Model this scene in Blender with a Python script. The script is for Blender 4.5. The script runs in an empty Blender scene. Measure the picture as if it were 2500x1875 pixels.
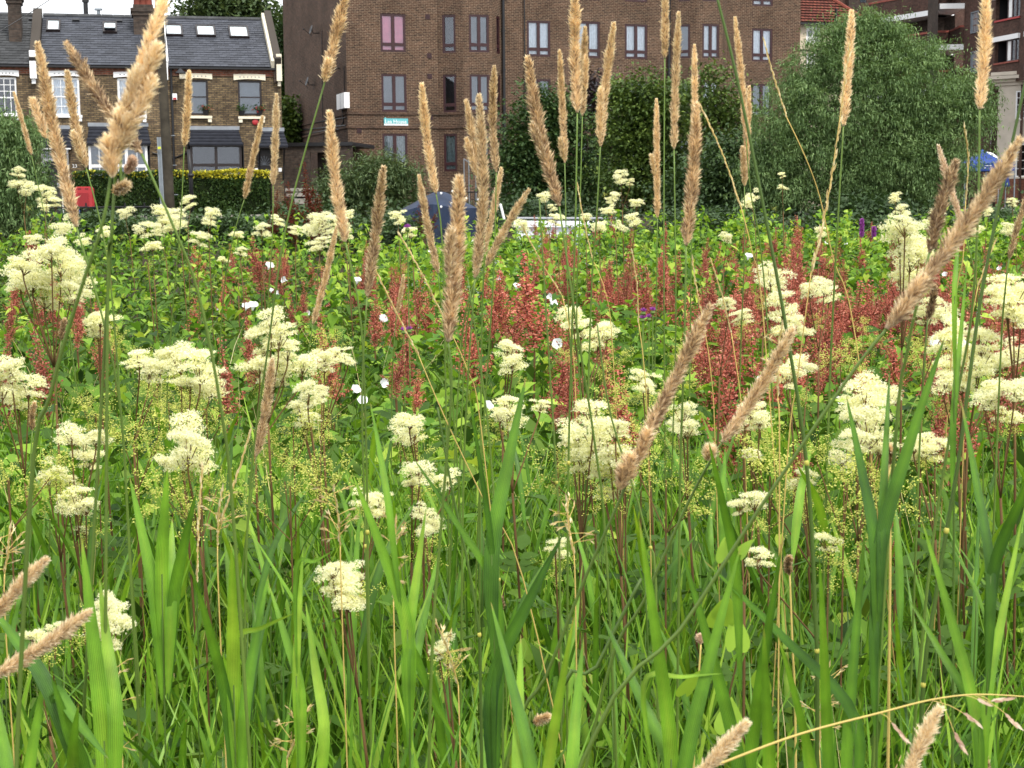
import bpy, math, random
import numpy as np
from mathutils import Vector, Matrix
R = math.radians
random.seed(7); rng = np.random.default_rng(7)
SC = bpy.context.scene
COL = SC.collection

# ------------------------------------------------------------------ camera
FPX, K = 3700.0, 2500.0 / 2212.0
PITCH, ROLL = math.atan(437.5 / FPX), -0.009
CAM = Vector((0, 0, 1.65))
fw = Vector((0, math.cos(PITCH), -math.sin(PITCH)))
r0 = Vector((1, 0, 0)); u0 = Vector((0, math.sin(PITCH), math.cos(PITCH)))
rt = r0 * math.cos(ROLL) + u0 * math.sin(ROLL)
up = u0 * math.cos(ROLL) - r0 * math.sin(ROLL)
cd = bpy.data.cameras.new('camera'); cam = bpy.data.objects.new('camera', cd); COL.objects.link(cam)
cd.sensor_width = 36; cd.lens = 36 * FPX / 2500
cd.clip_start = 0.05; cd.clip_end = 3000
cd.dof.use_dof = True; cd.dof.focus_distance = 4.5; cd.dof.aperture_fstop = 24
m = Matrix.Identity(4)
for i in range(3):
    m[i][0] = rt[i]; m[i][1] = up[i]; m[i][2] = -fw[i]; m[i][3] = CAM[i]
cam.matrix_world = m
SC.camera = cam

# ------------------------------------------------------------------ world, sun, exposure
SUN_EL, SUN_AZ = R(52), R(150)          # azimuth clockwise from +Y: behind the camera, to the right
w = bpy.data.worlds.new('World'); SC.world = w; w.use_nodes = True
nt = w.node_tree; nt.nodes.clear()
sky = nt.nodes.new('ShaderNodeTexSky'); sky.sky_type = 'NISHITA'; sky.sun_disc = False
sky.sun_elevation = SUN_EL; sky.sun_rotation = SUN_AZ; sky.dust_density = 6; sky.air_density = 1.0
cl = nt.nodes.new('ShaderNodeTexNoise'); cl.inputs['Scale'].default_value = 2.2; cl.inputs['Detail'].default_value = 5
tc = nt.nodes.new('ShaderNodeTexCoord'); nt.links.new(tc.outputs['Generated'], cl.inputs['Vector'])
cr = nt.nodes.new('ShaderNodeValToRGB'); nt.links.new(cl.outputs['Fac'], cr.inputs['Fac'])
cr.color_ramp.elements[0].position = .3; cr.color_ramp.elements[0].color = (.90, .94, .98, 1)
cr.color_ramp.elements[1].position = .75; cr.color_ramp.elements[1].color = (1, 1, 1, 1)
sc_ = nt.nodes.new('ShaderNodeVectorMath'); sc_.operation = 'SCALE'; sc_.inputs['Scale'].default_value = 9.0
nt.links.new(cr.outputs['Color'], sc_.inputs[0])
mx = nt.nodes.new('ShaderNodeMix'); mx.data_type = 'RGBA'; mx.inputs['Factor'].default_value = 0.95
nt.links.new(sky.outputs[0], mx.inputs['A']); nt.links.new(sc_.outputs[0], mx.inputs['B'])
bg = nt.nodes.new('ShaderNodeBackground'); bg.inputs['Strength'].default_value = 0.085
nt.links.new(mx.outputs['Result'], bg.inputs['Color'])
wo = nt.nodes.new('ShaderNodeOutputWorld'); nt.links.new(bg.outputs[0], wo.inputs['Surface'])
sd = bpy.data.lights.new('sun', 'SUN'); sd.energy = 1.5; sd.angle = R(14); sd.color = (1, .94, .84)
so = bpy.data.objects.new('sun', sd); COL.objects.link(so)
sdir = Vector((math.sin(SUN_AZ) * math.cos(SUN_EL), math.cos(SUN_AZ) * math.cos(SUN_EL), math.sin(SUN_EL)))
so.rotation_euler = sdir.to_track_quat('Z', 'Y').to_euler()
SC.view_settings.view_transform = 'Standard'; SC.view_settings.look = 'None'
SC.view_settings.exposure = 1.32; SC.view_settings.gamma = 1.0
SC.view_settings.use_curve_mapping = False
SC.render.engine = 'CYCLES'
SC.cycles.max_bounces = 8; SC.cycles.transparent_max_bounces = 12

def ray(x, y):
    return (fw + rt * ((x - 1250) / FPX) - up * ((y - 937.5) / FPX)).normalized()
def S(x, y, Y):                       # point of the photograph (source pixels) on the plane at distance Y
    d = ray(x, y); return CAM + d * (Y / d.y)
def D(x, y, Y):                       # same for 2212-pixel-wide coordinates
    return S(x * K, y * K, Y)
def depth_for(y, z):                  # distance at which height z shows at row y (2212 scale)
    a = (y * K - 500) / FPX
    return min(17.0, (1.65 - z) / max(a, 0.016))

# ------------------------------------------------------------------ materials
def mat(name, base, rough=.7, spec=.3, metal=0, var=0, vscale=3., bump=0, bscale=40., col2=None, trans=0, tint=None, obj_rand=None, coat=0, tm=(1.25, 1.2, .6)):
    m = bpy.data.materials.new(name); m.use_nodes = True
    n = m.node_tree; p = n.nodes['Principled BSDF']
    p.inputs['Roughness'].default_value = rough; p.inputs['Specular IOR Level'].default_value = spec
    p.inputs['Metallic'].default_value = metal; p.inputs['Base Color'].default_value = (*base, 1)
    if coat: p.inputs['Coat Weight'].default_value = coat
    tcn = n.nodes.new('ShaderNodeTexCoord')
    csock = None
    if var or col2:
        nz = n.nodes.new('ShaderNodeTexNoise'); nz.inputs['Scale'].default_value = vscale; nz.inputs['Detail'].default_value = 6
        n.links.new(tcn.outputs['Object'], nz.inputs['Vector'])
        rp = n.nodes.new('ShaderNodeValToRGB'); rp.color_ramp.elements[0].position = .3; rp.color_ramp.elements[1].position = .7
        c2 = col2 or tuple(min(1, c * (1 + var)) for c in base); c1 = tuple(c * (1 - var) for c in base)
        rp.color_ramp.elements[0].color = (*c1, 1); rp.color_ramp.elements[1].color = (*c2, 1)
        n.links.new(nz.outputs['Fac'], rp.inputs['Fac']); csock = rp.outputs['Color']
    if tint:                                  # per-leaf colour, ramp over attribute tint
        at = n.nodes.new('ShaderNodeAttribute'); at.attribute_name = 'tint'
        rp = n.nodes.new('ShaderNodeValToRGB'); els = rp.color_ramp.elements
        els[0].position = tint[0][0]; els[0].color = (*tint[0][1], 1)
        els[1].position = tint[-1][0]; els[1].color = (*tint[-1][1], 1)
        for pos, c in tint[1:-1]:
            e = els.new(pos); e.color = (*c, 1)
        n.links.new(at.outputs['Fac'], rp.inputs['Fac']); csock = rp.outputs['Color']
    if obj_rand:
        oi = n.nodes.new('ShaderNodeObjectInfo')
        mr = n.nodes.new('ShaderNodeMapRange'); mr.inputs['To Min'].default_value = 1 - obj_rand; mr.inputs['To Max'].default_value = 1 + obj_rand
        n.links.new(oi.outputs['Random'], mr.inputs['Value'])
        vm = n.nodes.new('ShaderNodeVectorMath'); vm.operation = 'SCALE'
        if csock is not None: n.links.new(csock, vm.inputs[0])
        else: vm.inputs[0].default_value = base
        n.links.new(mr.outputs['Result'], vm.inputs['Scale']); csock = vm.outputs[0]
    if csock is not None: n.links.new(csock, p.inputs['Base Color'])
    if bump:
        nb = n.nodes.new('ShaderNodeTexNoise'); nb.inputs['Scale'].default_value = bscale; nb.inputs['Detail'].default_value = 4
        n.links.new(tcn.outputs['Object'], nb.inputs['Vector'])
        bn = n.nodes.new('ShaderNodeBump'); bn.inputs['Strength'].default_value = bump; bn.inputs['Distance'].default_value = .02
        n.links.new(nb.outputs['Fac'], bn.inputs['Height']); n.links.new(bn.outputs['Normal'], p.inputs['Normal'])
    if trans:
        tr = n.nodes.new('ShaderNodeBsdfTranslucent')
        if csock is not None:
            hs = n.nodes.new('ShaderNodeVectorMath'); hs.operation = 'MULTIPLY'; hs.inputs[1].default_value = tm
            n.links.new(csock, hs.inputs[0]); n.links.new(hs.outputs[0], tr.inputs['Color'])
        else: tr.inputs['Color'].default_value = (base[0] * tm[0], base[1] * tm[1], base[2] * tm[2], 1)
        ms = n.nodes.new('ShaderNodeMixShader'); ms.inputs['Fac'].default_value = trans
        out = n.nodes['Material Output']
        n.links.new(p.outputs[0], ms.inputs[1]); n.links.new(tr.outputs[0], ms.inputs[2]); n.links.new(ms.outputs[0], out.inputs['Surface'])
    return m

def brick_mat(name, c1, c2, mortar, bw=.225, bh=.075, ms=.011, stain=.35, off=.5):
    m = bpy.data.materials.new(name); m.use_nodes = True; n = m.node_tree; p = n.nodes['Principled BSDF']
    p.inputs['Roughness'].default_value = .9; p.inputs['Specular IOR Level'].default_value = .15
    uv = n.nodes.new('ShaderNodeUVMap'); uv.uv_map = 'uv'
    b = n.nodes.new('ShaderNodeTexBrick'); b.offset = off; b.squash = 1
    b.inputs['Color1'].default_value = (*c1, 1); b.inputs['Color2'].default_value = (*c2, 1); b.inputs['Mortar'].default_value = (*mortar, 1)
    b.inputs['Scale'].default_value = 1; b.inputs['Mortar Size'].default_value = ms; b.inputs['Mortar Smooth'].default_value = .2
    b.inputs['Bias'].default_value = -.1; b.inputs['Brick Width'].default_value = bw; b.inputs['Row Height'].default_value = bh
    n.links.new(uv.outputs[0], b.inputs['Vector'])
    nz = n.nodes.new('ShaderNodeTexNoise'); nz.inputs['Scale'].default_value = .6; nz.inputs['Detail'].default_value = 8; nz.inputs['Roughness'].default_value = .65
    n.links.new(uv.outputs[0], nz.inputs['Vector'])
    mr = n.nodes.new('ShaderNodeMapRange'); mr.inputs['From Min'].default_value = .3; mr.inputs['From Max'].default_value = .7
    mr.inputs['To Min'].default_value = 1 - stain; mr.inputs['To Max'].default_value = 1 + stain
    n.links.new(nz.outputs['Fac'], mr.inputs['Value'])
    n2 = n.nodes.new('ShaderNodeTexNoise'); n2.inputs['Scale'].default_value = 7; n2.inputs['Detail'].default_value = 3
    n.links.new(uv.outputs[0], n2.inputs['Vector'])
    m2 = n.nodes.new('ShaderNodeMapRange'); m2.inputs['From Min'].default_value = .3; m2.inputs['From Max'].default_value = .7
    m2.inputs['To Min'].default_value = .72; m2.inputs['To Max'].default_value = 1.28; n.links.new(n2.outputs['Fac'], m2.inputs['Value'])
    mu = n.nodes.new('ShaderNodeMath'); mu.operation = 'MULTIPLY'; n.links.new(mr.outputs[0], mu.inputs[0]); n.links.new(m2.outputs[0], mu.inputs[1])
    vm = n.nodes.new('ShaderNodeVectorMath'); vm.operation = 'SCALE'
    n.links.new(b.outputs['Color'], vm.inputs[0]); n.links.new(mu.outputs[0], vm.inputs['Scale'])
    n.links.new(vm.outputs[0], p.inputs['Base Color'])
    bn = n.nodes.new('ShaderNodeBump'); bn.invert = True; bn.inputs['Strength'].default_value = .5; bn.inputs['Distance'].default_value = .01
    n.links.new(b.outputs['Fac'], bn.inputs['Height']); n.links.new(bn.outputs['Normal'], p.inputs['Normal'])
    return m

def glass_mat(name, tintc=(.75, .8, .85), refl=.28):
    m = bpy.data.materials.new(name); m.use_nodes = True; n = m.node_tree; n.nodes.clear()
    t = n.nodes.new('ShaderNodeBsdfTransparent'); t.inputs['Color'].default_value = (*tintc, 1)
    g = n.nodes.new('ShaderNodeBsdfGlossy'); g.inputs['Roughness'].default_value = .03; g.inputs['Color'].default_value = (.9, .93, 1, 1)
    fr = n.nodes.new('ShaderNodeFresnel'); fr.inputs['IOR'].default_value = 1.5
    ad = n.nodes.new('ShaderNodeMath'); ad.operation = 'ADD'; ad.inputs[1].default_value = refl; ad.use_clamp = True
    n.links.new(fr.outputs[0], ad.inputs[0])
    ms = n.nodes.new('ShaderNodeMixShader'); n.links.new(ad.outputs[0], ms.inputs['Fac'])
    n.links.new(t.outputs[0], ms.inputs[1]); n.links.new(g.outputs[0], ms.inputs[2])
    o = n.nodes.new('ShaderNodeOutputMaterial'); n.links.new(ms.outputs[0], o.inputs['Surface'])
    return m

M = dict(
    soil=mat('soil', (.035, .028, .02), .95, .1, var=.4, bump=.5),
    road=mat('asphalt', (.05, .05, .05), .9, .2, var=.2, bump=.3),
    water=mat('water', (.02, .025, .02), .08, .5, bump=.15, bscale=6),
    brick_yellow=brick_mat('stock_brick', (.20, .145, .08), (.08, .055, .036), (.05, .045, .038), ms=.012),
    brick_lea=brick_mat('brown_brick', (.078, .042, .028), (.038, .024, .019), (.19, .14, .098), ms=.011, stain=.32),
    brick_lea_side=brick_mat('plum_brick', (.09, .05, .034), (.047, .030, .023), (.12, .09, .068), ms=.011, stain=.3),
    brick_red=brick_mat('red_brick', (.19, .06, .035), (.12, .042, .026), (.16, .12, .09), ms=.012),
    brick_plum=brick_mat('dark_plum_brick', (.09, .045, .036), (.055, .032, .027), (.10, .075, .06), ms=.01),
    brick_dark=brick_mat('sooty_brick', (.07, .05, .04), (.04, .032, .028), (.06, .052, .045)),
    slate=mat('slate', (.055, .06, .075), .6, .25, var=.3, vscale=1.2, obj_rand=.28),
    slate_old=mat('old_slate', (.045, .047, .05), .7, .25, var=.4, vscale=2, obj_rand=.3),
    lead=mat('lead', (.22, .24, .27), .5, .4, var=.2),
    white=mat('white_paint', (.78, .79, .8), .45, .4, var=.04, vscale=8),
    cream=mat('cream_paint', (.72, .66, .52), .6, .3, var=.08),
    dark_frame=mat('dark_brown_paint', (.018, .012, .012), .4, .4),
    maroon=mat('maroon_paint', (.032, .009, .011), .4, .4, var=.2, vscale=6),
    door=mat('dark_grey_door', (.03, .028, .027), .4, .4),
    steel=mat('steel', (.35, .36, .38), .4, .5, metal=.8),
    black=mat('black_paint', (.012, .012, .014), .45, .4),
    glass=glass_mat('glass', (.96, .98, 1), .02), glass_sky=glass_mat('sky_glass', (.6, .65, .7), .5),
    room=mat('dark_room', (.025, .025, .028), .9, .1),
    curtain=mat('white_curtain', (.86, .89, .9), .9, .1, var=.1, vscale=9),
    curtain_dim=mat('grey_green_curtain', (.2, .25, .24), .9, .1, var=.25, vscale=9),
    blind=mat('grey_blind', (.19, .21, .225), .9, .1, var=.1),
    pink=mat('pink_blind', (.85, .26, .36), .9, .1, var=.08, vscale=5),
    blue_sign=mat('turquoise_sign', (.12, .42, .46), .5, .3),
    wood=mat('weathered_wood', (.05, .043, .032), .85, .2, var=.35, vscale=4, bump=.4),
    galv=mat('galvanised_steel', (.22, .25, .28), .5, .5, metal=.4, var=.15),
    yellow=mat('yellow_mark', (.6, .65, .05), .5),
    red=mat('red_plastic', (.36, .025, .03), .4, .5, var=.15),
    bluepaint=mat('blue_paint', (.02, .08, .32), .5, .4),
    canvas=mat('navy_canvas', (.017, .027, .055), .75, .25, var=.35, vscale=3, bump=.6, bscale=5),
    canvas_blue=mat('blue_canvas', (.014, .045, .22), .6, .3, var=.2),
    boat=mat('white_boat_paint', (.75, .79, .83), .3, .5, var=.05),
    clay=mat('clay_pot', (.18, .05, .035), .8, .2, var=.2),
    redtile=brick_mat('red_roof_tile', (.16, .05, .034), (.11, .036, .027), (.04, .018, .015), bw=.24, bh=.28, ms=.03, stain=.3),
    brown_tile=brick_mat('brown_roof_tile', (.10, .07, .055), (.07, .05, .042), (.03, .025, .02), bw=.2, bh=.2, ms=.02),
    coping=mat('terracotta_coping', (.26, .07, .05), .7, .3, var=.2),
    redpaint=mat('red_paint', (.36, .02, .02), .5, .4),
    render_cream=mat('cream_render', (.60, .52, .40), .8, .2, var=.06, vscale=2),
    render_pale=mat('pale_render', (.52, .47, .40), .8, .2, var=.1, vscale=1.5),
    concrete=mat('concrete', (.3, .28, .25), .9, .1, var=.15),
    bark=mat('bark', (.07, .055, .04), .9, .1, var=.3, bump=.6, bscale=12),
)

def blade_mat(name, ramp_, trans, obj_rand=0):
    m = mat(name, (.1, .2, .03), .42, .4, tint=ramp_, trans=trans, obj_rand=obj_rand, tm=(1.2, 1.1, .4)); n = m.node_tree; p = n.nodes['Principled BSDF']
    src = p.inputs['Base Color'].links[0].from_socket
    ac = n.nodes.new('ShaderNodeAttribute'); ac.attribute_name = 'across'; ln = n.nodes.new('ShaderNodeAttribute'); ln.attribute_name = 'along'
    mu = n.nodes.new('ShaderNodeMath'); mu.operation = 'MULTIPLY'; mu.inputs[1].default_value = 26; n.links.new(ac.outputs['Fac'], mu.inputs[0])
    sn = n.nodes.new('ShaderNodeMath'); sn.operation = 'COSINE'; n.links.new(mu.outputs[0], sn.inputs[0])
    mr = n.nodes.new('ShaderNodeMapRange'); mr.inputs['From Min'].default_value = -1; mr.inputs['To Min'].default_value = .84; mr.inputs['To Max'].default_value = 1.14; n.links.new(sn.outputs[0], mr.inputs['Value'])
    v1 = n.nodes.new('ShaderNodeVectorMath'); v1.operation = 'SCALE'; n.links.new(src, v1.inputs[0]); n.links.new(mr.outputs[0], v1.inputs['Scale'])
    nz = n.nodes.new('ShaderNodeTexNoise'); nz.inputs['Scale'].default_value = 28; nz.inputs['Detail'].default_value = 5; tc_ = n.nodes.new('ShaderNodeTexCoord'); n.links.new(tc_.outputs['Object'], nz.inputs['Vector'])
    m2 = n.nodes.new('ShaderNodeMapRange'); m2.inputs['From Min'].default_value = .3; m2.inputs['From Max'].default_value = .7; m2.inputs['To Min'].default_value = .78; m2.inputs['To Max'].default_value = 1.2; n.links.new(nz.outputs['Fac'], m2.inputs['Value'])
    v2 = n.nodes.new('ShaderNodeVectorMath'); v2.operation = 'SCALE'; n.links.new(v1.outputs[0], v2.inputs[0]); n.links.new(m2.outputs[0], v2.inputs['Scale'])
    ad = n.nodes.new('ShaderNodeMath'); ad.operation = 'ADD'; n.links.new(ln.outputs['Fac'], ad.inputs[0]); s2 = n.nodes.new('ShaderNodeMath'); s2.operation = 'MULTIPLY'; s2.inputs[1].default_value = .35; n.links.new(nz.outputs['Fac'], s2.inputs[0]); n.links.new(s2.outputs[0], ad.inputs[1])
    st = n.nodes.new('ShaderNodeMapRange'); st.inputs['From Min'].default_value = 1.12; st.inputs['From Max'].default_value = 1.2; n.links.new(ad.outputs[0], st.inputs['Value'])
    mixn = n.nodes.new('ShaderNodeMix'); mixn.data_type = 'RGBA'; n.links.new(st.outputs[0], mixn.inputs['Factor']); n.links.new(v2.outputs[0], mixn.inputs['A']); mixn.inputs['B'].default_value = (.40, .27, .10, 1)
    n.links.new(mixn.outputs['Result'], p.inputs['Base Color'])
    bn = n.nodes.new('ShaderNodeBump'); bn.inputs['Strength'].default_value = .35; bn.inputs['Distance'].default_value = .002; n.links.new(sn.outputs[0], bn.inputs['Height']); n.links.new(bn.outputs['Normal'], p.inputs['Normal'])
    for l in list(n.links):
        if l.to_node.type == 'VECT_MATH' and l.to_node.operation == 'MULTIPLY' and l.from_socket == src: n.links.new(mixn.outputs['Result'], l.to_node.inputs[0])
    return m

# ------------------------------------------------------------------ object helpers
def props(o, label=None, cat=None, group=None, kind=None):
    if label: o['label'] = label
    if cat: o['category'] = cat
    if group: o['group'] = group
    if kind: o['kind'] = kind
    return o
def thing(name, loc, label, cat, group=None):
    o = bpy.data.objects.new(name, None); COL.objects.link(o); o.location = loc; o.empty_display_size = .1
    o['org'] = tuple(loc)
    return props(o, label, cat, group)
ORG = {}
def org(o):
    return Vector(ORG.get(o.name, (0, 0, 0))) if o else Vector((0, 0, 0))

class MB:
    def __init__(s): s.v = []; s.f = []; s.uv = []
    def quad(s, a, b, c, d, uv=None):
        i = len(s.v); s.v += [tuple(a), tuple(b), tuple(c), tuple(d)]; s.f.append((i, i+1, i+2, i+3)); s.uv.append(uv or [(0, 0)] * 4)
    def tri(s, a, b, c):
        i = len(s.v); s.v += [tuple(a), tuple(b), tuple(c)]; s.f.append((i, i+1, i+2)); s.uv.append([(0, 0)] * 3)
    def hexa(s, p, uv=None):              # 8 corners: bottom 0-3, top 4-7
        i = len(s.v); s.v += [tuple(q) for q in p]
        for f in ((0, 3, 2, 1), (4, 5, 6, 7), (0, 1, 5, 4), (1, 2, 6, 5), (2, 3, 7, 6), (3, 0, 4, 7)):
            s.f.append(tuple(i + k for k in f))
            s.uv.append([uv(p[k]) for k in f] if uv else [(0, 0)] * 4)
    def box(s, c, sx, sy, sz, rz=0):
        c = Vector(c); a = Vector((math.cos(rz), math.sin(rz), 0)) * sx / 2; b = Vector((-math.sin(rz), math.cos(rz), 0)) * sy / 2; z = Vector((0, 0, sz / 2))
        s.hexa([c-a-b-z, c+a-b-z, c+a+b-z, c-a+b-z, c-a-b+z, c+a-b+z, c+a+b+z, c-a+b+z])
    def tube(s, pts, rad, n=6, caps=True):
        pts = [Vector(p) for p in pts]; rad = rad if isinstance(rad, (list, tuple)) else [rad] * len(pts)
        i0 = len(s.v); ref = Vector((.31, .77, .2))
        for k, p in enumerate(pts):
            t = (pts[min(k+1, len(pts)-1)] - pts[max(k-1, 0)]).normalized()
            a = t.cross(ref)
            if a.length < .1: a = t.cross(Vector((1, 0, 0)))
            a.normalize(); b = t.cross(a)
            for j in range(n):
                an = 2 * math.pi * j / n; s.v.append(tuple(p + (a * math.cos(an) + b * math.sin(an)) * rad[k]))
        for k in range(len(pts) - 1):
            for j in range(n):
                a_ = i0 + k*n + j; b_ = i0 + k*n + (j+1) % n
                s.f.append((a_, b_, b_ + n, a_ + n)); s.uv.append([(0, 0)] * 4)
        if caps:
            s.f.append(tuple(i0 + j for j in range(n))[::-1]); s.uv.append([(0, 0)] * n)
            s.f.append(tuple(i0 + (len(pts)-1)*n + j for j in range(n))); s.uv.append([(0, 0)] * n)
    def lathe(s, c, prof, n=16, axis=Vector((0, 0, 1))):   # prof: (r, h)
        c = Vector(c); axis = axis.normalized(); a = axis.orthogonal().normalized(); b = axis.cross(a); i0 = len(s.v)
        for r, h in prof:
            for j in range(n):
                an = 2*math.pi*j/n; s.v.append(tuple(c + axis*h + (a*math.cos(an) + b*math.sin(an))*r))
        for k in range(len(prof)-1):
            for j in range(n):
                a_ = i0+k*n+j; b_ = i0+k*n+(j+1) % n; s.f.append((a_, b_, b_+n, a_+n)); s.uv.append([(0, 0)]*4)
    def build(s, name, mt, parent=None, smooth=False, **kw):
        me = bpy.data.meshes.new(name); o_ = org(parent)
        me.from_pydata([tuple(Vector(v) - o_) for v in s.v], [], s.f)
        uvl = me.uv_layers.new(name='uv'); flat = []
        for u in s.uv:
            for q in u: flat += [q[0], q[1]]
        uvl.data.foreach_set('uv', flat)
        for mm in (mt if isinstance(mt, list) else [mt]): me.materials.append(mm)
        if smooth: me.polygons.foreach_set('use_smooth', [True]*len(me.polygons))
        o = bpy.data.objects.new(name, me); COL.objects.link(o)
        if parent: o.parent = parent; ORG[o.name] = org(parent)
        return props(o, kw.get('label'), kw.get('cat'), kw.get('group'), kw.get('kind'))
_t = thing
def thing(name, loc, label, cat, group=None):
    o = _t(name, loc, label, cat, group); del o['org']; ORG[o.name] = tuple(loc); return o

def npmesh(name, V, F, mt, parent=None, tint=None, smooth=False, origin=None, **kw):
    """V (n,3), F (m,k) arrays of one polygon size."""
    me = bpy.data.meshes.new(name); k = F.shape[1]
    o_ = np.array(org(parent)) if origin is None else np.array(origin)
    me.vertices.add(len(V)); me.vertices.foreach_set('co', (V - o_).astype(np.float32).ravel())
    me.loops.add(F.size); me.loops.foreach_set('vertex_index', F.astype(np.int32).ravel())
    me.polygons.add(len(F)); me.polygons.foreach_set('loop_start', np.arange(0, F.size, k, dtype=np.int32))
    me.update(calc_edges=True)
    if smooth: me.polygons.foreach_set('use_smooth', np.ones(len(F), dtype=bool))
    if tint is not None:
        a = me.attributes.new('tint', 'FLOAT', 'POINT'); a.data.foreach_set('value', tint.astype(np.float32))
    for mm in (mt if isinstance(mt, list) else [mt]): me.materials.append(mm)
    if name.startswith('_'): return me
    o = bpy.data.objects.new(name, me); COL.objects.link(o)
    if parent: o.parent = parent; ORG[o.name] = org(parent)
    return props(o, kw.get('label'), kw.get('cat'), kw.get('group'), kw.get('kind'))

def rots(N, tilt_lo, tilt_hi, yaw=None, roll=True):
    """random frames; local z (leaf normal) tilted from vertical by the given range; local y = leaf axis"""
    yaw = rng.uniform(0, 2*np.pi, N) if yaw is None else yaw
    tl = rng.uniform(tilt_lo, tilt_hi, N); ro = rng.uniform(-.6, .6, N) if roll else np.zeros(N)
    cy, sy, ct, st, cr_, sr = np.cos(yaw), np.sin(yaw), np.cos(tl), np.sin(tl), np.cos(ro), np.sin(ro)
    Z = np.zeros(N); O = np.ones(N)
    def mt3(*r): return np.array(r).reshape(3, 3, N).transpose(2, 0, 1)
    Rz = mt3(cy, -sy, Z, sy, cy, Z, Z, Z, O); Rx = mt3(O, Z, Z, Z, ct, -st, Z, st, ct); Ry = mt3(cr_, Z, sr, Z, O, Z, -sr, Z, cr_)
    return Rz @ Rx @ Ry
def scatter(T, TF, P, RM, sc, tint):
    N, n = len(P), len(T)
    sc = np.asarray(sc);  sc = sc[:, None] if sc.ndim == 1 else sc
    L = T[None] * sc[:, None, :] if sc.shape[-1] == 3 else T[None] * sc[:, :, None]
    V = np.einsum('nij,nkj->nki', RM, L) + P[:, None, :]
    F = TF[None] + (np.arange(N) * n)[:, None, None]
    return V.reshape(-1, 3), F.reshape(-1, TF.shape[1]), np.repeat(tint, n)
def join(parts):
    V, F, T, o = [], [], [], 0
    for v, f, t in parts: V.append(v); F.append(f + o); T.append(t); o += len(v)
    return np.concatenate(V), np.concatenate(F), np.concatenate(T)

# leaf templates: axis +y, normal +z
def leaf_tpl(kind):
    if kind == 'rhomb': v = [(0, 0, 0), (.32, .45, .05), (0, 1, -.05), (-.32, .45, .05)]; f = [(0, 1, 2, 3)]
    elif kind == 'narrow': v = [(0, 0, 0), (.11, .4, .02), (0, 1, -.12), (-.11, .4, .02)]; f = [(0, 1, 2, 3)]
    elif kind == 'lance': v = [(0, 0, 0), (.17, .3, .05), (0, .35, -.02), (-.17, .3, .05), (.13, .65, .02), (0, .68, -.05), (-.13, .65, .02), (0, 1, -.14)]; f = [(0, 1, 2, 3), (2, 1, 4, 5), (3, 2, 5, 6), (5, 4, 7, 6)]
    elif kind == 'heart': v = [(0, .02, 0), (.3, -.14, .05), (.42, .2, .07), (.22, .62, .03), (0, 1, -.14), (-.22, .62, .03), (-.42, .2, .07), (-.3, -.14, .05), (0, .35, -.03)]; f = [(8, 0, 1, 2), (8, 2, 3, 4), (8, 4, 5, 6), (8, 6, 7, 0)]
    elif kind == 'oval': v = [(0, 0, 0), (.26, .3, .05), (0, .4, -.03), (-.26, .3, .05), (.22, .72, .02), (-.22, .72, .02), (0, 1, -.1)]; f = [(0, 1, 2, 3), (2, 1, 4, 6), (3, 2, 6, 5)]
    elif kind == 'blade': v = [(-.5, 0, 0), (.5, 0, 0), (-.42, .4, .03), (.42, .4, .03), (-.3, .75, .0), (.3, .75, .0), (-.02, 1, -.06), (.02, 1, -.06)]; f = [(0, 1, 3, 2), (2, 3, 5, 4), (4, 5, 7, 6)]
    return np.array(v, float), np.array(f)

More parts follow.
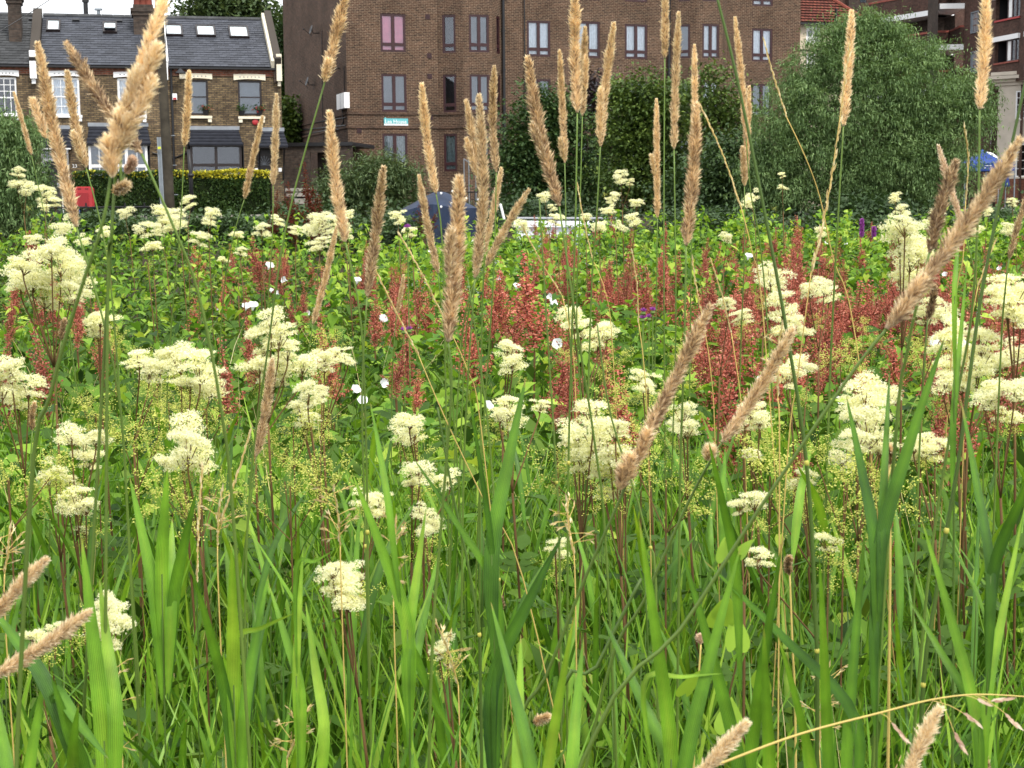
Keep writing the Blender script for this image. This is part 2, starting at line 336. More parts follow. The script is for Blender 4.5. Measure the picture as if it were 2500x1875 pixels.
# ------------------------------------------------------------------ facade frame
class Frame:
    def __init__(s, A, B, flip=False):
        A = Vector(A); B = Vector(B); s.o = Vector((A.x, A.y, 0)); d = B - A; d.z = 0; s.len = d.length; s.d = d.normalized()
        s.n = Vector((s.d.y, -s.d.x, 0))                 # towards the camera side
        if s.n.y > 0 and not flip: s.n = -s.n
        if flip: s.n = -s.n
    def P(s, a, z, out=0): return s.o + s.d * a + s.n * out + Vector((0, 0, z))
    def sz(s, x, y, out=0):                              # source pixel -> (along, height) on the plane at offset out
        d = ray(x, y); q = s.o + s.n * out
        t = (q - CAM).dot(s.n) / d.dot(s.n); p = CAM + d * t
        return (p - s.o).dot(s.d), p.z
    def box(s, mb, a0, a1, z0, z1, o0, o1):
        p = s.P; uv = lambda q: ((Vector(q) - s.o).dot(s.d) + (Vector(q) - s.o).dot(s.n), Vector(q).z)
        mb.hexa([p(a0, z0, o1), p(a1, z0, o1), p(a1, z0, o0), p(a0, z0, o0), p(a0, z1, o1), p(a1, z1, o1), p(a1, z1, o0), p(a0, z1, o0)], uv)
    def wall(s, mb, a0, a1, z0, z1, holes=(), reveal=.14, out=0):
        xs = sorted({a0, a1, *[max(a0, min(a1, h[i])) for h in holes for i in (0, 1)]}); zs = sorted({z0, z1, *[max(z0, min(z1, h[i])) for h in holes for i in (2, 3)]})
        for i in range(len(xs)-1):
            for j in range(len(zs)-1):
                cx, cz = (xs[i]+xs[i+1])/2, (zs[j]+zs[j+1])/2
                if any(h[0] < cx < h[1] and h[2] < cz < h[3] for h in holes): continue
                x0_, x1_, y0_, y1_ = xs[i], xs[i+1], zs[j], zs[j+1]
                mb.quad(s.P(x0_, y0_, out), s.P(x1_, y0_, out), s.P(x1_, y1_, out), s.P(x0_, y1_, out), [(x0_, y0_), (x1_, y0_), (x1_, y1_), (x0_, y1_)])
        for h in holes:
            l, r_, b, t = h[:4]
            for A, B in (((l, b), (l, t)), ((l, t), (r_, t)), ((r_, t), (r_, b)), ((r_, b), (l, b))):
                mb.quad(s.P(A[0], A[1], out), s.P(B[0], B[1], out), s.P(B[0], B[1], out-reveal), s.P(A[0], A[1], out-reveal),
                        [(A[0], A[1]), (B[0], B[1]), (B[0]+reveal, B[1]), (A[0]+reveal, A[1])])
    def pbox(s, x0, y0, x1, y1, out=0):                  # pixel box -> a0,a1,z0,z1
        ym = (y0+y1)/2; xm = (x0+x1)/2
        return s.sz(x0, ym, out)[0], s.sz(x1, ym, out)[0], s.sz(xm, y1, out)[1], s.sz(xm, y0, out)[1]
    def rbox(s, mb, px, o0, o1):
        s.box(mb, *s.pbox(*px, out=o1), o0, o1)

def window(par, F, h, fm, vert=(.5,), rows=(), sub=None, fw_=.06, glass='glass', back='room', backfrac=None, depth=.1, sill=None, open_left=False, mid=.045):
    """window in hole h: frame with mullions (fractions), panes, something behind"""
    a0, a1, z0, z1 = h[:4]; mb = MB(); o1 = -depth + .05; o0 = -depth - .02
    F.box(mb, a0, a1, z0, z0+fw_, o0, o1); F.box(mb, a0, a1, z1-fw_, z1, o0, o1)
    F.box(mb, a0, a0+fw_, z0+fw_, z1-fw_, o0, o1); F.box(mb, a1-fw_, a1, z0+fw_, z1-fw_, o0, o1)
    W, H = a1-a0, z1-z0
    vx = [a0+fw_] + [a0+W*v for v in vert] + [a1-fw_]; rz = [z0+fw_] + [z0+H*r_ for r_ in rows] + [z1-fw_]
    for v in vert: F.box(mb, a0+W*v-mid/2, a0+W*v+mid/2, z0+fw_, z1-fw_, o0+.003, o1-.003)
    for r_ in rows:
        for i in range(len(vx)-1):
            F.box(mb, vx[i]+(mid/2 if i else 0), vx[i+1]-(mid/2 if i < len(vx)-2 else 0), z0+H*r_-mid/2, z0+H*r_+mid/2, o0, o1+.004)
    fr = mb.build('window', fm, par)
    for i in range(len(vx)-1):
        for j in range(len(rz)-1):
            g = MB(); x0_, x1_, y0_, y1_ = vx[i], vx[i+1], rz[j], rz[j+1]
            F.box(g, x0_, x1_, y0_, y1_, o0+.02, o0+.028); g.build('pane', M[glass], fr)
    if sub:                                             # glazing bars
        g = MB()
        for v in sub[0]: F.box(g, a0+W*v-.012, a0+W*v+.012, z0+fw_, z1-fw_, o0+.03, o1-.01)
        for r_ in sub[1]: F.box(g, a0+fw_, a1-fw_, z0+H*r_-.012, z0+H*r_+.012, o0+.031, o1-.011)
        g.build('glazing_bar', fm, fr)
    g = MB(); F.box(g, a0-.1, a1+.1, z0-.1, z1+.1, -.52, -.48)
    for q in ((a0-.1, a0-.06, z0-.1, z1+.1), (a1+.06, a1+.1, z0-.1, z1+.1), (a0-.06, a1+.06, z0-.1, z0-.06), (a0-.06, a1+.06, z1+.06, z1+.1)): F.box(g, *q, -.48, -depth-.05)
    g.build('room_back', M['room'], fr)
    if back in ('curtain', 'curtain_dim'):
        for (f0, f1) in (backfrac or ((.04, .48), (.52, .96))):
            g = MB(); n = 14; pts = []
            for k in range(n+1):
                a = a0 + W*(f0 + (f1-f0)*k/n); pts.append((a, -.14 + .018*math.sin(k*2.4) + random.uniform(-.006, .006)))
            for k in range(n):
                g.quad(F.P(pts[k][0], z0+.02, pts[k][1]), F.P(pts[k+1][0], z0+.02, pts[k+1][1]), F.P(pts[k+1][0], z1-.03, pts[k+1][1]), F.P(pts[k][0], z1-.03, pts[k][1]))
            g.build('curtain', M[back], fr)
    elif back != 'room':
        g = MB()
        for (f0, f1) in (backfrac or ((.02, .98),)): F.box(g, a0+W*f0, a0+W*f1, z0+.02, z1-.02, -.14, -.13)
        g.build('blind', M[back], fr)
    if sill: 
        g = MB(); F.box(g, a0-.05, a1+.05, z0-.09, z0-.002, -.1, .07); g.build('sill', M[sill], fr)
    return fr

# ================================================================== ground
GR = 1.25                                     # level of the street behind the meadow
def ground_z(y):
    if y < 19.5: return 0
    if y < 21.5: return -.45 * (y-19.5)/2
    if y < 34: return -.45
    if y < 40: t = (y-34)/6; return -.45 + (GR+.45)*t*t*(3-2*t)
    return GR
ys = [-30, -5, 0, 5, 10, 15, 19.5, 20.5, 21.5, 28, 34, 35.5, 37, 38.5, 40, 44, 48, 60, 90, 200, 900]
mb = MB()
for i in range(len(ys)-1):
    for xa, xb in ((-600, -60), (-60, -20), (-20, 20), (20, 60), (60, 600)):
        mb.quad((xa, ys[i], ground_z(ys[i])), (xb, ys[i], ground_z(ys[i])), (xb, ys[i+1], ground_z(ys[i+1])), (xa, ys[i+1], ground_z(ys[i+1])))
mb.build('ground', M['soil'], kind='structure')
mb = MB(); mb.quad((-200, 20.6, -.2), (200, 20.6, -.2), (200, 35.0, -.2), (-200, 35.0, -.2)); mb.build('water', M['water'], kind='structure')
mb = MB(); mb.quad((-120, 48.5, GR+.01), (120, 48.5, GR+.01), (120, 54.5, GR+.01), (-120, 54.5, GR+.01)); mb.build('road', M['road'], kind='structure')
mb = MB(); mb.box((0, 55.6, GR+.06), 240, 2.1, .12); mb.build('pavement', M['concrete'], kind='structure')

# ================================================================== terraced houses
def q1(x, y): return (x/2.963, y/2.963)
def b1(x0, y0, x1, y1): return (x0/2.963, y0/2.963, x1/2.963, y1/2.963)
TF = Frame(S(0, 400, 61.5), S(690, 400, 64.2))
DR = Vector((-TF.n.x, -TF.n.y, 0))            # into the house
ze = TF.sz(*q1(1200, 482))[1]                 # eaves height
PIT = R(31); RUN = 4.1; zr = ze + RUN*math.tan(PIT)
def X1(x, y=500): return TF.sz(*q1(x, y))[0]

def roof_pt(a, t, lift=0):                    # t = 0 eaves .. 1 ridge
    return TF.P(a, ze + (zr-ze)*t, .22 - (RUN+.22)*t) + (TF.n*math.sin(PIT) + Vector((0, 0, 1))*math.cos(PIT))*lift
def slates(par, a0, a1, w_, rows_, mt):
    """courses of overlapping slates; the first 300 are parts, any more are one joined part"""
    L = 1/rows_; me = {}
    dirv = (roof_pt(0, 1) - roof_pt(0, 0)).normalized(); Ls = (roof_pt(0, 1) - roof_pt(0, 0)).length / rows_
    nrm = TF.n*math.sin(PIT) + Vector((0, 0, 1))*math.cos(PIT)
    def corners(wd, c0):
        a = TF.d*wd/2; lo = -dirv*0.0; th = nrm*.016; h = dirv*(Ls*1.25)
        return [c0-a+th, c0+a+th, c0+a+h-nrm*.004, c0-a+h-nrm*.004, c0-a+th+nrm*.014, c0+a+th+nrm*.014, c0+a+h+nrm*.006, c0-a+h+nrm*.006]
    cnt = 0; rest = MB()
    for j in range(rows_):
        off = (j % 2) * w_/2; a = a0 - off
        while a < a1 - .02:
            l, r_ = max(a, a0)+.004, min(a+w_, a1)-.004; a += w_
            if r_-l < .03: continue
            c0 = roof_pt((l+r_)/2, j*L, random.uniform(0, .007)); wd = r_-l
            if cnt < 300 and abs(wd-(w_-.008)) < .002:
                if 's' not in me:
                    mb = MB(); mb.hexa(corners(wd, Vector((0, 0, 0)))); o = mb.build('slate', mt); me['s'] = o.data
                    bpy.data.objects.remove(o)
                o = bpy.data.objects.new('slate', me['s']); COL.objects.link(o); o.parent = par; o.location = c0 - org(par); cnt += 1
            else: rest.hexa(corners(wd, c0))
    if rest.v: rest.build('slate_infill', mt, par, kind='stuff')

def skylight(par, bx, open_=False):
    # box in zoom-1 pixels; find roof parameters through the ray / roof plane intersection
    nrm = TF.n*math.sin(PIT) + Vector((0, 0, 1))*math.cos(PIT); p0 = roof_pt(0, 0)
    def hit(x, y):
        d = ray(*q1(x, y)); return CAM + d*((p0-CAM).dot(nrm)/d.dot(nrm))
    x0, y0, x1, y1 = bx; cx, cy = (x0+x1)/2, (y0+y1)/2
    A = (hit(x0, cy)-TF.o).dot(TF.d); B = (hit(x1, cy)-TF.o).dot(TF.d)
    zt = hit(cx, y0).z; zb = hit(cx, y1).z; t0 = (zb-ze)/(zr-ze); t1 = (zt-ze)/(zr-ze)
    A += .05; B -= .05
    mb = MB(); f = .07
    def bar(a0, a1, u0, u1, l0, l1): mb.hexa([roof_pt(a0, u0, l0), roof_pt(a1, u0, l0), roof_pt(a1, u1, l0), roof_pt(a0, u1, l0), roof_pt(a0, u0, l1), roof_pt(a1, u0, l1), roof_pt(a1, u1, l1), roof_pt(a0, u1, l1)])
    fu = f/((zr-ze)/math.sin(PIT))
    bar(A, B, t0, t0+fu, 0, .13); bar(A, B, t1-fu, t1, 0, .13); bar(A, A+f, t0+fu, t1-fu, 0, .13); bar(B-f, B, t0+fu, t1-fu, 0, .13)
    fr = mb.build('skylight', M['dark_frame'], par)
    mb = MB(); lift = .28 if open_ else .09
    mb.hexa([roof_pt(A+f, t0+fu, lift-.03), roof_pt(B-f, t0+fu, lift-.03), roof_pt(B-f, t1-fu, .06), roof_pt(A+f, t1-fu, .06),
             roof_pt(A+f, t0+fu, lift), roof_pt(B-f, t0+fu, lift), roof_pt(B-f, t1-fu, .09), roof_pt(A+f, t1-fu, .09)])
    mb.build('pane', M['blind'] if 0 else SKYP, fr)
SKYP = mat('skylight_glass', (.55, .62, .66), .06, .9)

def lintel(par, bx, mt, o1=.06):
    mb = MB(); a0, a1, z0, z1 = TF.pbox(*b1(*bx), out=o1); n = 8; H = z1-z0
    for k in range(n):                                   # slightly cambered underside
        u0_, u1_ = k/n, (k+1)/n; c = lambda u: H*.22*(1-(2*u-1)**2)
        A, B = a0+(a1-a0)*u0_, a0+(a1-a0)*u1_
        mb.hexa([TF.P(A, z0+c(u0_), o1), TF.P(B, z0+c(u1_), o1), TF.P(B, z0+c(u1_), 0), TF.P(A, z0+c(u0_), 0), TF.P(A, z1+c(u0_)*.4, o1), TF.P(B, z1+c(u1_)*.4, o1), TF.P(B, z1+c(u1_)*.4, 0), TF.P(A, z1+c(u0_)*.4, 0)])
    l = mb.build('lintel', mt, par)
    mb = MB()
    for k in range(6):                                   # row of small carved dots
        a = a0+(a1-a0)*(.2+.12*k); mb.lathe(TF.P(a, z0+H*.55, o1), [(.028, 0), (.028, .006), (0.001, .008)], 8, TF.n)
    mb.build('ornament', M['lead'], l)
def wsill(par, bx, mt):
    mb = MB(); a0, a1, z0, z1 = TF.pbox(*b1(*bx), out=.1); TF.box(mb, a0, a1, z1-.1, z1, -.08, .14)
    for a in (a0+.02, a1-.17): TF.box(mb, a, a+.15, z1-.25, z1-.1, .0, .11)
    mb.build('sill', mt, par)
def pent_roof(par, name, bx, mt, out=.75, lead=True):
    """small lean-to roof: pixels x0,x1 at its front edge; y0 top on wall, y1 front edge"""
    x0, y0, x1, y1 = bx; a0 = TF.sz(*q1(x0, y1), out)[0]; a1 = TF.sz(*q1(x1, y1), out)[0]
    zt = TF.sz(*q1((x0+x1)/2, y0), 0)[1]; zb = TF.sz(*q1((x0+x1)/2, y1), out)[1]; ins = .12
    P = TF.P; mb = MB(); r4 = 5
    for k in range(r4):
        u, v = k/r4, (k+1)/r4; la, lb = a0+ins*(u), a1-ins*u; ua, ub = a0+ins*v, a1-ins*v
        zu, zv = zb+(zt-zb)*u, zb+(zt-zb)*v; ou, ov = out*(1-u), out*(1-v)
        mb.hexa([P(la, zu-.03, ou+.02), P(lb, zu-.03, ou+.02), P(ub, zv-.05, ov), P(ua, zv-.05, ov), P(la, zu+.03, ou+.03), P(lb, zu+.03, ou+.03), P(ub, zv, ov), P(ua, zv, ov)])
    o = mb.build(name, mt, par)
    mb = MB(); mb.quad(P(a0+.03, zb-.01, 0), P(a0+ins, zt, 0), P(a0+.03, zb-.01, out-.02), P(a0+.03, zb-.01, out-.02)); mb.quad(P(a1-.03, zb-.01, 0), P(a1-.03, zb-.01, out-.02), P(a1-ins, zt, 0), P(a1-ins, zt, 0))
    TF.box(mb, a0+.02, a1-.02, zb-.07, zb-.035, 0, out-.01)
    mb.build('soffit', M['dark_frame'], o)
    if lead:
        mb = MB(); TF.box(mb, a0+ins-.05, a1-ins+.05, zt-.02, zt+.13, 0.003, .05); mb.build('flashing', M['lead'], o)
    return a0, a1, zt, zb

h_lo = GR
DSL = mat('dark_slate', (.018, .02, .028), .75, .2, var=.3, vscale=5)
def chimney(par, x0, x1, y0, y1, back=1.2, pots=0, deep=.9):
    q = lambda x, y: TF.sz(*q1(x, y), -back)
    a0 = q(x0, y0)[0]; a1 = q(x1, y0)[0]; z1_ = q(x0, y0)[1]; z0_ = ze+.2
    mb = MB(); TF.box(mb, a0+.06, a1-.06, z0_, z1_, -back-deep, -back)
    TF.box(mb, a0, a1, z1_-.45, z1_-.3, -back-deep-.05, -back+.05); TF.box(mb, a0-.05, a1+.05, z1_-.3, z1_-.15, -back-deep-.1, -back+.1)
    c = mb.build('chimney', M['brick_dark'], par)
    for k in range(pots):
        mb = MB(); mb.lathe(TF.P(a0+(a1-a0)*(.25+.5*k/max(1, pots-1)), z1_, -back-deep/2), [(.16, 0), (.14, .3), (.17, .34), (.17, .42), (.13, .42)], 14)
        mb.build('chimney_pot', M['clay'], c, True)

def party_wall(par, x_e, wpx, mt_coping, corbel=True, col='white'):
    """parapet upstand running up the roof, ends in a painted corbel"""
    a0 = X1(x_e); a1 = a0+wpx
    mb = MB(); P = TF.P; n = 12
    for k in range(n):
        u, v = k/n, (k+1)/n
        mb.hexa([roof_pt(a0, u, -.2), roof_pt(a1, u, -.2), roof_pt(a1, v, -.2), roof_pt(a0, v, -.2), roof_pt(a0, u, .3), roof_pt(a1, u, .3), roof_pt(a1, v, .3), roof_pt(a0, v, .3)])
    o = mb.build('parapet', M['brick_dark'], par)
    return a0, a1, o
def corbel(par, a0, a1, mt):
    mb = MB(); TF.box(mb, a0, a1, ze-.55, ze+.55, -.05, .3); TF.box(mb, a0+.05, a1-.05, ze-.75, ze-.55, -.05, .18); mb.build('corbel', mt, par)

def house(name_label, a0, a1, holes_px, base_mat='brick_yellow'):
    t = thing('terraced_house', TF.P((a0+a1)/2, GR), name_label, 'house', 'terraced houses behind the hedge')
    holes = []
    for k, h in enumerate(holes_px): holes.append(TF.pbox(*b1(*h)))
    mb = MB(); TF.wall(mb, a0, a1, GR-.3, ze-.02, holes)
    # side and rear walls
    P = TF.P; rear = -8.2
    for a in (a0, a1):
        p = [P(a, GR-.3, 0), P(a, ze-.02, 0), P(a, zr-.1, -RUN), P(a, ze-.02, rear), P(a, GR-.3, rear)]; i = len(mb.v); mb.v += [tuple(q) for q in p]; mb.f.append(tuple(range(i, i+5))); mb.uv.append([(0, GR), (0, ze), (4, zr), (8, ze), (8, GR)])
    mb.quad(P(a0, GR, rear), P(a1, GR, rear), P(a1, ze, rear), P(a0, ze, rear))
    mb.build('wall', M[base_mat], t)
    mb = MB(); TF.box(mb, a0, a1, ze-.36, ze-.1, 0.003, .05); n = int((a1-a0)/.24)
    for k in range(n): TF.box(mb, a0+.24*k+.02, a0+.24*k+.13, ze-.2, ze-.08, .05, .1)
    mb.build('eaves_band', M['brick_red'], t)
    mb = MB(); TF.box(mb, a0, a1, ze-.09, ze-.02, .1, .24); mb.build('gutter', M['black'], t)
    return t, holes
def roof_deck(t, a0, a1, mt='slate'):
    mb = MB(); mb.quad(roof_pt(a0, 0, -.02), roof_pt(a1, 0, -.02), roof_pt(a1, 1, -.02), roof_pt(a0, 1, -.02))
    mb.quad(roof_pt(a0, 1, -.02), roof_pt(a1, 1, -.02), TF.P(a1, ze, -2*RUN-.2), TF.P(a0, ze, -2*RUN-.2))
    r_ = mb.build('roof', M['room'], t)
    n = int((a1-a0)/.45)
    for k in range(n):
        mb = MB(); A = a0+(a1-a0)*k/n+.004; B = a0+(a1-a0)*(k+1)/n-.004
        for s_ in (1, -1):
            mb.hexa([TF.P(A, zr+.02, -RUN), TF.P(B, zr+.02, -RUN), TF.P(B, zr-.07, -RUN+.17*s_), TF.P(A, zr-.07, -RUN+.17*s_), TF.P(A, zr+.08, -RUN), TF.P(B, zr+.08, -RUN), TF.P(B, zr-.03, -RUN+.18*s_), TF.P(A, zr-.03, -RUN+.18*s_)])
        mb.build('ridge_tile', M['slate_old'], t)

aA, aB, aC, aE = X1(-400), X1(222), X1(1215), X1(2030)
# --- house 1, partly outside the frame on the left
t1, hs = house('leftmost terraced house, cut by the photo edge, white sash open at the bottom', aA, aB, [(-60, 558, 122, 830), (-330, 1040, -120, 1500)], 'brick_yellow')
window(t1, TF, hs[0], M['white'], vert=(), rows=(.46,), sub=((.25, .5, .75), (.63, .8)), back='room', fw_=.07); lintel(t1, (-75, 510, 136, 553), M['white']); wsill(t1, (-75, 822, 135, 850), M['white'])
mb = MB(); TF.box(mb, hs[1][0], hs[1][1], GR, hs[1][3], -.1, -.05); mb.build('door', M['door'], t1)
roof_deck(t1, aA, aB); slates(t1, aA, aB, .3, 20, M['slate_old'])
chimney(t1, 38, 152, -60, 200, back=1.6, deep=.9)
a0, a1, o = party_wall(t1, 218, .36, None); 
# --- house 2, number 23
t2, hs = house('middle terraced house with white sash windows, white bay and dark grey door', aB+.001, aC-.001, [(375, 560, 577, 838), (852, 566, 1057, 848), (316, 1066, 456, 1600)])
for h, lx, sx in ((hs[0], (345, 515, 598, 556), (366, 832, 596, 862)), (hs[1], (820, 522, 1065, 563), (842, 838, 1062, 870))):
    window(t2, TF, h, M['white'], vert=(), rows=(.5,), sub=((.33, .66), (.25, .75)), back='curtain', backfrac=((.03, .97),), fw_=.08, sill=None); lintel(t2, lx, M['white']); wsill(t2, sx, M['white'])
corbel(t2, X1(218), X1(266), M['white'])
roof_deck(t2, aB+.36, aC-.2); slates(t2, aB+.36, aC-.2, .3, 22, M['slate'])
skylight(t2, (325, 155, 445, 232)); skylight(t2, (735, 170, 855, 245), True)
chimney(t2, 950, 1118, 30, 160, back=2.4, pots=3, deep=1.0)
for x in (232, 547, 858):
    mb = MB(); a = (TF.sz(*q1(x, 140), -3.2))[0]; mb.hexa([roof_pt(a-.15, .86, .0), roof_pt(a+.15, .86, .0), roof_pt(a+.15, .89, 0), roof_pt(a-.15, .89, 0), roof_pt(a-.15, .86, .1), roof_pt(a+.15, .86, .1), roof_pt(a+.15, .89, .1), roof_pt(a-.15, .89, .1)]); mb.build('roof_vent', M['black'], t2)
mb = MB(); a = TF.sz(*q1(620, 90), -RUN)[0]; mb.tube([TF.P(a, zr-.1, -RUN-.3), TF.P(a, zr+.95, -RUN-.3)], .1, 10); mb.tube([TF.P(a, zr+.6, -RUN-.3), TF.P(a, zr+.72, -RUN-.3)], .15, 10); mb.tube([TF.P(a, zr+.95, -RUN-.3), TF.P(a, zr+1.05, -RUN-.3)], .14, 10); mb.build('flue', M['black'], t2)
mb = MB(); a = TF.sz(*q1(712, 90), -RUN)[0]; mb.tube([TF.P(a, zr-.1, -RUN-.2), TF.P(a, zr+.3, -RUN-.2)], .07, 8); mb.box(TF.P(a, zr+.3, -RUN-.2), .3, .2, .08); mb.build('flue', M['galv'], t2)
# door, canopy, bay
h = hs[2]; mb = MB(); TF.box(mb, h[0]+.07, h[1]-.07, GR, h[3]-.48, -.12, -.06)
dr = mb.build('door', M['door'], t2)
for (u0_, u1_, v0, v1) in ((.12, .45, .62, .93), (.55, .88, .62, .93), (.12, .45, .1, .5), (.55, .88, .1, .5)):
    mb = MB(); W, H = h[1]-h[0]-.14, h[3]-.48-GR; TF.box(mb, h[0]+.07+W*u0_, h[0]+.07+W*u1_, GR+H*v0, GR+H*v1, -.062, -.045); mb.build('door_panel', M['door'], dr)
mb = MB(); zl = TF.sz(*q1(398, 1338))[1]; TF.box(mb, *[X1(375), X1(420)], zl-.08, zl+.08, -.06, -.035); mb.build('letterbox', M['steel'], dr)
mb = MB(); mb.lathe(TF.P(X1(438), zl+.03, -.06), [(.045, 0), (.05, .03), (.001, .06)], 10, TF.n); mb.build('handle', M['steel'], dr)
mb = MB(); f = .06; zt_ = h[3]; zb_ = h[3]-.45
TF.box(mb, h[0], h[1], zt_-f, zt_, -.12, .02); TF.box(mb, h[0], h[1], zb_-.1, zb_, -.12, .04); TF.box(mb, h[0], h[0]+f, GR, zt_-f, -.12, -.02); TF.box(mb, h[1]-f, h[1], GR, zt_-f, -.12, -.02)
for v in (.34, .67): TF.box(mb, h[0]+(h[1]-h[0])*v-.015, h[0]+(h[1]-h[0])*v+.015, zb_, zt_-f, -.1, -.03)
fr = mb.build('door_frame', M['white'], t2); mb = MB(); TF.box(mb, h[0]+f, h[1]-f, zb_, zt_-f, -.08, -.075); mb.build('pane', M['glass'], fr); mb = MB(); TF.box(mb, h[0], h[1], zb_-.2, zt_, -.6, -.55); mb.build('room_back', M['room'], fr)
pr = pent_roof(t2, 'porch_roof', (280, 930, 520, 1062), DSL, .8)
for a in (pr[0]+.1, pr[1]-.2):
    mb = MB(); zb_ = pr[3]-.05
    pts = [TF.P(a, zb_, .75), TF.P(a, zb_-.25, .6), TF.P(a, zb_-.6, .3), TF.P(a, zb_-1.25, .03)]; mb.tube(pts, .035, 6); mb.tube([TF.P(a, zb_, .78), TF.P(a, zb_, 0)], .03, 6); mb.tube([TF.P(a, zb_, .03), TF.P(a, zb_-1.5, .03)], .03, 6)
    mb.build('porch_bracket', M['white'], t2)
mb = MB(); TF.box(mb, pr[0]+.05, pr[1]-.05, pr[3]-.1, pr[3]-.04, .72, .8); mb.build('porch_beam', M['white'], t2)
def bay_window(t, bx, fm, mull, tr_frac, backk, bmat='white', sub=None):
    x0, y0, x1, y1 = bx; out = .55
    a0 = TF.sz(*q1(x0, y1), out)[0]; a1 = TF.sz(*q1(x1, y1), out)[0]; zt = TF.sz(*q1((x0+x1)/2, y0), out)[1]; zb = GR+.7
    A = TF.P(a0, 0, out); B = TF.P(a1, 0, out); F = Frame(A, B)
    mb = MB(); F.box(mb, 0, F.len, GR-.2, zb, -.5, 0.0); mb.build('bay_base', M['brick_yellow'], t)
    w = window(t, F, (0, F.len, zb, zt), fm, vert=mull, rows=(tr_frac,), back=backk, fw_=.1, mid=.12, depth=.02, sub=sub)
    for a in (0, F.len):
        mb = MB(); F.box(mb, a-(.0 if a == 0 else .05), a+(.05 if a == 0 else 0), zb, zt, -.52, -.08); mb.build('bay_cheek', fm, t)
    mb = MB(); F.box(mb, -.06, F.len+.06, zb-.08, zb-.002, -.5, .08); mb.build('sill', fm, t)
    return F
bay_window(t2, (645, 1045, 1072, 1250), M['white'], (.36, .64), .62, 'blind', sub=((.18, .5, .82), ()))
pent_roof(t2, 'bay_roof', (625, 912, 1092, 1040), DSL, .75)
def text(body, par, F, x, y, h_px, mt, out, name='lettering', align='LEFT', bold=False):
    a, z = F.sz(x, y, out); cu = bpy.data.curves.new(name, 'FONT'); cu.body = body
    d_ = (F.P(a, z, out)-CAM).length; cu.size = h_px/FPX*d_*1.38; cu.extrude = .008; cu.offset = .006*cu.size if bold else 0; cu.align_x = align; cu.resolution_u = 2
    cu.materials.append(mt); o = bpy.data.objects.new(name, cu); COL.objects.link(o)
    ux = F.d if F.d.dot(rt) > 0 else -F.d; uz = Vector((0, 0, 1)); n_ = ux.cross(uz)
    mw = Matrix.Identity(4)
    for i in range(3): mw[i][0] = ux[i]; mw[i][1] = uz[i]; mw[i][2] = n_[i]; mw[i][3] = F.P(a, z, out)[i]-(org(par)[i])
    me = bpy.data.meshes.new_from_object(o); me.transform(mw); bpy.data.objects.remove(o); bpy.data.curves.remove(cu)
    o = bpy.data.objects.new(name, me); COL.objects.link(o); o.parent = par
    return o
text('23', t2, TF, 522/2.963, 1213/2.963, 8.5, M['white'], .02, 'house_number')
# --- house 3
t3, hs = house('right end terraced house with dark brown window frames and cream lintels', aC, aE, [(1345, 578, 1506, 832), (1722, 582, 1894, 834), (1868, 1062, 1965, 1600)])
for h, lx, sx in ((hs[0], (1298, 533, 1535, 573), (1340, 838, 1535, 866)), (hs[1], (1690, 538, 1920, 581), (1724, 842, 1918, 868))):
    window(t3, TF, h, M['dark_frame'], vert=(), rows=(.52,), back='blind', fw_=.08); lintel(t3, lx, M['cream']); wsill(t3, sx, M['cream'])
roof_deck(t3, aC+.02, aE-.42); slates(t3, aC+.02, aE-.42, .3, 22, M['slate'])
for bx in ((1185, 190, 1330, 265), (1410, 195, 1567, 270), (1648, 200, 1808, 280)): skylight(t3, bx)
a0 = aE-.40; mb = MB(); n = 10
for k in range(n): u, v = k/n, (k+1)/n; mb.hexa([roof_pt(a0, u, -.1), roof_pt(a0+.12, u, -.1), roof_pt(a0+.12, v, -.1), roof_pt(a0, v, -.1), roof_pt(a0, u, .3), roof_pt(a0+.12, u, .3), roof_pt(a0+.12, v, .3), roof_pt(a0, v, .3)])
mb.build('parapet_flashing', M['cream'], t3)
mb = MB()
for k in range(n): u, v = k/n, (k+1)/n; mb.hexa([roof_pt(a0+.12, u, -.4), roof_pt(aE, u, -.4), roof_pt(aE, v, -.4), roof_pt(a0+.12, v, -.4), roof_pt(a0+.12, u, .42), roof_pt(aE, u, .42), roof_pt(aE, v, .42), roof_pt(a0+.12, v, .42)])
TF.box(mb, a0+.1, aE+.001, ze-.6, ze+.5, -.3, .16); mb.build('parapet', M['brick_dark'], t3)
corbel(t3, X1(1996), X1(2034), M['cream']); corbel(t3, X1(1190), X1(1213), M['white'])
mb = MB()
for k in range(n): u, v = k/n, (k+1)/n; mb.hexa([roof_pt(aC-.2, u, -.1), roof_pt(aC+.02, u, -.1), roof_pt(aC+.02, v, -.1), roof_pt(aC-.2, v, -.1), roof_pt(aC-.2, u, .22), roof_pt(aC+.02, u, .22), roof_pt(aC+.02, v, .22), roof_pt(aC-.2, v, .22)])
mb.build('parapet_flashing', M['white'], t2)
mb = MB(); a = X1(1236); mb.tube([TF.P(a, ze-.1, .1), TF.P(a, ze-.5, .08), TF.P(a, GR, .08)], .05, 8); mb.build('downpipe', M['black'], t3)
mb = MB(); mb.tube([TF.P(X1(1080), TF.sz(*q1(1080, 1105))[1], .05), TF.P(X1(1225), TF.sz(*q1(1225, 1150))[1], .05), TF.P(X1(1340), TF.sz(*q1(1340, 1100))[1], .05)], .03, 6); mb.build('waste_pipe', M['black'], t3)
mb = MB(); TF.rbox(mb, b1(1248, 676, 1280, 722), .0, .12); al = mb.build('alarm_box', M['white'], t3); mb = MB(); TF.rbox(mb, b1(1252, 706, 1276, 721), .12, .13); mb.build('alarm_light', M['red'], al)
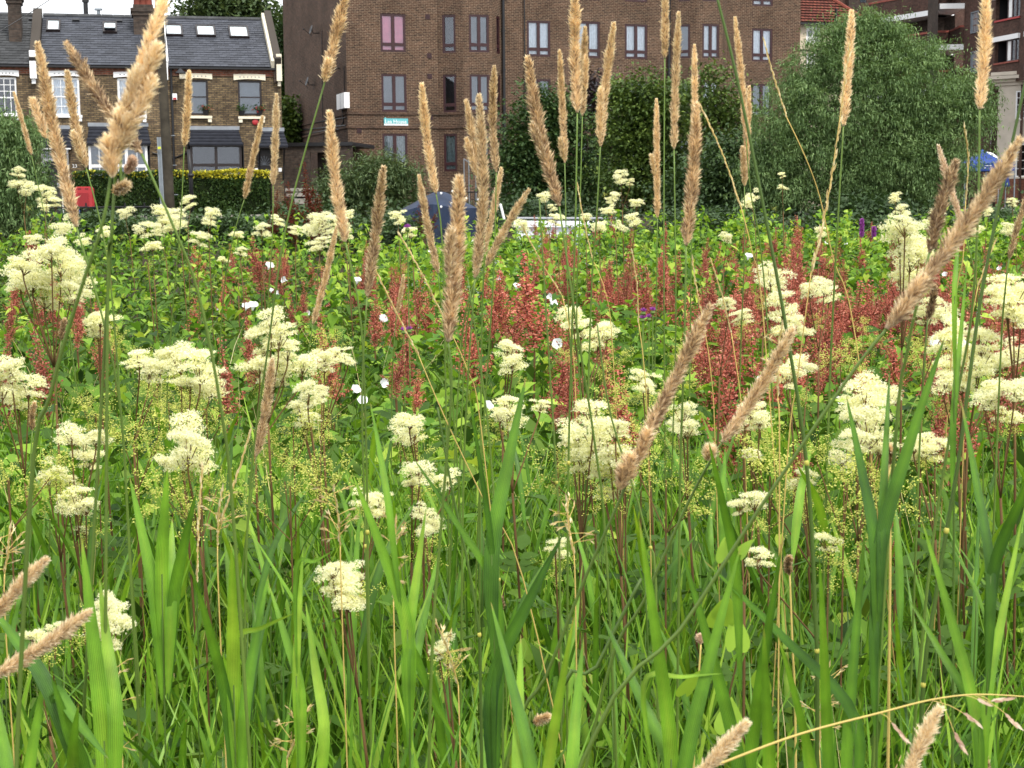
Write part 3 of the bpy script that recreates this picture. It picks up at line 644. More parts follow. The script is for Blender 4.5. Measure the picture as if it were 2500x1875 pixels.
mb = MB(); a, z = TF.sz(*q1(1846, 883)); mb.lathe(TF.P(a, z, 0), [(.13, 0), (.13, .07), (.08, .1), (.001, .11)], 16, TF.n); mb.build('bell_box', M['red'], t3)
for x, y in ((1855, 1230), (2027, 1228)):
    mb = MB(); TF.rbox(mb, b1(x-11, y-13, x+11, y+13), .16, .26); mb.build('wall_light', M['white'], t3)
mb = MB(); a, z = TF.sz(*q1(1338, 492)); mb.tube([TF.P(a, z+.05, .05), TF.P(a, z-.05, .35)], .03, 6); mb.lathe(TF.P(a-.2, z-.25, .4), [(.02, .2), (.07, .16), (.24, 0), (.22, 0)], 14); mb.build('wall_lamp', M['black'], t3)
bay_window(t3, (1380, 1045, 1752, 1252), M['dark_frame'], (.5,), .63, 'room')
pent_roof(t3, 'bay_roof', (1368, 936, 1757, 1045), DSL, .75)
pr = pent_roof(t3, 'porch_roof', (1872, 946, 2085, 1058), DSL, .8)
h = hs[2]; mb = MB(); TF.box(mb, h[0], h[1], GR, h[3], -.13, -.07); dr = mb.build('door', M['dark_frame'], t3)
mb = MB()
for k in range(9): an = math.pi*k/8; c = TF.P((h[0]+h[1])/2, h[3]-.75, -.06); mb.tube([c, c+TF.d*math.cos(an)*.3+Vector((0, 0, math.sin(an)*.38))], .012, 4)
mb.build('fanlight', M['lead'], dr)
for a in (pr[0]+.05, pr[1]-.15):
    mb = MB(); zb_ = pr[3]-.05; mb.tube([TF.P(a, zb_, .7), TF.P(a, zb_-.3, .5), TF.P(a, zb_-.7, .2), TF.P(a, zb_-1.3, .03)], .035, 6); mb.build('porch_bracket', M['black'], t3)
# flower pots on the two dark windows
leafpot = []
def flower_pot(x, y, lab, cols):
    a, z = TF.sz(*q1(x, y), .05); c = TF.P(a, z, .05)
    t = thing('flower_pot', c, lab, 'flower pot', 'flower pots on the window sills'); mb = MB(); mb.lathe(c, [(.09, 0), (.13, .2), (.14, .2), (.12, .17)], 12); mb.build('pot', M['black'], t)
    N = 160; P_ = np.array(c) + rng.normal(0, [.14, .07, .07], (N, 3)) + [0, 0, .27]; T, F_ = leaf_tpl('rhomb')
    V, F2, ti = scatter(T, F_, P_, rots(N, 0, 1.5), rng.uniform(.05, .09, N), rng.uniform(0, 1, N)); npmesh('flowering_plant', V, F2, cols, t, ti)
GRN = [(0, (.025, .06, .015)), (1, (.06, .13, .03))]
MP = mat('pot_plant_leaf', (.04, .1, .03), tint=GRN + [], trans=.2)
MPF = mat('red_flower_plant', (.04, .1, .03), tint=[(0, (.03, .08, .02)), (.72, (.05, .12, .03)), (.8, (.4, .02, .03)), (1, (.5, .03, .04))])
flower_pot(1490, 832, 'pot of small flowers on the cream sill of the left dark window', MPF)
flower_pot(1752, 836, 'left pot of green plants on the cream sill of the right dark window', MP)
flower_pot(1880, 834, 'right pot of pale flowers on the cream sill of the right dark window', MPF)

# low brick garage between the terrace and the flats
GF = Frame(S(676, 400, 66.5), S(862, 400, 66.0))
a0, a1 = .0, GF.len; zt = GF.sz(700, 358)[1]
t = thing('brick_outbuilding', GF.P(a1/2, GR), 'low sooty brick outbuilding with a flat dark roof between the terrace and the flats', 'outbuilding')
hh = GF.pbox(758, 372, 815, 520)
mb = MB(); GF.wall(mb, a0, a1, GR-.3, zt, [hh]); GF.wall(mb, hh[0], hh[1], GR-.3, zt, out=-1.2); GF.box(mb, a0-.01, a0+.2, GR, zt, -4, -.002); mb.build('wall', M['brick_dark'], t)
mb = MB(); GF.box(mb, a0-.1, a1, zt+.004, zt+.16, -4, .1); mb.build('roof', M['black'], t)

# ================================================================== the flats with the turquoise name board
ZL = 2.962
def q2(x, y): return (680+x/ZL, y/ZL)
def b2(x0, y0, x1, y1): return (680+x0/ZL, y0/ZL, 680+x1/ZL, y1/ZL)
def q3(x, y): return (1200+x/2.911, y/2.911)
def b3(x0, y0, x1, y1): return (1200+x0/2.911, y0/2.911, 1200+x1/2.911, y1/2.911)
LA, LB = S(*q2(488, 300), 70), S(*q3(2195, 200), 77.6)
LF = Frame(LA, LB)
TOPZ = 17.5
FH = LF.sz(*q2(840, 100))[1] - LF.sz(*q2(840, 535))[1]       # storey height
fl = thing('flats', LF.P(LF.len/2, GR), 'four-storey dark brown brick block of flats with maroon windows and a turquoise name board', 'block of flats')
side_dir = -LF.n
SB = LF.o + side_dir*15
# side wall frame: from back to front corner
SF = Frame(SB, LF.o)
if SF.n.x > 0: SF = Frame(SB, LF.o, flip=True)
def hrow(bx, fn=b2, F=LF, out=0): return F.pbox(*fn(*bx), out=out)
W3 = []   # (hole, kind)
cols_main = [((735, 100, 920, 376), b2, ['pink', 'blind', 'curtain_dim'])]
# bays: plan profile (along, out)
def bay_profile(xs, fn, o=.85):
    q = fn; return [(LF.sz(*q(xs[0], 300))[0], 0), (LF.sz(*q(xs[1], 300), o)[0], o), (LF.sz(*q(xs[2], 300), o)[0], o), (LF.sz(*q(xs[3], 300))[0], 0)]
bayA = bay_profile((1148, 1335, 1545, 1612), q2); bayB = bay_profile((1262, 1462, 1640, 1672), q3)
segs = [(0, 0), *bayA, *bayB, (LF.len, 0)]
holes_by = {i: [] for i in range(len(segs)-1)}
frames = []
for i in range(len(segs)-1):
    frames.append(Frame(LF.P(segs[i][0], 0, segs[i][1]), LF.P(segs[i+1][0], 0, segs[i+1][1])))
def add(i, bx, fn, **kw):
    h = frames[i].pbox(*fn(*bx)); holes_by[i].append((h, kw))
    return h
def stack(i, bx, fn, kws, up=2, **common):
    h = add(i, bx, fn, **{**kws[0], **common})
    for k in range(1, up+1): holes_by[i].append(((h[0], h[1], h[2]+FH*k, h[3]+FH*k), {**kws[0], 'back': 'curtain', **common}))
    for k in range(1, len(kws)): holes_by[i].append(((h[0], h[1], h[2]-FH*k, h[3]-FH*k), {**kws[k], **common}))
two = dict(vert=(.5,), rows=(.2,))
stack(0, (737, 100, 920, 376), b2, [dict(back='pink', backfrac=((.03, .97),)), dict(back='blind'), dict(back='curtain_dim', backfrac=((.03, .42), (.56, .97)))], **two)
one = dict(vert=(), rows=(.2,))
stack(1, (1184, 106, 1279, 383), b2, [dict(back='room'), dict(back='room'), dict(back='curtain_dim', backfrac=((.05, .95),))], **one)
stack(2, (1378, 105, 1522, 378), b2, [dict(back='blind'), dict(back='blind'), dict(back='curtain_dim')], **two)
stack(3, (1576, 118, 1600, 388), b2, [dict(back='room'), dict(back='room'), dict(back='room')], **one)
for bx, b_ in (((252, 147, 418, 400), 'curtain'), ((600, 152, 770, 410), 'curtain'), ((948, 172, 1107, 418), 'curtain')):
    stack(4, bx, b3, [dict(back=b_), dict(back='curtain_dim'), dict(back='curtain_dim')], **two)
stack(5, (1328, 172, 1410, 414), b3, [dict(back='blind'), dict(back='blind'), dict(back='blind')], **one)
stack(6, (1498, 170, 1618, 414), b3, [dict(back='curtain'), dict(back='curtain'), dict(back='curtain_dim')], **two)
stack(8, (1850, 203, 1996, 438), b3, [dict(back='curtain'), dict(back='curtain_dim'), dict(back='curtain_dim')], **two)
mb = MB()
for i, F in enumerate(frames):
    F.wall(mb, 0, F.len, GR-.3, TOPZ, [h for h, _ in holes_by[i]])
mb.build('wall', M['brick_lea'], fl)
mb = MB(); SF.wall(mb, 0, SF.len, GR-.3, TOPZ)
RB = LF.P(LF.len, 0) + side_dir*15; RF = Frame(LF.P(LF.len, 0), RB, flip=True); RF.wall(mb, 0, RF.len, GR-.3, TOPZ)
BF = Frame(SB, RB); BF.wall(mb, 0, BF.len, GR-.3, TOPZ); mb.build('end_wall', M['brick_lea_side'], fl)
mb = MB(); P0 = [LF.P(-.4, TOPZ, .5), LF.P(LF.len+.4, TOPZ, .5), LF.P(LF.len+.4, TOPZ, -15.4), LF.P(-.4, TOPZ, -15.4)]; R0 = [LF.P(7, TOPZ+4, -7.5), LF.P(LF.len-7, TOPZ+4, -7.5)]
mb.quad(P0[0], P0[1], R0[1], R0[0]); mb.quad(P0[2], P0[3], R0[0], R0[1]); mb.tri(P0[1], P0[2], R0[1]); mb.tri(P0[3], P0[0], R0[0]); mb.quad(*P0); mb.build('roof', M['brown_tile'], fl)
for i, F in enumerate(frames):
    for h, kw in holes_by[i]:
        window(fl, F, h, M['maroon'], fw_=.1, mid=.15, depth=.07, **kw)
# string courses below and above the name board
zc1, zc2 = LF.sz(*q2(600, 912))[1], LF.sz(*q2(600, 812))[1]
for zc in (zc1, zc2):
    for k_, F in enumerate(frames[:]+[SF]):
        mb = MB(); F.box(mb, -.0, F.len, zc-.09, zc+.02, -.01, .055-k_*.0004); mb.build('string_course', M['brick_lea_side'], fl)
# drain pipes
for px_, fn in (((1628, 400), q2), ((235, 300), q3), ((1262, 300), q3)):
    a = LF.sz(*fn(*px_), .12)[0]; mb = MB(); mb.tube([LF.P(a, TOPZ, .12), LF.P(a, GR, .12)], .075 if fn == q2 or px_[0] > 1000 else .03, 8)
    for k in range(9): mb.tube([LF.P(a, 2.5+1.8*k, .12), LF.P(a, 2.58+1.8*k, .12)], .1 if fn == q2 or px_[0] > 1000 else .04, 8)
    mb.build('drainpipe', M['black'], fl)
for x, y in ((1078, 122), (1090, 403), (1093, 552), (1100, 848), (584, 946)):     # air bricks
    mb = MB(); a, z = LF.sz(*q2(x, y)); LF.box(mb, a-.11, a+.11, z-.11, z+.11, .002, .02)
    for k in range(4): LF.box(mb, a-.1, a+.1, z-.085+k*.05, z-.07+k*.05, .02, .028)
    mb.build('air_brick', M['maroon'], fl)
# name board
mb = MB(); a0, a1, z0, z1 = hrow((760, 857, 934, 908)); LF.box(mb, a0, a1, z0, z1, .03, .07); sg = thing('name_board', LF.P((a0+a1)/2, z0, .05), 'turquoise name board reading Lea House on the brick wall', 'sign')
LF.box(mb, a0+.05, a0+.1, z1, z1+.05, 0, .05); mb.build('board', M['blue_sign'], sg)
mb = MB(); LF.box(mb, a0, a1, z0, z0+(z1-z0)*.24, .066, .078); mb.build('white_strip', M['white'], sg)
text('Lea House', sg, LF, 680+769/ZL, 891/ZL, 9.0, M['white'], .076, bold=True)
mb = MB()
for k in range(7): LF.box(mb, a0+1.36+.07*k, a0+1.41+.07*k, z0+.035, z0+.06, .078, .081)
mb.build('small_print', M['black'], sg)
# dishes, cables and a white box on the end wall
def dish(x, y, lab):
    a, z = SF.sz(*q2(x, y)); c = SF.P(a, z, .35); t = thing('satellite_dish', SF.P(a, z, 0), lab, 'satellite dish')
    mb = MB(); ax = Vector((-.9, -.35, .3)).normalized(); mb.lathe(c, [(.001, 0), (.12, .012), (.21, .05), (.225, .06), (.21, .055), (.001, .01)], 18, ax); mb.build('dish', M['black'], t, True)
    mb = MB(); mb.tube([SF.P(a, z-.15, 0), SF.P(a, z-.15, .3), c], .025, 6); mb.tube([c-Vector((0, 0, .28)), c+ax*.42-Vector((0, 0, .1))], .012, 5); mb.tube([c+ax*.38-Vector((0, 0, .1)), c+ax*.46-Vector((0, 0, .1))], .035, 6); mb.build('bracket', M['black'], t)
dish(292, 218, 'highest of the small black satellite dishes on the end wall of the flats'); dish(440, 470, 'black satellite dish above the white box on the end wall'); dish(262, 592, 'tiny black satellite dish at mid height of the end wall'); dish(150, 850, 'lowest black satellite dish near the rear edge of the end wall')
a0, a1, z0, z1 = hrow((427, 676, 483, 788), F=SF, out=.2); t = thing('utility_box', SF.P(a0, z0), 'tall white utility box fixed to the brick end wall near the corner', 'utility box')
mb = MB(); SF.box(mb, min(a0, a1), max(a0, a1), z0, z1, .002, .25); mb.build('casing', M['white'], t); mb = MB(); am = (a0+a1)/2; SF.box(mb, am-.01, am+.01, z0+.03, z1-.03, .25, .258); mb.build('door_seam', M['lead'], t)
def cable(pts, F, r_, fn=q2):
    P_ = [F.P(*F.sz(*fn(*p)), .03) for p in pts]; mb = MB(); mb.tube(P_, r_, 5); mb.build('cable', M['black'], fl)
cable([(318, 220), (320, 560), (325, 930), (330, 1050)], SF, .018); cable([(478, 480), (482, 680)], SF, .02); cable([(465, 790), (475, 880), (440, 935), (400, 925), (330, 945), (120, 985)], SF, .03); cable([(490, 905), (120, 945)], SF, .03); cable([(120, 920), (300, 880), (490, 850)], SF, .02)
# steps rail beside the flats
mb = MB()
for x in (1340, 1375, 1425): a, z = LF.sz(*q2(x, 1150), 1.6); mb.tube([LF.P(a, GR, 1.6), LF.P(a, z, 1.6)], .025, 6)
a0_, z0_ = LF.sz(*q2(1340, 1148), 1.6); a1_, z1_ = LF.sz(*q2(1425, 1210), 1.6); mb.tube([LF.P(a0_, z0_, 1.6), LF.P(a1_, z1_, 1.6)], .025, 6)
rl = mb.build('handrail', M['galv']); props(rl, 'grey steel handrail by the entrance at the foot of the flats', 'handrail')

# ================================================================== cream house with red roof
CF = Frame(S(1940, 100, 88), S(2200, 100, 90))
zE = CF.sz(2000, 56)[1]; ce = CF.sz(2105, 56)[0]
t = thing('cream_house', CF.P(ce/2, GR), 'cream rendered house with red tiled hipped roof beyond the flats', 'house')
hh = CF.pbox(1968.5, 61, 2003, 103.5); h2 = CF.pbox(2025, 60, 2040, 90); h3 = CF.pbox(1969, 130, 1990, 165)
mb = MB(); CF.wall(mb, -9, ce, GR-.3, zE, [hh, h3]); CF.box(mb, ce-.2, ce-.001, GR, zE, -9, -.003); mb.build('wall', M['render_cream'], t)
for h in (hh, h3): window(t, CF, h, M['white'], vert=(.5,), rows=(.24, .76) if h is hh else (.5,), back='room', fw_=.09, mid=.17, depth=.06, sill='white')
mb = MB(); e = .35; zc = zE+3.6; A, B = CF.P(-9, zE-.02, e), CF.P(ce+e, zE-.02, e); C_, D_ = CF.P(ce-3.2, zc, -4), CF.P(-9, zc, -4); Bk, Dk = CF.P(ce+e, zE-.02, -8.5), CF.P(-9, zE-.02, -8.5)
mb.quad(A, B, C_, D_, [(0, 0), (14, 0), (11, 5.6), (0, 5.6)]); mb.quad(B, Bk, C_, C_, [(0, 0), (8, 0), (4, 5), (4, 5)]); mb.quad(Bk, Dk, D_, C_, [(0, 0), (14, 0), (14, 5.6), (0, 5.6)])
rf = mb.build('roof', M['redtile'], t)
mb = MB(); mb.tube([B+Vector((0, 0, .05)), C_+Vector((0, 0, .07))], .13, 8); mb.build('hip_tiles', M['clay'], rf)
# raised courses of tiles
mb = MB()
for k in range(20):
    u = k/20; p0 = A.lerp(D_, u); p1 = B.lerp(C_, u); dn = (D_-A).normalized(); nn = (B-A).cross(D_-A).normalized(); nn = nn if nn.z > 0 else -nn
    q_ = [p0, p1, p1+dn*.26, p0+dn*.26]; mb.hexa([p+nn*.002 for p in q_]+[q_[0]+nn*.07, q_[1]+nn*.07, q_[2]+nn*.02, q_[3]+nn*.02], lambda q: ((Vector(q)-A).dot(CF.d), (Vector(q)-A).dot(dn)))
mb.build('tile_courses', M['redtile'], t, kind='stuff')
mb = MB(); CF.box(mb, -9, ce+.3, zE-.16, zE-.04, .3, .42); mb.build('gutter', M['black'], t)
mb = MB(); a = CF.sz(2041, 50, .4)[0]; mb.tube([CF.P(a, zE-1.5, .3), CF.P(a, zE-.1, .4), CF.P(a, zE+.75, .4)], .08, 8); mb.build('vent_pipe', M['black'], t)
mb = MB(); z = CF.sz(2000, 123.5)[1]; CF.box(mb, -9, ce, z-.05, z+.05, .003, .05); mb.build('band', M['maroon'], t)

# plain brick building glimpsed above the willow
PF = Frame(S(2040, 60, 118), S(2330, 60, 118))
t = thing('rear_building', PF.P(8, GR), 'plain brown brick building with a small grey window above the willow top', 'building')
hh = PF.pbox(2097, -12, 2116, 7); mb = MB(); PF.wall(mb, -4, 11, GR, 24, [hh]); mb.build('wall', M['brick_plum'], t); window(t, PF, hh, M['black'], vert=(), rows=(), back='blind', depth=.06)
mb = MB(); x0 = PF.sz(2068, 40)[0]; x1 = PF.sz(2095, 40)[0]; PF.box(mb, x0, x1, GR, 24, .003, .5); mb.build('buttress', M['brick_dark'], t)
mb = MB(); g = [PF.P(*PF.sz(2095, 35), 2.0), PF.P(*PF.sz(2124, 12), 2.0), PF.P(*PF.sz(2185, 42), 2.0)]
mb.tri(*g); g2 = [p - PF.n*.6 for p in g]; mb.tri(*g2); mb.quad(g[0], g[1], g2[1], g2[0]); mb.quad(g[1], g[2], g2[2], g2[1]); mb.quad(g[2], g[0], g2[0], g2[2]); mb.build('small_hipped_roof', M['redtile'], t)

# ================================================================== balcony block at the right
t = thing('balcony_block', S(2400, 500, 98), 'brick apartment block with white balcony edges above a cream rendered ground floor', 'apartment block')
V = [(2120, 110), (2200, 107), (2284, 104), (2326, 104), (2353, 101), (2426, 97.0), (2491, 94.2), (2504, 93.6), (2570, 90.8)]
Z = [S(x, 100, Y) for x, Y in V]
def seg(i): return Frame(Z[i], Z[i+1])
zsl = 14.1; FH2 = 2.62
ZT = 21.5; zst = 8.9
balc = (0, 1, 2, 3); 
mb = MB(); mw_ = MB(); mc = MB(); md = MB(); mi = MB()
for i in range(len(V)-1):
    F = seg(i); L = F.len
    if i in balc:
        for k in range(-2, 3):
            z0 = zsl + FH2*k
            if z0+1.5 > ZT: continue
            for nm_, mt_, a_ in (('balcony_slab', 'white', (z0, z0+.34, -1.6, .06)), ('parapet', 'brick_plum', (z0+.341, z0+1.42, -.22, 0)), ('coping', 'coping', (z0+1.421, z0+1.55, -.27, .05))):
                b9 = MB(); F.box(b9, 0, L, *a_); b9.build(nm_, M[mt_], t)
        F.wall(mi, 0, L, GR, ZT, out=-1.7)
    elif i in (4, 7):
        pass
pf = seg(4); lat = []
for yy in ((28, 80), (125, 178)):
    lat.append(pf.pbox(2371, yy[0], 2389.5, yy[1]))
pf.wall(mb, 0, pf.len, GR, ZT, lat)
for i, xs in ((5, (2428, 2489)), (7, (2506, 2568))):
    F = seg(i); hs_ = []
    for k in range(-1, 3): hs_.append((.15, F.len-.12, zsl+FH2*k-1.3, zsl+FH2*k-.0))
    F.wall(mb, 0, F.len, zst, ZT, hs_, reveal=.25); F.wall(mb, 0, F.len, GR, zst, out=-.35); pf.wall(mb, pf.len, pf.len+.9, GR, zst, out=-.004)
    for h in hs_:
        w_ = MB(); F.box(w_, h[0]-.12, h[1]+.1, h[3]+.002, h[3]+.3, -.02, .16); w_.build('window_canopy', M['white'], t)
        w_ = MB(); F.box(w_, h[0]-.05, h[1]+.05, h[2]-.1, h[2]-.002, -.05, .08); w_.build('sill', M['redpaint'] if h is hs_[1] else M['coping'], t)
        mid_ = h[0]+(h[1]-h[0])*.47
        w_ = MB(); F.box(w_, h[0]-.1, h[1]+.1, h[2]-.1, h[3]+.1, -1.3, -1.2)
        for q in ((h[0]-.1, h[0]-.01, h[2]-.1, h[3]+.1), (h[1]+.01, h[1]+.1, h[2]-.1, h[3]+.1), (h[0], h[1], h[2]-.1, h[2]-.01), (h[0], h[1], h[3]+.01, h[3]+.1)): F.box(w_, *q, -1.2, -.27)
        w_.build('room_back', M['room'], t)
        fr_ = window(t, F, (mid_, h[1], h[2], h[3]), M['maroon'], vert=(.36, .68), rows=(), back='curtain_dim', fw_=.06, mid=.1, depth=.1)
        w_ = MB(); F.box(w_, mid_+.08, mid_+(h[1]-mid_)*.33, h[2]+.07, h[3]-.07, -.09, -.07); w_.build('side_panel', M['white'], fr_)
F = seg(6); F.wall(mb, 0, F.len, zst, ZT, out=.02)
mb.build('wall', M['brick_plum'], t)
mi.build('recess_wall', M['brick_dark'], t); 
for h in lat:
    w_ = MB(); f = .07; pf.box(w_, h[0], h[1], h[2], h[2]+f, -.1, .05); pf.box(w_, h[0], h[1], h[3]-f, h[3], -.1, .05); pf.box(w_, h[0], h[0]+f, h[2]+f, h[3]-f, -.1, .05); pf.box(w_, h[1]-f, h[1], h[2]+f, h[3]-f, -.1, .05)
    fr = w_.build('lattice_window', M['galv'], t); W, H = h[1]-h[0], h[3]-h[2]
    for r_ in range(3):
        for c_ in range(4):
            w_ = MB(); a = h[0]+W*(.2+.2*c_); z0 = h[2]+H*(.08+.3*r_); pf.box(w_, a-.03, a+.03, z0, z0+H*.25, -.06, -.02); w_.build('baluster', M['lead'], fr)
    w_ = MB(); pf.box(w_, h[0], h[1], h[2], h[3], -.5, -.45); w_.build('room_back', M['bluepaint'], fr)
# rendered lower storeys
mb = MB(); hs_ = {}
SR = Frame(S(2437, 250, 95.5), S(2620, 250, 92.5))
ha = SR.pbox(2479.5, 221, 2512, 290); hb = SR.pbox(2479, 351, 2514, 432)
hc = SR.pbox(2560, 221, 2592, 290); hd = SR.pbox(2560, 351, 2592, 432)
zred = SR.sz(2490, 436)[1]
SR.wall(mb, 0, SR.len, zred, SR.sz(2470, 208)[1], [ha, hb, hc, hd]); Fs = Frame(SR.P(0, 0, 0), SR.P(0, 0, -5) + Vector((1.2, 0, 0))); Fs.wall(mb, 0, Fs.len, zred, SR.sz(2470, 208)[1]); mb.build('rendered_wall', M['render_pale'], t)
mb = MB(); SR.wall(mb, 0, SR.len, GR-.2, zred, out=.04); mb.build('brick_plinth', M['brick_red'], t)
mb = MB(); zc = SR.sz(2470, 208)[1]
for k, (dz, o_) in enumerate(((0, .1), (.2, .25), (.38, .45), (.62, .3))): SR.box(mb, -.1-o_, SR.len, zc+dz, zc+dz+.2, -4, o_)
mb.build('cornice', M['render_pale'], t)
for h in (ha, hb, hc, hd): window(t, SR, h, M['white'], vert=(.33, .66), rows=(.25, .5, .75), back='room', fw_=.08, mid=.035, depth=.06, sill='render_pale')

# building glimpsed between the terrace and the flats
BF2 = Frame(S(600, 100, 95), S(740, 100, 95))
t = thing('distant_house', BF2.P(1.5, GR), 'brown tiled roof of a distant house between the terrace and the flats', 'house')
zb_ = BF2.sz(670, 106)[1]; zt_ = BF2.sz(670, 80)[1]+.3; mb = MB(); BF2.wall(mb, -1, 6, GR, zb_); mb.build('wall', M['brick_yellow'], t)
mb = MB(); mb.hexa([BF2.P(-1, zb_, .3), BF2.P(6, zb_, .3), BF2.P(6, zb_, -6), BF2.P(-1, zb_, -6), BF2.P(-1, zt_, -2.2), BF2.P(6, zt_, -2.2), BF2.P(6, zt_, -2.4), BF2.P(-1, zt_, -2.4)], lambda q: (q[0]*1.0, q[2]*1.6)); mb.build('roof', M['brown_tile'], t)

# ================================================================== street furniture
t = thing('telegraph_pole', S(412, 560, 47), 'weathered wooden telegraph pole in front of the terrace', 'telegraph pole')
p0 = S(416, 545, 47); p1 = S(384, -60, 47); p0.z = ground_z(47)-.1; mb = MB(); n = 9
mb.tube([p0.lerp(p1, k/n) for k in range(n+1)], [.165-.045*k/n for k in range(n+1)], 14); mb.build('pole', M['wood'], t, True)
mb = MB()
for k in range(5): p = p0.lerp(p1, .12+.06*k); s_ = .17 if k % 2 else -.17; mb.tube([p+Vector((-s_, -.02, 0)), p+Vector((-s_*1.7, -.02, 0))], .012, 5)
mb.build('step_iron', M['galv'], t)
mb = MB(); a = p0.lerp(p1, .86)
mb.tube([a+Vector((.12, -.05, 0)), a+Vector((.2, -.05, -.5)), a+Vector((.17, -.08, -1.2))], .012, 5); mb.build('cable', M['black'], t)
t = thing('steel_post', S(397, 545, 46.5), 'grey galvanised steel post with a yellow mark beside the wooden pole', 'post')
mb = MB(); b_ = S(399, 560, 46.5); tp = S(387.5, 335, 46.5); b_.z = ground_z(46)-.1
for dx in (-.045, .045): mb.tube([b_+Vector((dx, 0, 0)), tp+Vector((dx, 0, 0))], .02, 4)
mb.hexa([b_+Vector((-.06, .01, 0)), b_+Vector((.06, .01, 0)), b_+Vector((.06, .03, 0)), b_+Vector((-.06, .03, 0)), tp+Vector((-.06, .01, 0)), tp+Vector((.06, .01, 0)), tp+Vector((.06, .03, 0)), tp+Vector((-.06, .03, 0))]); mb.build('post', M['galv'], t)
mb = MB(); mb.box(S(389, 361, 46.4), .09, .02, .07); mb.build('mark', M['yellow'], t)
t = thing('black_post', S(467, 500, 52), 'slim black post rising in front of the yellow-topped hedge', 'post')
mb = MB(); b_ = S(467.5, 500, 52); b_.z = GR-.1; mb.tube([b_, S(466, 425, 52), S(460, 365, 52)], [.085, .065, .055], 10); mb.tube([S(466.2, 432, 52), S(466, 424, 52)], .1, 10); mb.build('column', M['black'], t, True)
t = thing('overhead_wire', S(60, 60, 52), 'thin overhead wire crossing the sky at the top left', 'wire')
mb = MB(); mb.tube([S(-60, 112, 58), S(60, 40, 52), S(135, -10, 49), S(200, -60, 46)], .014, 4); mb.build('wire', M['black'], t)
# lifebuoy housing
t = thing('lifebuoy_housing', S(207, 520, 44), 'red plastic lifebuoy housing in front of the hedge', 'lifebuoy housing')
c = S(207, 482, 44); Wd, Hd = 47/FPX*44, 52/FPX*44; n = 10; prof = []
def rr(w_, h_, r_): 
    out = []
    for (cx, cz, a0) in ((w_/2-r_, h_/2-r_, 0), (-w_/2+r_, h_/2-r_, 90), (-w_/2+r_*.6, -h_/2+r_*.6, 180), (w_/2-r_*.6, -h_/2+r_*.6, 270)):
        q = r_ if a0 < 180 else r_*.6
        for k in range(5): an = R(a0+22.5*k); out.append((cx+q*math.cos(an), cz+q*math.sin(an)))
    return out
mb = MB(); o1 = rr(Wd, Hd, .1); o2 = rr(Wd*.9, Hd*.9, .09)
for L_, (y0, y1) in ((o1, (0, .1)), (o2, (.1, .14))):
    i = len(mb.v); m_ = len(L_)
    for y_ in (y0, y1): mb.v += [(c.x+a, c.y-y_, c.z+b) for a, b in L_]
    for k in range(m_): mb.f.append((i+k, i+(k+1) % m_, i+m_+(k+1) % m_, i+m_+k)); mb.uv.append([(0, 0)]*4)
    mb.f.append(tuple(i+m_+k for k in range(m_))); mb.uv.append([(0, 0)]*m_)
i = len(mb.v)
mb.build('casing', M['red'], t, False)
mb = MB(); mb.box(c+Vector((0, -.15, -.06)), Wd*.5, .02, Hd*.62); mb.build('front_recess', mat('dull_red', (.25, .02, .025), .6), t)
for dx in (-.13, -.08, .08, .13):
    mb = MB(); mb.box(c+Vector((dx, -.15, Hd*.4)), .035, .015, .02); mb.build('slot', M['black'], t)
mb = MB(); mb.box(Vector((c.x, c.y+.05, (c.z-Hd/2+GR)/2+.02)), .09, .09, max(.3, c.z-Hd/2-GR+.3)); mb.build('post', M['wood'], t)
# railing along the far bank
def railing(x0, x1, yt, Y, lab, nb, grp=None):
    t = thing('railing', S((x0+x1)/2, yt, Y), lab, 'railing'); A = S(x0, yt, Y); B = S(x1, yt, Y); gz = ground_z(Y)-.1; zt_ = A.z
    B.z = zt_; mb = MB(); mb.tube([A, B], .022, 6); mb.build('top_rail', M['black'], t)
    mb = MB(); mb.tube([A-Vector((0, 0, .85)), B-Vector((0, 0, .85))], .016, 6); mb.build('bottom_rail', M['black'], t)
    for k in range(nb+1):
        p = A.lerp(B, k/nb); mb = MB(); mb.tube([Vector((p.x, p.y, gz)), Vector((p.x, p.y, zt_+(.12 if k % 8 == 0 else -.0)))], .025 if k % 8 == 0 else .009, 5); mb.build('bar' if k % 8 else 'post', M['black'], t)
railing(20, 400, 508, 42, 'black iron railing along the far bank below the red housing', 64)
railing(1035, 1180, 470, 60, 'black iron railing at the foot of the flats behind the canvas cover', 28)
for x, y, w_, h_, lab in ((191, 517, 8, 11, 'small blue square sign with a white symbol at the right of the railing'), (173, 519, 9, 10, 'small blue sign between the other two on the railing'), (95, 520, 8, 10, 'small blue sign at the left of the railing by the brown post')):
    Y = 41.9; c = S(x, y, Y); t = thing('blue_sign', c, lab, 'sign'); mb = MB(); mb.box(c, w_/FPX*Y, .02, h_/FPX*Y); mb.build('plate', M['bluepaint'], t)
    mb = MB(); mb.box(c+Vector((-.01, -.013, .0)), .03, .006, .07); mb.box(c+Vector((.012, -.013, .0)), .018, .006, .03); mb.build('symbol', M['white'], t)
for x in (66,):
    c = S(x, 545, 40); c.z = ground_z(40)-.1; tz = S(x, 514, 40).z; mb = MB(); mb.box(Vector((c.x, 40, (c.z+tz)/2)), .22, .22, tz-c.z); mb.box(Vector((c.x, 40, tz+.02)), .26, .26, .05); props(mb.build('wooden_post', M['coping']), 'brown square post at the left end of the railing', 'post')

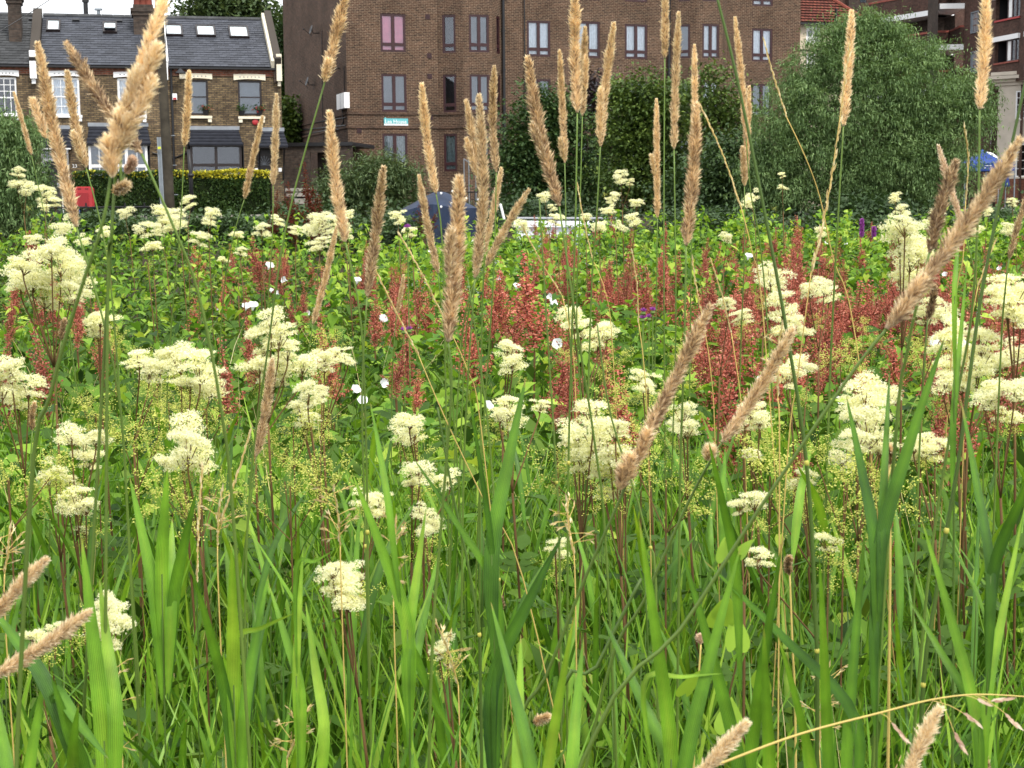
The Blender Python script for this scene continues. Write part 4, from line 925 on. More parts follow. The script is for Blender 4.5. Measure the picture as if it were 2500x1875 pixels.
# ================================================================== boat with canvas cover
BY = 24.5
def BS(x, y, dy=0): return S(x, y, BY+dy)
t = thing('canal_boat', Vector((BS(1240, 560).x, BY, -.2)), 'white-roofed boat with a navy canvas cover moored behind the meadow', 'boat')
xl, xr = BS(985, 500).x, BS(1530, 500).x
mb = MB(); Ls = [(-.0, .55), (.2, .8), (1, 1), (3, 1), (3.7, .85), (xr-xl+.4, .1)]
hw = .95
pts = [(xl-.1, .75), (xl+.5, .95), (xl+2.6, 1), (xr-.2, .8), (xr+.7, .05)]
for (xa, wa), (xb, wb) in zip(pts, pts[1:]):
    for s_ in (1, -1):
        mb.quad((xa, BY+s_*wa*hw*.85, -.35), (xb, BY+s_*wb*hw*.85, -.35), (xb, BY+s_*wb*hw, .75), (xa, BY+s_*wa*hw, .75))
    mb.quad((xa, BY-wa*hw, .75), (xb, BY-wb*hw, .75), (xb, BY+wb*hw, .75), (xa, BY+wa*hw, .75))
mb.quad((pts[0][0], BY-.7, -.35), (pts[0][0], BY+.7, -.35), (pts[0][0], BY+.72, .75), (pts[0][0], BY-.72, .75))
mb.build('hull', M['boat'], t)
zc = BS(1400, 533).z; xa, xb = BS(1262, 540).x, BS(1500, 540).x
mb = MB()
mb.hexa([(xa, BY-.8, .75), (xb+.15, BY-.75, .75), (xb+.15, BY+.75, .75), (xa, BY+.8, .75), (xa, BY-.72, zc-.1), (xb, BY-.66, zc-.12), (xb, BY+.66, zc-.12), (xa, BY+.72, zc-.1)]); mb.build('cabin', M['boat'], t)
mb = MB(); n = 8
for k in range(n):
    u, v = -1+2*k/n, -1+2*(k+1)/n; f_ = lambda u: zc-.03-.05*u*u
    mb.hexa([(xa-.05, BY+u*.8, f_(u)-.04), (xb+.08, BY+u*.74, f_(u)-.06), (xb+.08, BY+v*.74, f_(v)-.06), (xa-.05, BY+v*.8, f_(v)-.04), (xa-.05, BY+u*.8, f_(u)), (xb+.08, BY+u*.74, f_(u)-.02), (xb+.08, BY+v*.74, f_(v)-.02), (xa-.05, BY+v*.8, f_(v))])
mb.build('cabin_roof', M['boat'], t)
mb = MB(); mb.tube([(xa, BY-.6, zc+.02), (xb, BY-.55, zc)], .015, 6); mb.build('grab_rail', M['steel'], t)
for k in range(3):
    mb = MB(); mb.box(((xa+(xb-xa)*(.2+.3*k)), BY-.775, (zc+.75)/2), .34, .02, .2); mb.build('window', M['glass'], t); 
# canvas: pyramid-like hood with sagging faces
pL, pPk, pPk2, pR = BS(987, 513), BS(1092, 468), BS(1108, 468), BS(1180, 503)
ev = BS(1100, 512).z; zb = .72
mb = MB(); G = 10
def canv(u, v):      # u along -1..1, v across -1..1
    x = pL.x + (pR.x-pL.x)*(u+1)/2; pk = pPk.z; rx = max(0, 1-abs(u+.1)/1.02)
    z = ev - .0 + (pk-ev)*min(1, rx*1.15)*(1-.75*abs(v)**1.6) - .02*math.sin(5*u)*abs(v)
    return (x, BY+v*.82, z)
for i in range(G*2):
    for j in range(G):
        u0_, u1_ = -1+i/G, -1+(i+1)/G; v0, v1 = -1+2*j/G, -1+2*(j+1)/G
        mb.quad(canv(u0_, v0), canv(u1_, v0), canv(u1_, v1), canv(u0_, v1))
for s_ in (-1, 1):
    for i in range(G*2):
        u0_, u1_ = -1+i/G, -1+(i+1)/G; a, b = canv(u0_, s_), canv(u1_, s_); w0 = .03*math.sin(i*1.7); w1 = .03*math.sin((i+1)*1.7)
        mb.quad((a[0], a[1]+s_*(.05+w0), zb), (b[0], b[1]+s_*(.05+w1), zb), b, a)
for u in (-1, 1):
    for j in range(G): v0, v1 = -1+2*j/G, -1+2*(j+1)/G; a, b = canv(u, v0), canv(u, v1); mb.quad((a[0]+.03*u, a[1], zb), (b[0]+.03*u, b[1], zb), b, a)
cv = mb.build('canvas_cover', M['canvas'], t, True)
for x, y in ((1077, 505), (1138, 484), (1168, 487), (1102, 497), (1105, 467), (1077, 472)):
    mb = MB(); p = BS(x, y, -.93); mb.lathe(p, [(.018, 0), (.018, .01), (.001, .02)], 8, Vector((0, -1, .3))); mb.build('press_stud', M['white'], cv)
mb = MB(); p = BS(1210, 500, -.6); mb.hexa([BS(1192, 504, -.6), BS(1222, 501, -.6), BS(1222, 501, .6), BS(1192, 504, .6), BS(1192, 502, -.6), BS(1222, 499, -.6), BS(1222, 499, .6), BS(1192, 502, .6)]); mb.build('windscreen_top', M['canvas'], t)
mb = MB(); mb.tube([BS(1222, 500, -.6), BS(1231, 536, -.6)], .022, 6); mb.tube([BS(1222, 500, .6), BS(1231, 536, .6)], .022, 6); mb.tube([BS(1222, 500, -.6), BS(1222, 500, .6)], .022, 6); mb.build('windscreen_frame', M['white'], t)

# ================================================================== blue gazebo at the right
GY = 66
t = thing('gazebo', S(2415, 520, GY), 'bright blue pop-up gazebo beside the cream wall at the right', 'gazebo')
xa, xb = S(2355, 410, GY).x, S(2477, 410, GY).x; zt_ = S(2420, 398, GY).z; zv = S(2420, 417, GY).z; pk = S(2415, 362, GY).z; w_ = xb-xa
mb = MB(); c = ((xa+xb)/2, GY+w_/2, pk); cs = [(xa, GY, zt_), (xb, GY, zt_), (xb, GY+w_, zt_), (xa, GY+w_, zt_)]
for i in range(4):
    a, b = Vector(cs[i]), Vector(cs[(i+1) % 4]); m_ = (a+b)/2; n = 6
    for k in range(n):
        u0_, u1_ = k/n, (k+1)/n; sag = lambda u: .12*math.sin(math.pi*u); C = Vector(c)
        mb.quad(a.lerp(C, u0_)-Vector((0, 0, sag(u0_))), b.lerp(C, u0_)-Vector((0, 0, sag(u0_))), b.lerp(C, u1_)-Vector((0, 0, sag(u1_))), a.lerp(C, u1_)-Vector((0, 0, sag(u1_))))
mb.build('canopy', M['canvas_blue'], t)
for i in range(4):
    a, b = cs[i], cs[(i+1) % 4]; mb = MB(); dx, dy = (0, .01)
    mb.hexa([(a[0], a[1], zv), (b[0], b[1], zv), (b[0]+.01, b[1]+.012, zv), (a[0]+.01, a[1]+.012, zv), (a[0], a[1], zt_), (b[0], b[1], zt_), (b[0]+.01, b[1]+.012, zt_), (a[0]+.01, a[1]+.012, zt_)]); v_ = mb.build('valance', M['canvas_blue'], t)
    mb = MB(); mb.tube([(cs[i][0]+.02, cs[i][1]+.02, zt_), (cs[i][0]+.02, cs[i][1]+.02, ground_z(66))], .03, 6); mb.build('leg', M['galv'], t)
mb = MB()
for (x0, x1, y) in ((2447, 2473, 404), (2456, 2472, 410), (2405, 2421, 404.5), (2403, 2407, 410)):
    p, q_ = S(x0, y, GY-.02), S(x1, y, GY-.02); mb.box((p+q_)/2, abs(q_.x-p.x), .008, .02)
mb.build('printed_stripe', M['white'], t)
t = thing('white_parasol', S(2408, 500, 70), 'round white parasol top showing above the blue gazebo', 'parasol')
p = S(2408, 387, 70); mb = MB(); mb.lathe(p, [(.5, 0), (.45, .1), (.28, .24), (.08, .3), (.001, .31)], 16); mb.build('canopy', M['white'], t, True); mb = MB(); mb.tube([p, Vector((p.x, p.y, GR))], .025, 6); mb.build('pole', M['galv'], t)
t = thing('folded_parasol', S(2455, 460, 65), 'folded dark blue parasol hanging under the gazebo edge', 'parasol')
p = S(2455, 417, 65.5); q_ = S(2455, 456, 65.5); h_ = p.z-q_.z; mb = MB(); mb.lathe(q_, [(.17, 0), (.19, h_*.1), (.13, h_*.5), (.05, h_*.9), (.01, h_)], 9); mb.build('canopy', mat('navy_parasol', (.015, .03, .12), .8), t); mb = MB(); mb.tube([q_+Vector((0, 0, .1)), Vector((q_.x, q_.y, GR))], .02, 6); mb.build('pole', M['galv'], t)
# paved stones by the outbuilding
for i, (x, y, lab) in enumerate(((745, 463, 'upper'), (748, 476, 'lower'))):
    c = S(x, y, 60); mb = MB(); mb.box(c, 1.5, .4, .12); mb.box(c+Vector((.1, 0, -.2)), 1.1, .3, .28); props(mb.build('stone_coping', M['concrete']), lab+' pale stone coping on the low wall near the outbuilding', 'stone')

# ================================================================== trees and shrubs
def ramp(*c): return [(i/(len(c)-1), q) for i, q in enumerate(c)]
ML = dict(
    willow=mat('willow_leaf', (.06, .11, .04), .6, .3, tint=ramp((.055, .10, .035), (.135, .225, .08), (.26, .37, .15)), trans=.2),
    dark=mat('dark_leaf', (.03, .07, .02), .6, .3, tint=ramp((.02, .05, .014), (.042, .085, .024), (.10, .16, .04)), trans=.18),
    maple=mat('maple_leaf', (.06, .11, .02), .6, .3, tint=ramp((.03, .06, .014), (.07, .12, .024), (.17, .24, .045)), trans=.2),
    purple=mat('purple_leaf', (.03, .02, .02), .6, .3, tint=ramp((.02, .014, .014), (.05, .03, .03)), trans=.1),
    hedge=mat('hedge_leaf', (.04, .08, .02), .6, .3, tint=[(0, (.02, .05, .012)), (.5, (.045, .09, .02)), (.72, (.08, .12, .02)), (.8, (.45, .42, .03)), (1, (.62, .56, .04))], trans=.15),
    bush=mat('bush_leaf', (.04, .08, .03), .6, .3, tint=ramp((.035, .065, .024), (.075, .12, .045), (.15, .20, .08)), trans=.2),
    scrub=mat('scrub_leaf', (.03, .06, .02), .6, .3, tint=ramp((.022, .045, .016), (.045, .085, .028), (.08, .14, .04)), trans=.2),
)
def foliage(name, blobs, Y, n, kind, size, mt, par, clump=.35, droop=(-1.2, .9), dep=.8, per=22, tlo=0., thi=1., origin=None):
    ar = np.array([b[2]*b[3] for b in blobs], float); ar /= ar.sum(); P_, C_ = [], []; ax = []
    for b, f in zip(blobs, ar):
        k = max(4, int(n*f/per)); c = np.array(S(b[0], b[1], Y + (b[4] if len(b) > 4 else 0)))
        rx, rz = b[2]/FPX*Y, b[3]/FPX*Y; ry = rx*dep
        d = rng.normal(size=(k, 3)); d /= np.linalg.norm(d, axis=1)[:, None]
        r_ = rng.uniform(0, 1, k)**.42; r_ = np.where(rng.uniform(0, 1, k) < .1, rng.uniform(1.0, 1.22, k), r_)
        lump = 1 + .2*np.sin(d[:, 0]*8+b[0]) * np.cos(d[:, 2]*7+b[1]) + .1*np.sin(d[:, 0]*17+d[:, 2]*13+b[0])
        cc = c + d*(r_*lump)[:, None]*np.array([rx, ry, rz])
        cl_ = rng.uniform(.5, 1.4, k)
        pp = np.repeat(cc, per, 0) + rng.normal(0, 1, (k*per, 3))*clump*np.repeat(cl_, per)[:, None]*np.array([1, 1, .6])
        tint = np.clip(np.repeat(rng.uniform(tlo, thi, k), per)*.6 + rng.uniform(tlo, thi, k*per)*.4, 0, 1)
        P_.append(pp); C_.append(tint)
    P_ = np.concatenate(P_); tint = np.concatenate(C_); N = len(P_)
    T, F_ = leaf_tpl(kind)
    V, F2, ti = scatter(T, F_, P_, rots(N, *droop), rng.uniform(.65, 1.3, N)*size, tint)
    return npmesh(name, V, F2, mt, par, ti)
def trunk(par, base, tops, r_, mt='bark', name='trunk'):
    mb = MB(); b_ = Vector(base)
    for i, tp in enumerate(tops):
        tp = Vector(tp); mid_ = b_.lerp(tp, .5) + Vector((random.uniform(-.3, .3), random.uniform(-.3, .3), .2)); n = 6; P_ = []
        for k in range(n+1): u = k/n; P_.append(b_*(1-u)**2 + mid_*2*u*(1-u) + tp*u*u)
        mb.tube(P_, [r_*(1-.8*k/n)*(1 if i == 0 else .75) for k in range(n+1)], 8)
    mb.build(name, M[mt], par, True)
def tree(name, lab, blobs, Y, n, kind, size, mt, cat='tree', base=None, r_=.16, ntop=5, **kw):
    bx = base if base else sum(b[0] for b in blobs)/len(blobs); b0 = S(bx, 500, Y); gz = ground_z(Y)
    t = thing(name, Vector((b0.x, Y, gz)), lab, cat)
    tops = [S(b[0], b[1], Y) for b in random.sample(blobs, min(ntop, len(blobs)))]
    trunk(t, (b0.x, Y, gz-.1), tops, r_, name='trunk' if cat == 'tree' else 'stem')
    foliage('crown', blobs, Y, n, kind, size, mt, t, **kw); return t
tree('willow_tree', 'big round willow tree with feathery green foliage at the right',
     [(2080, 300, 190, 190), (2200, 200, 140, 110), (2070, 150, 120, 100), (2265, 320, 140, 140), (2000, 420, 170, 130), (2180, 440, 190, 120), (1930, 320, 100, 110), (2130, 90, 70, 50), (2350, 240, 60, 70), (2385, 265, 52, 70), (2110, 55, 60, 35), (2040, 100, 60, 50), (2170, 80, 55, 40), (1880, 450, 90, 100), (2260, 420, 90, 110), (1985, 210, 90, 90), (2250, 130, 60, 40)],
     42, 185000, 'narrow', .118, ML['willow'], base=2140, r_=.3, ntop=9, clump=.13, per=22, droop=(-1.5, .5))
tree('lime_tree', 'dark broad-leaved tree in front of the flats right of the drainpipe', [(1320, 330, 90, 110), (1290, 440, 90, 100), (1400, 420, 90, 120), (1370, 300, 60, 60), (1260, 380, 45, 70), (1350, 500, 120, 50), (1340, 250, 35, 40)],
     54, 26000, 'rhomb', .15, ML['dark'], base=1330, per=12, clump=.25)
tree('copper_tree', 'purple-black leaved tree among the green trees in front of the flats', [(1450, 235, 50, 60), (1490, 300, 40, 80), (1480, 420, 60, 110)], 55.5, 9000, 'rhomb', .14, ML['purple'], base=1470, per=12, clump=.25)
tree('maple_tree', 'yellow-green leaved tree in the middle in front of the flats', [(1580, 250, 80, 70), (1540, 320, 80, 90), (1620, 350, 90, 110), (1570, 440, 110, 100), (1660, 250, 50, 50), (1520, 230, 35, 35), (1650, 460, 90, 80)],
     50, 28000, 'rhomb', .14, ML['maple'], base=1590, per=12, clump=.25)
tree('young_tree', 'thin-branched young tree with sparse bright leaves against the flats', [(1740, 185, 45, 28), (1770, 250, 60, 50), (1720, 290, 60, 60), (1760, 370, 80, 80), (1800, 300, 50, 60), (1690, 225, 35, 30)],
     48, 7500, 'rhomb', .13, ML['maple'], base=1740, r_=.08, ntop=6, per=10, clump=.28)
tree('dark_shrub', 'dark shrubby tree low down between the maple and the willow', [(1760, 450, 120, 90), (1850, 480, 110, 80), (1690, 490, 90, 60), (1800, 380, 60, 60)], 44, 22000, 'rhomb', .13, ML['scrub'], 'shrub', base=1770, per=12, clump=.22)
tree('buddleia_bush', 'bushy grey-green shrub growing at the corner of the flats', [(900, 450, 100, 60), (860, 490, 90, 60), (960, 480, 70, 60), (930, 415, 60, 35), (820, 470, 45, 45), (985, 430, 40, 30)], 46, 20000, 'narrow', .16, ML['bush'], 'shrub', base=900, r_=.08, per=12, clump=.2, droop=(-1.2, .8))
tree('left_willow', 'feathery green willow bush at the left edge in front of the terrace', [(20, 380, 80, 90), (-40, 340, 90, 90), (40, 470, 60, 90), (-20, 500, 90, 90), (60, 330, 40, 45)], 36, 26000, 'narrow', .13, ML['willow'], 'shrub', base=0, r_=.12, per=14, clump=.16, droop=(-1.5, .2))
tree('background_tree', 'tall leafy tree rising behind the terrace roofs', [(550, 30, 90, 60), (500, 45, 50, 40), (610, 40, 60, 50), (560, -20, 70, 50), (650, 70, 30, 35)], 100, 16000, 'rhomb', .34, ML['bush'], base=560, r_=.3, per=10, clump=.6)
tree('ivy_tree', 'ivy-clad dark tree filling the gap between the terrace and the flats', [(705, 150, 40, 80), (700, 250, 42, 70), (715, 90, 35, 50), (710, 320, 45, 70), (715, 50, 22, 22)], 88, 9000, 'rhomb', .26, ML['dark'], base=705, per=10, clump=.4)
tree('climbing_plant', 'light green climber beside the rear corner of the flats', [(705, 290, 22, 50), (712, 330, 20, 20)], 80, 2600, 'rhomb', .22, ML['maple'], 'plant', base=705, per=10, clump=.25)
tree('round_bush', 'dark green rounded bush in front of the grey front door', [(85, 430, 42, 30), (95, 455, 38, 40), (60, 450, 40, 45), (100, 500, 40, 45)], 52, 6000, 'rhomb', .1, ML['dark'], 'shrub', base=85, r_=.06, per=12, clump=.14)
def hedge(x0, x1, yt, Y, th, lab):
    A, B = S(x0, yt, Y), S(x1, yt, Y); Hh = A.z-GR; t = thing('hedge', ((A.x+B.x)/2, Y, GR), lab, 'hedge'); N = 26000; W = B.x-A.x
    f = rng.uniform(0, 1, N); P_ = np.zeros((N, 3)); top = f < .3
    P_[:, 0] = A.x + W*rng.uniform(0, 1, N); P_[:, 2] = np.where(top, A.z - rng.uniform(0, .08, N), GR + Hh*rng.uniform(0, 1, N)); P_[:, 1] = np.where(top, Y + th*rng.uniform(0, 1, N), Y + rng.uniform(0, .2, N))
    P_[:, 1] += .06*np.sin(P_[:, 0]*3.1) + .05*np.sin(P_[:, 2]*5+P_[:, 0]*2); P_[:, 2] += np.where(top, .05*np.sin(P_[:, 0]*2.3), 0)
    u = (P_[:, 0]-A.x)/W; h_ = (P_[:, 2]-GR)/Hh
    yl = np.clip(.15+.9*(np.sin(u*9+.5)*.5+.5)*(u > .30)+.3*(u > .45)+.5*(u>.85), 0, 1)
    tint = rng.uniform(0, .7, N); ye = (h_ > .93 - .06*rng.uniform(0, 1, N)**.5 - .05*yl) & (rng.uniform(0, 1, N) < yl*.85)
    tint = np.where(ye, rng.uniform(.76, 1, N), tint)
    T, F_ = leaf_tpl('rhomb'); V, F2, ti = scatter(T, F_, P_, rots(N, .1, 1.5), rng.uniform(.06, .12, N), tint); npmesh('foliage', V, F2, ML['hedge'], t, ti)
    mb = MB(); mb.box(((A.x+B.x)/2, Y+th/2+.08, GR+Hh/2-.06), W-.1, th-.1, Hh-.1); mb.build('shaded_core', mat('hedge_inside', (.012, .018, .008), 1, 0), t)  # solid near-black box: shade inside the hedge put into its colour
hedge(176, 655, 422, 57.3, .9, 'long clipped hedge with a yellow-tipped top in front of the terrace')
# scrub on the far bank (nobody could count these bushes)
bl = []
for k in range(90):
    x = rng.uniform(-150, 2700); bl.append((x, rng.uniform(545, 600) if x < 700 else rng.uniform(520, 590), rng.uniform(45, 90), rng.uniform(16, 34) if x < 1250 or x > 2330 else rng.uniform(30, 60), rng.uniform(-3, 3)))
o = foliage('far_bank_scrub', bl, 40, 70000, 'rhomb', .13, ML['scrub'], None, clump=.2, per=12, thi=.5); props(o, kind='stuff')
bl = [(rng.uniform(150, 700), rng.uniform(550, 590), rng.uniform(40, 80), rng.uniform(18, 30), rng.uniform(-1, 1)) for k in range(16)]
bl += [(rng.uniform(600, 1000) if k < 12 else rng.uniform(1490, 2500), rng.uniform(550, 590), rng.uniform(35, 70), rng.uniform(22, 38), rng.uniform(-1, 1)) for k in range(44)]
o = foliage('near_bank_scrub', bl, 23, 75000, 'rhomb', .07, ML['scrub'], None, clump=.12, per=12); props(o, kind='stuff')

# ================================================================== meadow undergrowth
def fbm(x, y, s=1.0):
    return (np.sin(x*1.3*s+2.1*np.sin(y*.7*s))*np.cos(y*1.1*s+1.7*np.sin(x*.9*s)) + .5*np.sin(x*3.1*s+y*2.3*s+1) + .35*np.cos(x*5.7*s-y*4.1*s))/1.85
def canopy(x, y):
    h = .99 + .10*fbm(x, y) + .07*fbm(x+9, y-3, 3.0) + .06*fbm(x-4, y+5, 7.0) + np.clip((y-6)*.034, -.05, .345)
    return h - .2*np.clip((4.2-y)/2.0, 0, 1) - .16*np.exp(-((x+2.4-.05*y)/1.4)**2)*(y > 8)
def meadow_pts(N, y0, y1, bias=1.0, side=1.2):
    y = (y0**bias + rng.uniform(0, 1, N)*(y1**bias-y0**bias))**(1/bias); x = rng.uniform(-1, 1, N)*(y*.36+side); return x, y
MV = dict(
    bind=mat('bindweed_leaf', (.1, .2, .03), .6, .2, tint=ramp((.028, .07, .013), (.10, .225, .024), (.23, .39, .04), (.41, .53, .08)), trans=.35),
    nettle=mat('herb_leaf', (.05, .11, .03), .7, .12, tint=ramp((.026, .06, .014), (.065, .13, .022), (.14, .22, .035)), trans=.25),
    grass=mat('grass_blade', (.08, .2, .03), .45, .35, tint=ramp((.026, .07, .012), (.085, .21, .02), (.18, .36, .03), (.33, .50, .06)), trans=.35),
    stalk=mat('green_stalk', (.095, .155, .025), .5, .35, var=.3, vscale=3),
    straw=mat('straw', (.5, .38, .16), .7, .2, tint=ramp((.38, .28, .12), (.58, .46, .22), (.70, .60, .36))),
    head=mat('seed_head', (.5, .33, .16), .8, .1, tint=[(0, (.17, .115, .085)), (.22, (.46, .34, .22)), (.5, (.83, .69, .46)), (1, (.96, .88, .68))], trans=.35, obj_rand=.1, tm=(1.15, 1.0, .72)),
    headpink=mat('pink_seed_head', (.5, .33, .2), .8, .1, tint=[(0, (.42, .25, .18)), (.5, (.78, .58, .43)), (1, (.9, .78, .6))], trans=.25, tm=(1, 1, .95)),
    dock=mat('dock_seed', (.3, .06, .04), .7, .2, tint=ramp((.26, .062, .045), (.52, .155, .11), (.70, .34, .25)), obj_rand=.22, trans=.2, tm=(1.1, 1, .9)),
    rust=mat('rust_dock_seed', (.12, .03, .02), .8, .1, tint=ramp((.07, .018, .012), (.15, .035, .02))),
    sweet=mat('meadowsweet_flower', (.8, .76, .5), .8, .1, tint=[(0, (.52, .55, .22)), (.2, (.78, .76, .42)), (.5, (.90, .88, .56)), (1, (.95, .94, .74))], trans=.35, tm=(1.05, 1.05, .8), obj_rand=.07),
    bud=mat('meadowsweet_bud', (.35, .4, .1), .7, .2, tint=ramp((.17, .21, .03), (.38, .42, .07), (.60, .60, .16)), trans=.2),
    redstem=mat('reddish_stem', (.12, .07, .03), .75, .1, var=.4),
    white=mat('bindweed_petal', (.8, .81, .82), .6, .2, trans=.25, tm=(1, 1, 1)),
    purple=mat('purple_flower', (.35, .08, .42), .7, .2, tint=ramp((.2, .03, .28), (.48, .14, .55)), trans=.2),
    node=mat('yellow_node', (.45, .42, .08), .5, .3),
)
def under(name, N, kind, mt, size, y0, y1, bias, droop, vert, tmean, order=1, off=0, keep=None, tilt=None):
    x, y = meadow_pts(N, y0, y1, bias)
    if keep is not None:
        m_ = keep(x, y); x, y = x[m_], y[m_]; N = len(x)
    c = canopy(x, y); z = c + off - vert*rng.uniform(0, 1, N)**1.6*1.0
    T, F_ = leaf_tpl(kind); tint = np.clip(tmean + .22*fbm(x*1.5, y*1.5, 1.7) + rng.normal(0, .24, N), 0, 1)
    s_ = rng.uniform(.6, 1.3, N)*size
    V, F2, ti = scatter(T, F_, np.stack([x, y, z], 1), rots(N, *droop), s_, tint)
    o = npmesh(name, V, F2, mt, None, ti, smooth=False); props(o, kind='stuff'); return o
# leaning masses: left side is darker bramble and willowherb, centre and right brighter bindweed
leftm = lambda x, y: (rng.uniform(0, 1, len(x)) < np.where((x < -.03*y - .06*y) & (y > 4.6), .25, 1.0)*np.clip((y-3)/2.5, .12, 1))
gapm = lambda x, y: (fbm(x*2.2, y*1.6, 2.3)+rng.normal(0, .35, len(x))) > -.35
under('bindweed_leaves', 78000, 'heart', MV['bind'], .052, 3.0, 18.5, 1.3, (-1.35, .5), .55, .45, keep=lambda x, y: leftm(x, y) & gapm(x, y))
under('herb_leaves', 60000, 'lance', MV['nettle'], .085, 1.7, 18.5, 1.2, (-.5, 1.1), .8, .5, off=-.05)
under('broad_leaves', 14000, 'oval', MV['bind'], .07, 1.6, 8, 1.0, (-.2, 1.1), .9, .38, off=-.12)
# vine tips and leafy stems that stand above the rest towards the far edge
n_ = 420; xs_, ys_ = meadow_pts(n_, 6, 19.3, 1.6); hs_ = rng.uniform(.04, .30, n_)*np.where(xs_ > -.02*ys_, 1, 1.1); per_ = 16
cx_ = np.repeat(xs_, per_)+rng.normal(0, .035, n_*per_); cy_ = np.repeat(ys_, per_)+rng.normal(0, .035, n_*per_); up_ = rng.uniform(-.12, 1, n_*per_)*np.repeat(hs_, per_)
T_, F_ = leaf_tpl('heart'); V, F2, ti = scatter(T_, F_, np.stack([cx_, cy_, canopy(cx_, cy_)+up_], 1), rots(n_*per_, -1.35, .5), rng.uniform(.035, .065, n_*per_), np.clip(rng.normal(.55, .25, n_*per_), 0, 1))
props(npmesh('rising_vine_leaves', V, F2, MV['bind'], None, ti), kind='stuff')
# low blades and fine grass
def blades(name, N, y0, y1, bias, L, Wd, lean, mt, tmean, zf=0.0, top=None):
    x, y = meadow_pts(N, y0, y1, bias, .8); seg_ = 5; yaw = rng.uniform(0, 2*np.pi, N); ln = rng.uniform(*lean, N); Ls = rng.uniform(.7, 1.25, N)*L
    z0 = np.maximum(0, canopy(x, y)+(top or 0)-Ls*np.cos(ln)*.95) if top is not None else np.zeros(N)+zf
    t_ = np.linspace(0, 1, seg_); bend = rng.uniform(.1, .7, N)
    h = (t_[None]*Ls[:, None]); ang = ln[:, None]+bend[:, None]*t_[None]**2*.9
    dx = np.cumsum(np.sin(ang)*Ls[:, None]/seg_, 1)-np.sin(ang[:, :1])*Ls[:, None]/seg_; dz = np.cumsum(np.cos(ang)*Ls[:, None]/seg_, 1)-np.cos(ang[:, :1])*Ls[:, None]/seg_
    cx = x[:, None]+dx*np.cos(yaw)[:, None]; cy = y[:, None]+dx*np.sin(yaw)[:, None]; cz = z0[:, None]+dz
    wp = np.array([.75, 1, .9, .6, .03]); sw = rng.uniform(-.9, .9, N); sx, sy = np.cos(sw), np.sin(sw)
    wd = (Wd*rng.uniform(.6, 1.3, N))[:, None]*wp[None]/2
    A = np.stack([cx-sx[:, None]*wd, cy-sy[:, None]*wd, cz], 2); B = np.stack([cx+sx[:, None]*wd, cy+sy[:, None]*wd, cz], 2)
    V = np.stack([A, B], 2).reshape(N, -1, 3); F_ = np.array([(2*k, 2*k+1, 2*k+3, 2*k+2) for k in range(seg_-1)])
    F2 = (F_[None]+(np.arange(N)*seg_*2)[:, None, None]).reshape(-1, 4)
    ti = np.repeat(np.clip(tmean+rng.normal(0, .2, N), 0, 1), seg_*2)
    return props(npmesh(name, V.reshape(-1, 3), F2, mt, None, ti), kind='stuff')
blades('fine_grass', 8500, 1.6, 9, 1.0, .75, .0045, (.0, .5), MV['grass'], .54, top=.09)
blades('meadow_grass', 9500, 1.45, 5.5, 1.0, .85, .0115, (.0, .45), MV['grass'], .58, top=.03)
blades('upright_grass', 4600, 1.7, 5.0, 1.0, 1.0, .0145, (.0, .22), MV['grass'], .6, top=.12)
blades('low_grass', 8000, 1.3, 3.2, 1.0, .6, .012, (.0, .5), MV['grass'], .42, zf=.12)
blades('dry_bents', 200, 1.8, 9, 1.0, .9, .0022, (.0, .3), MV['straw'], .5, top=.28)
blades('herb_stems', 2500, 3.0, 17, 1.2, .95, .005, (.0, .2), MV['grass'], .25, top=.0)
blades('red_herb_stems', 500, 3.5, 17, 1.2, .95, .004, (.0, .15), MV['redstem'], .5, top=-.05)

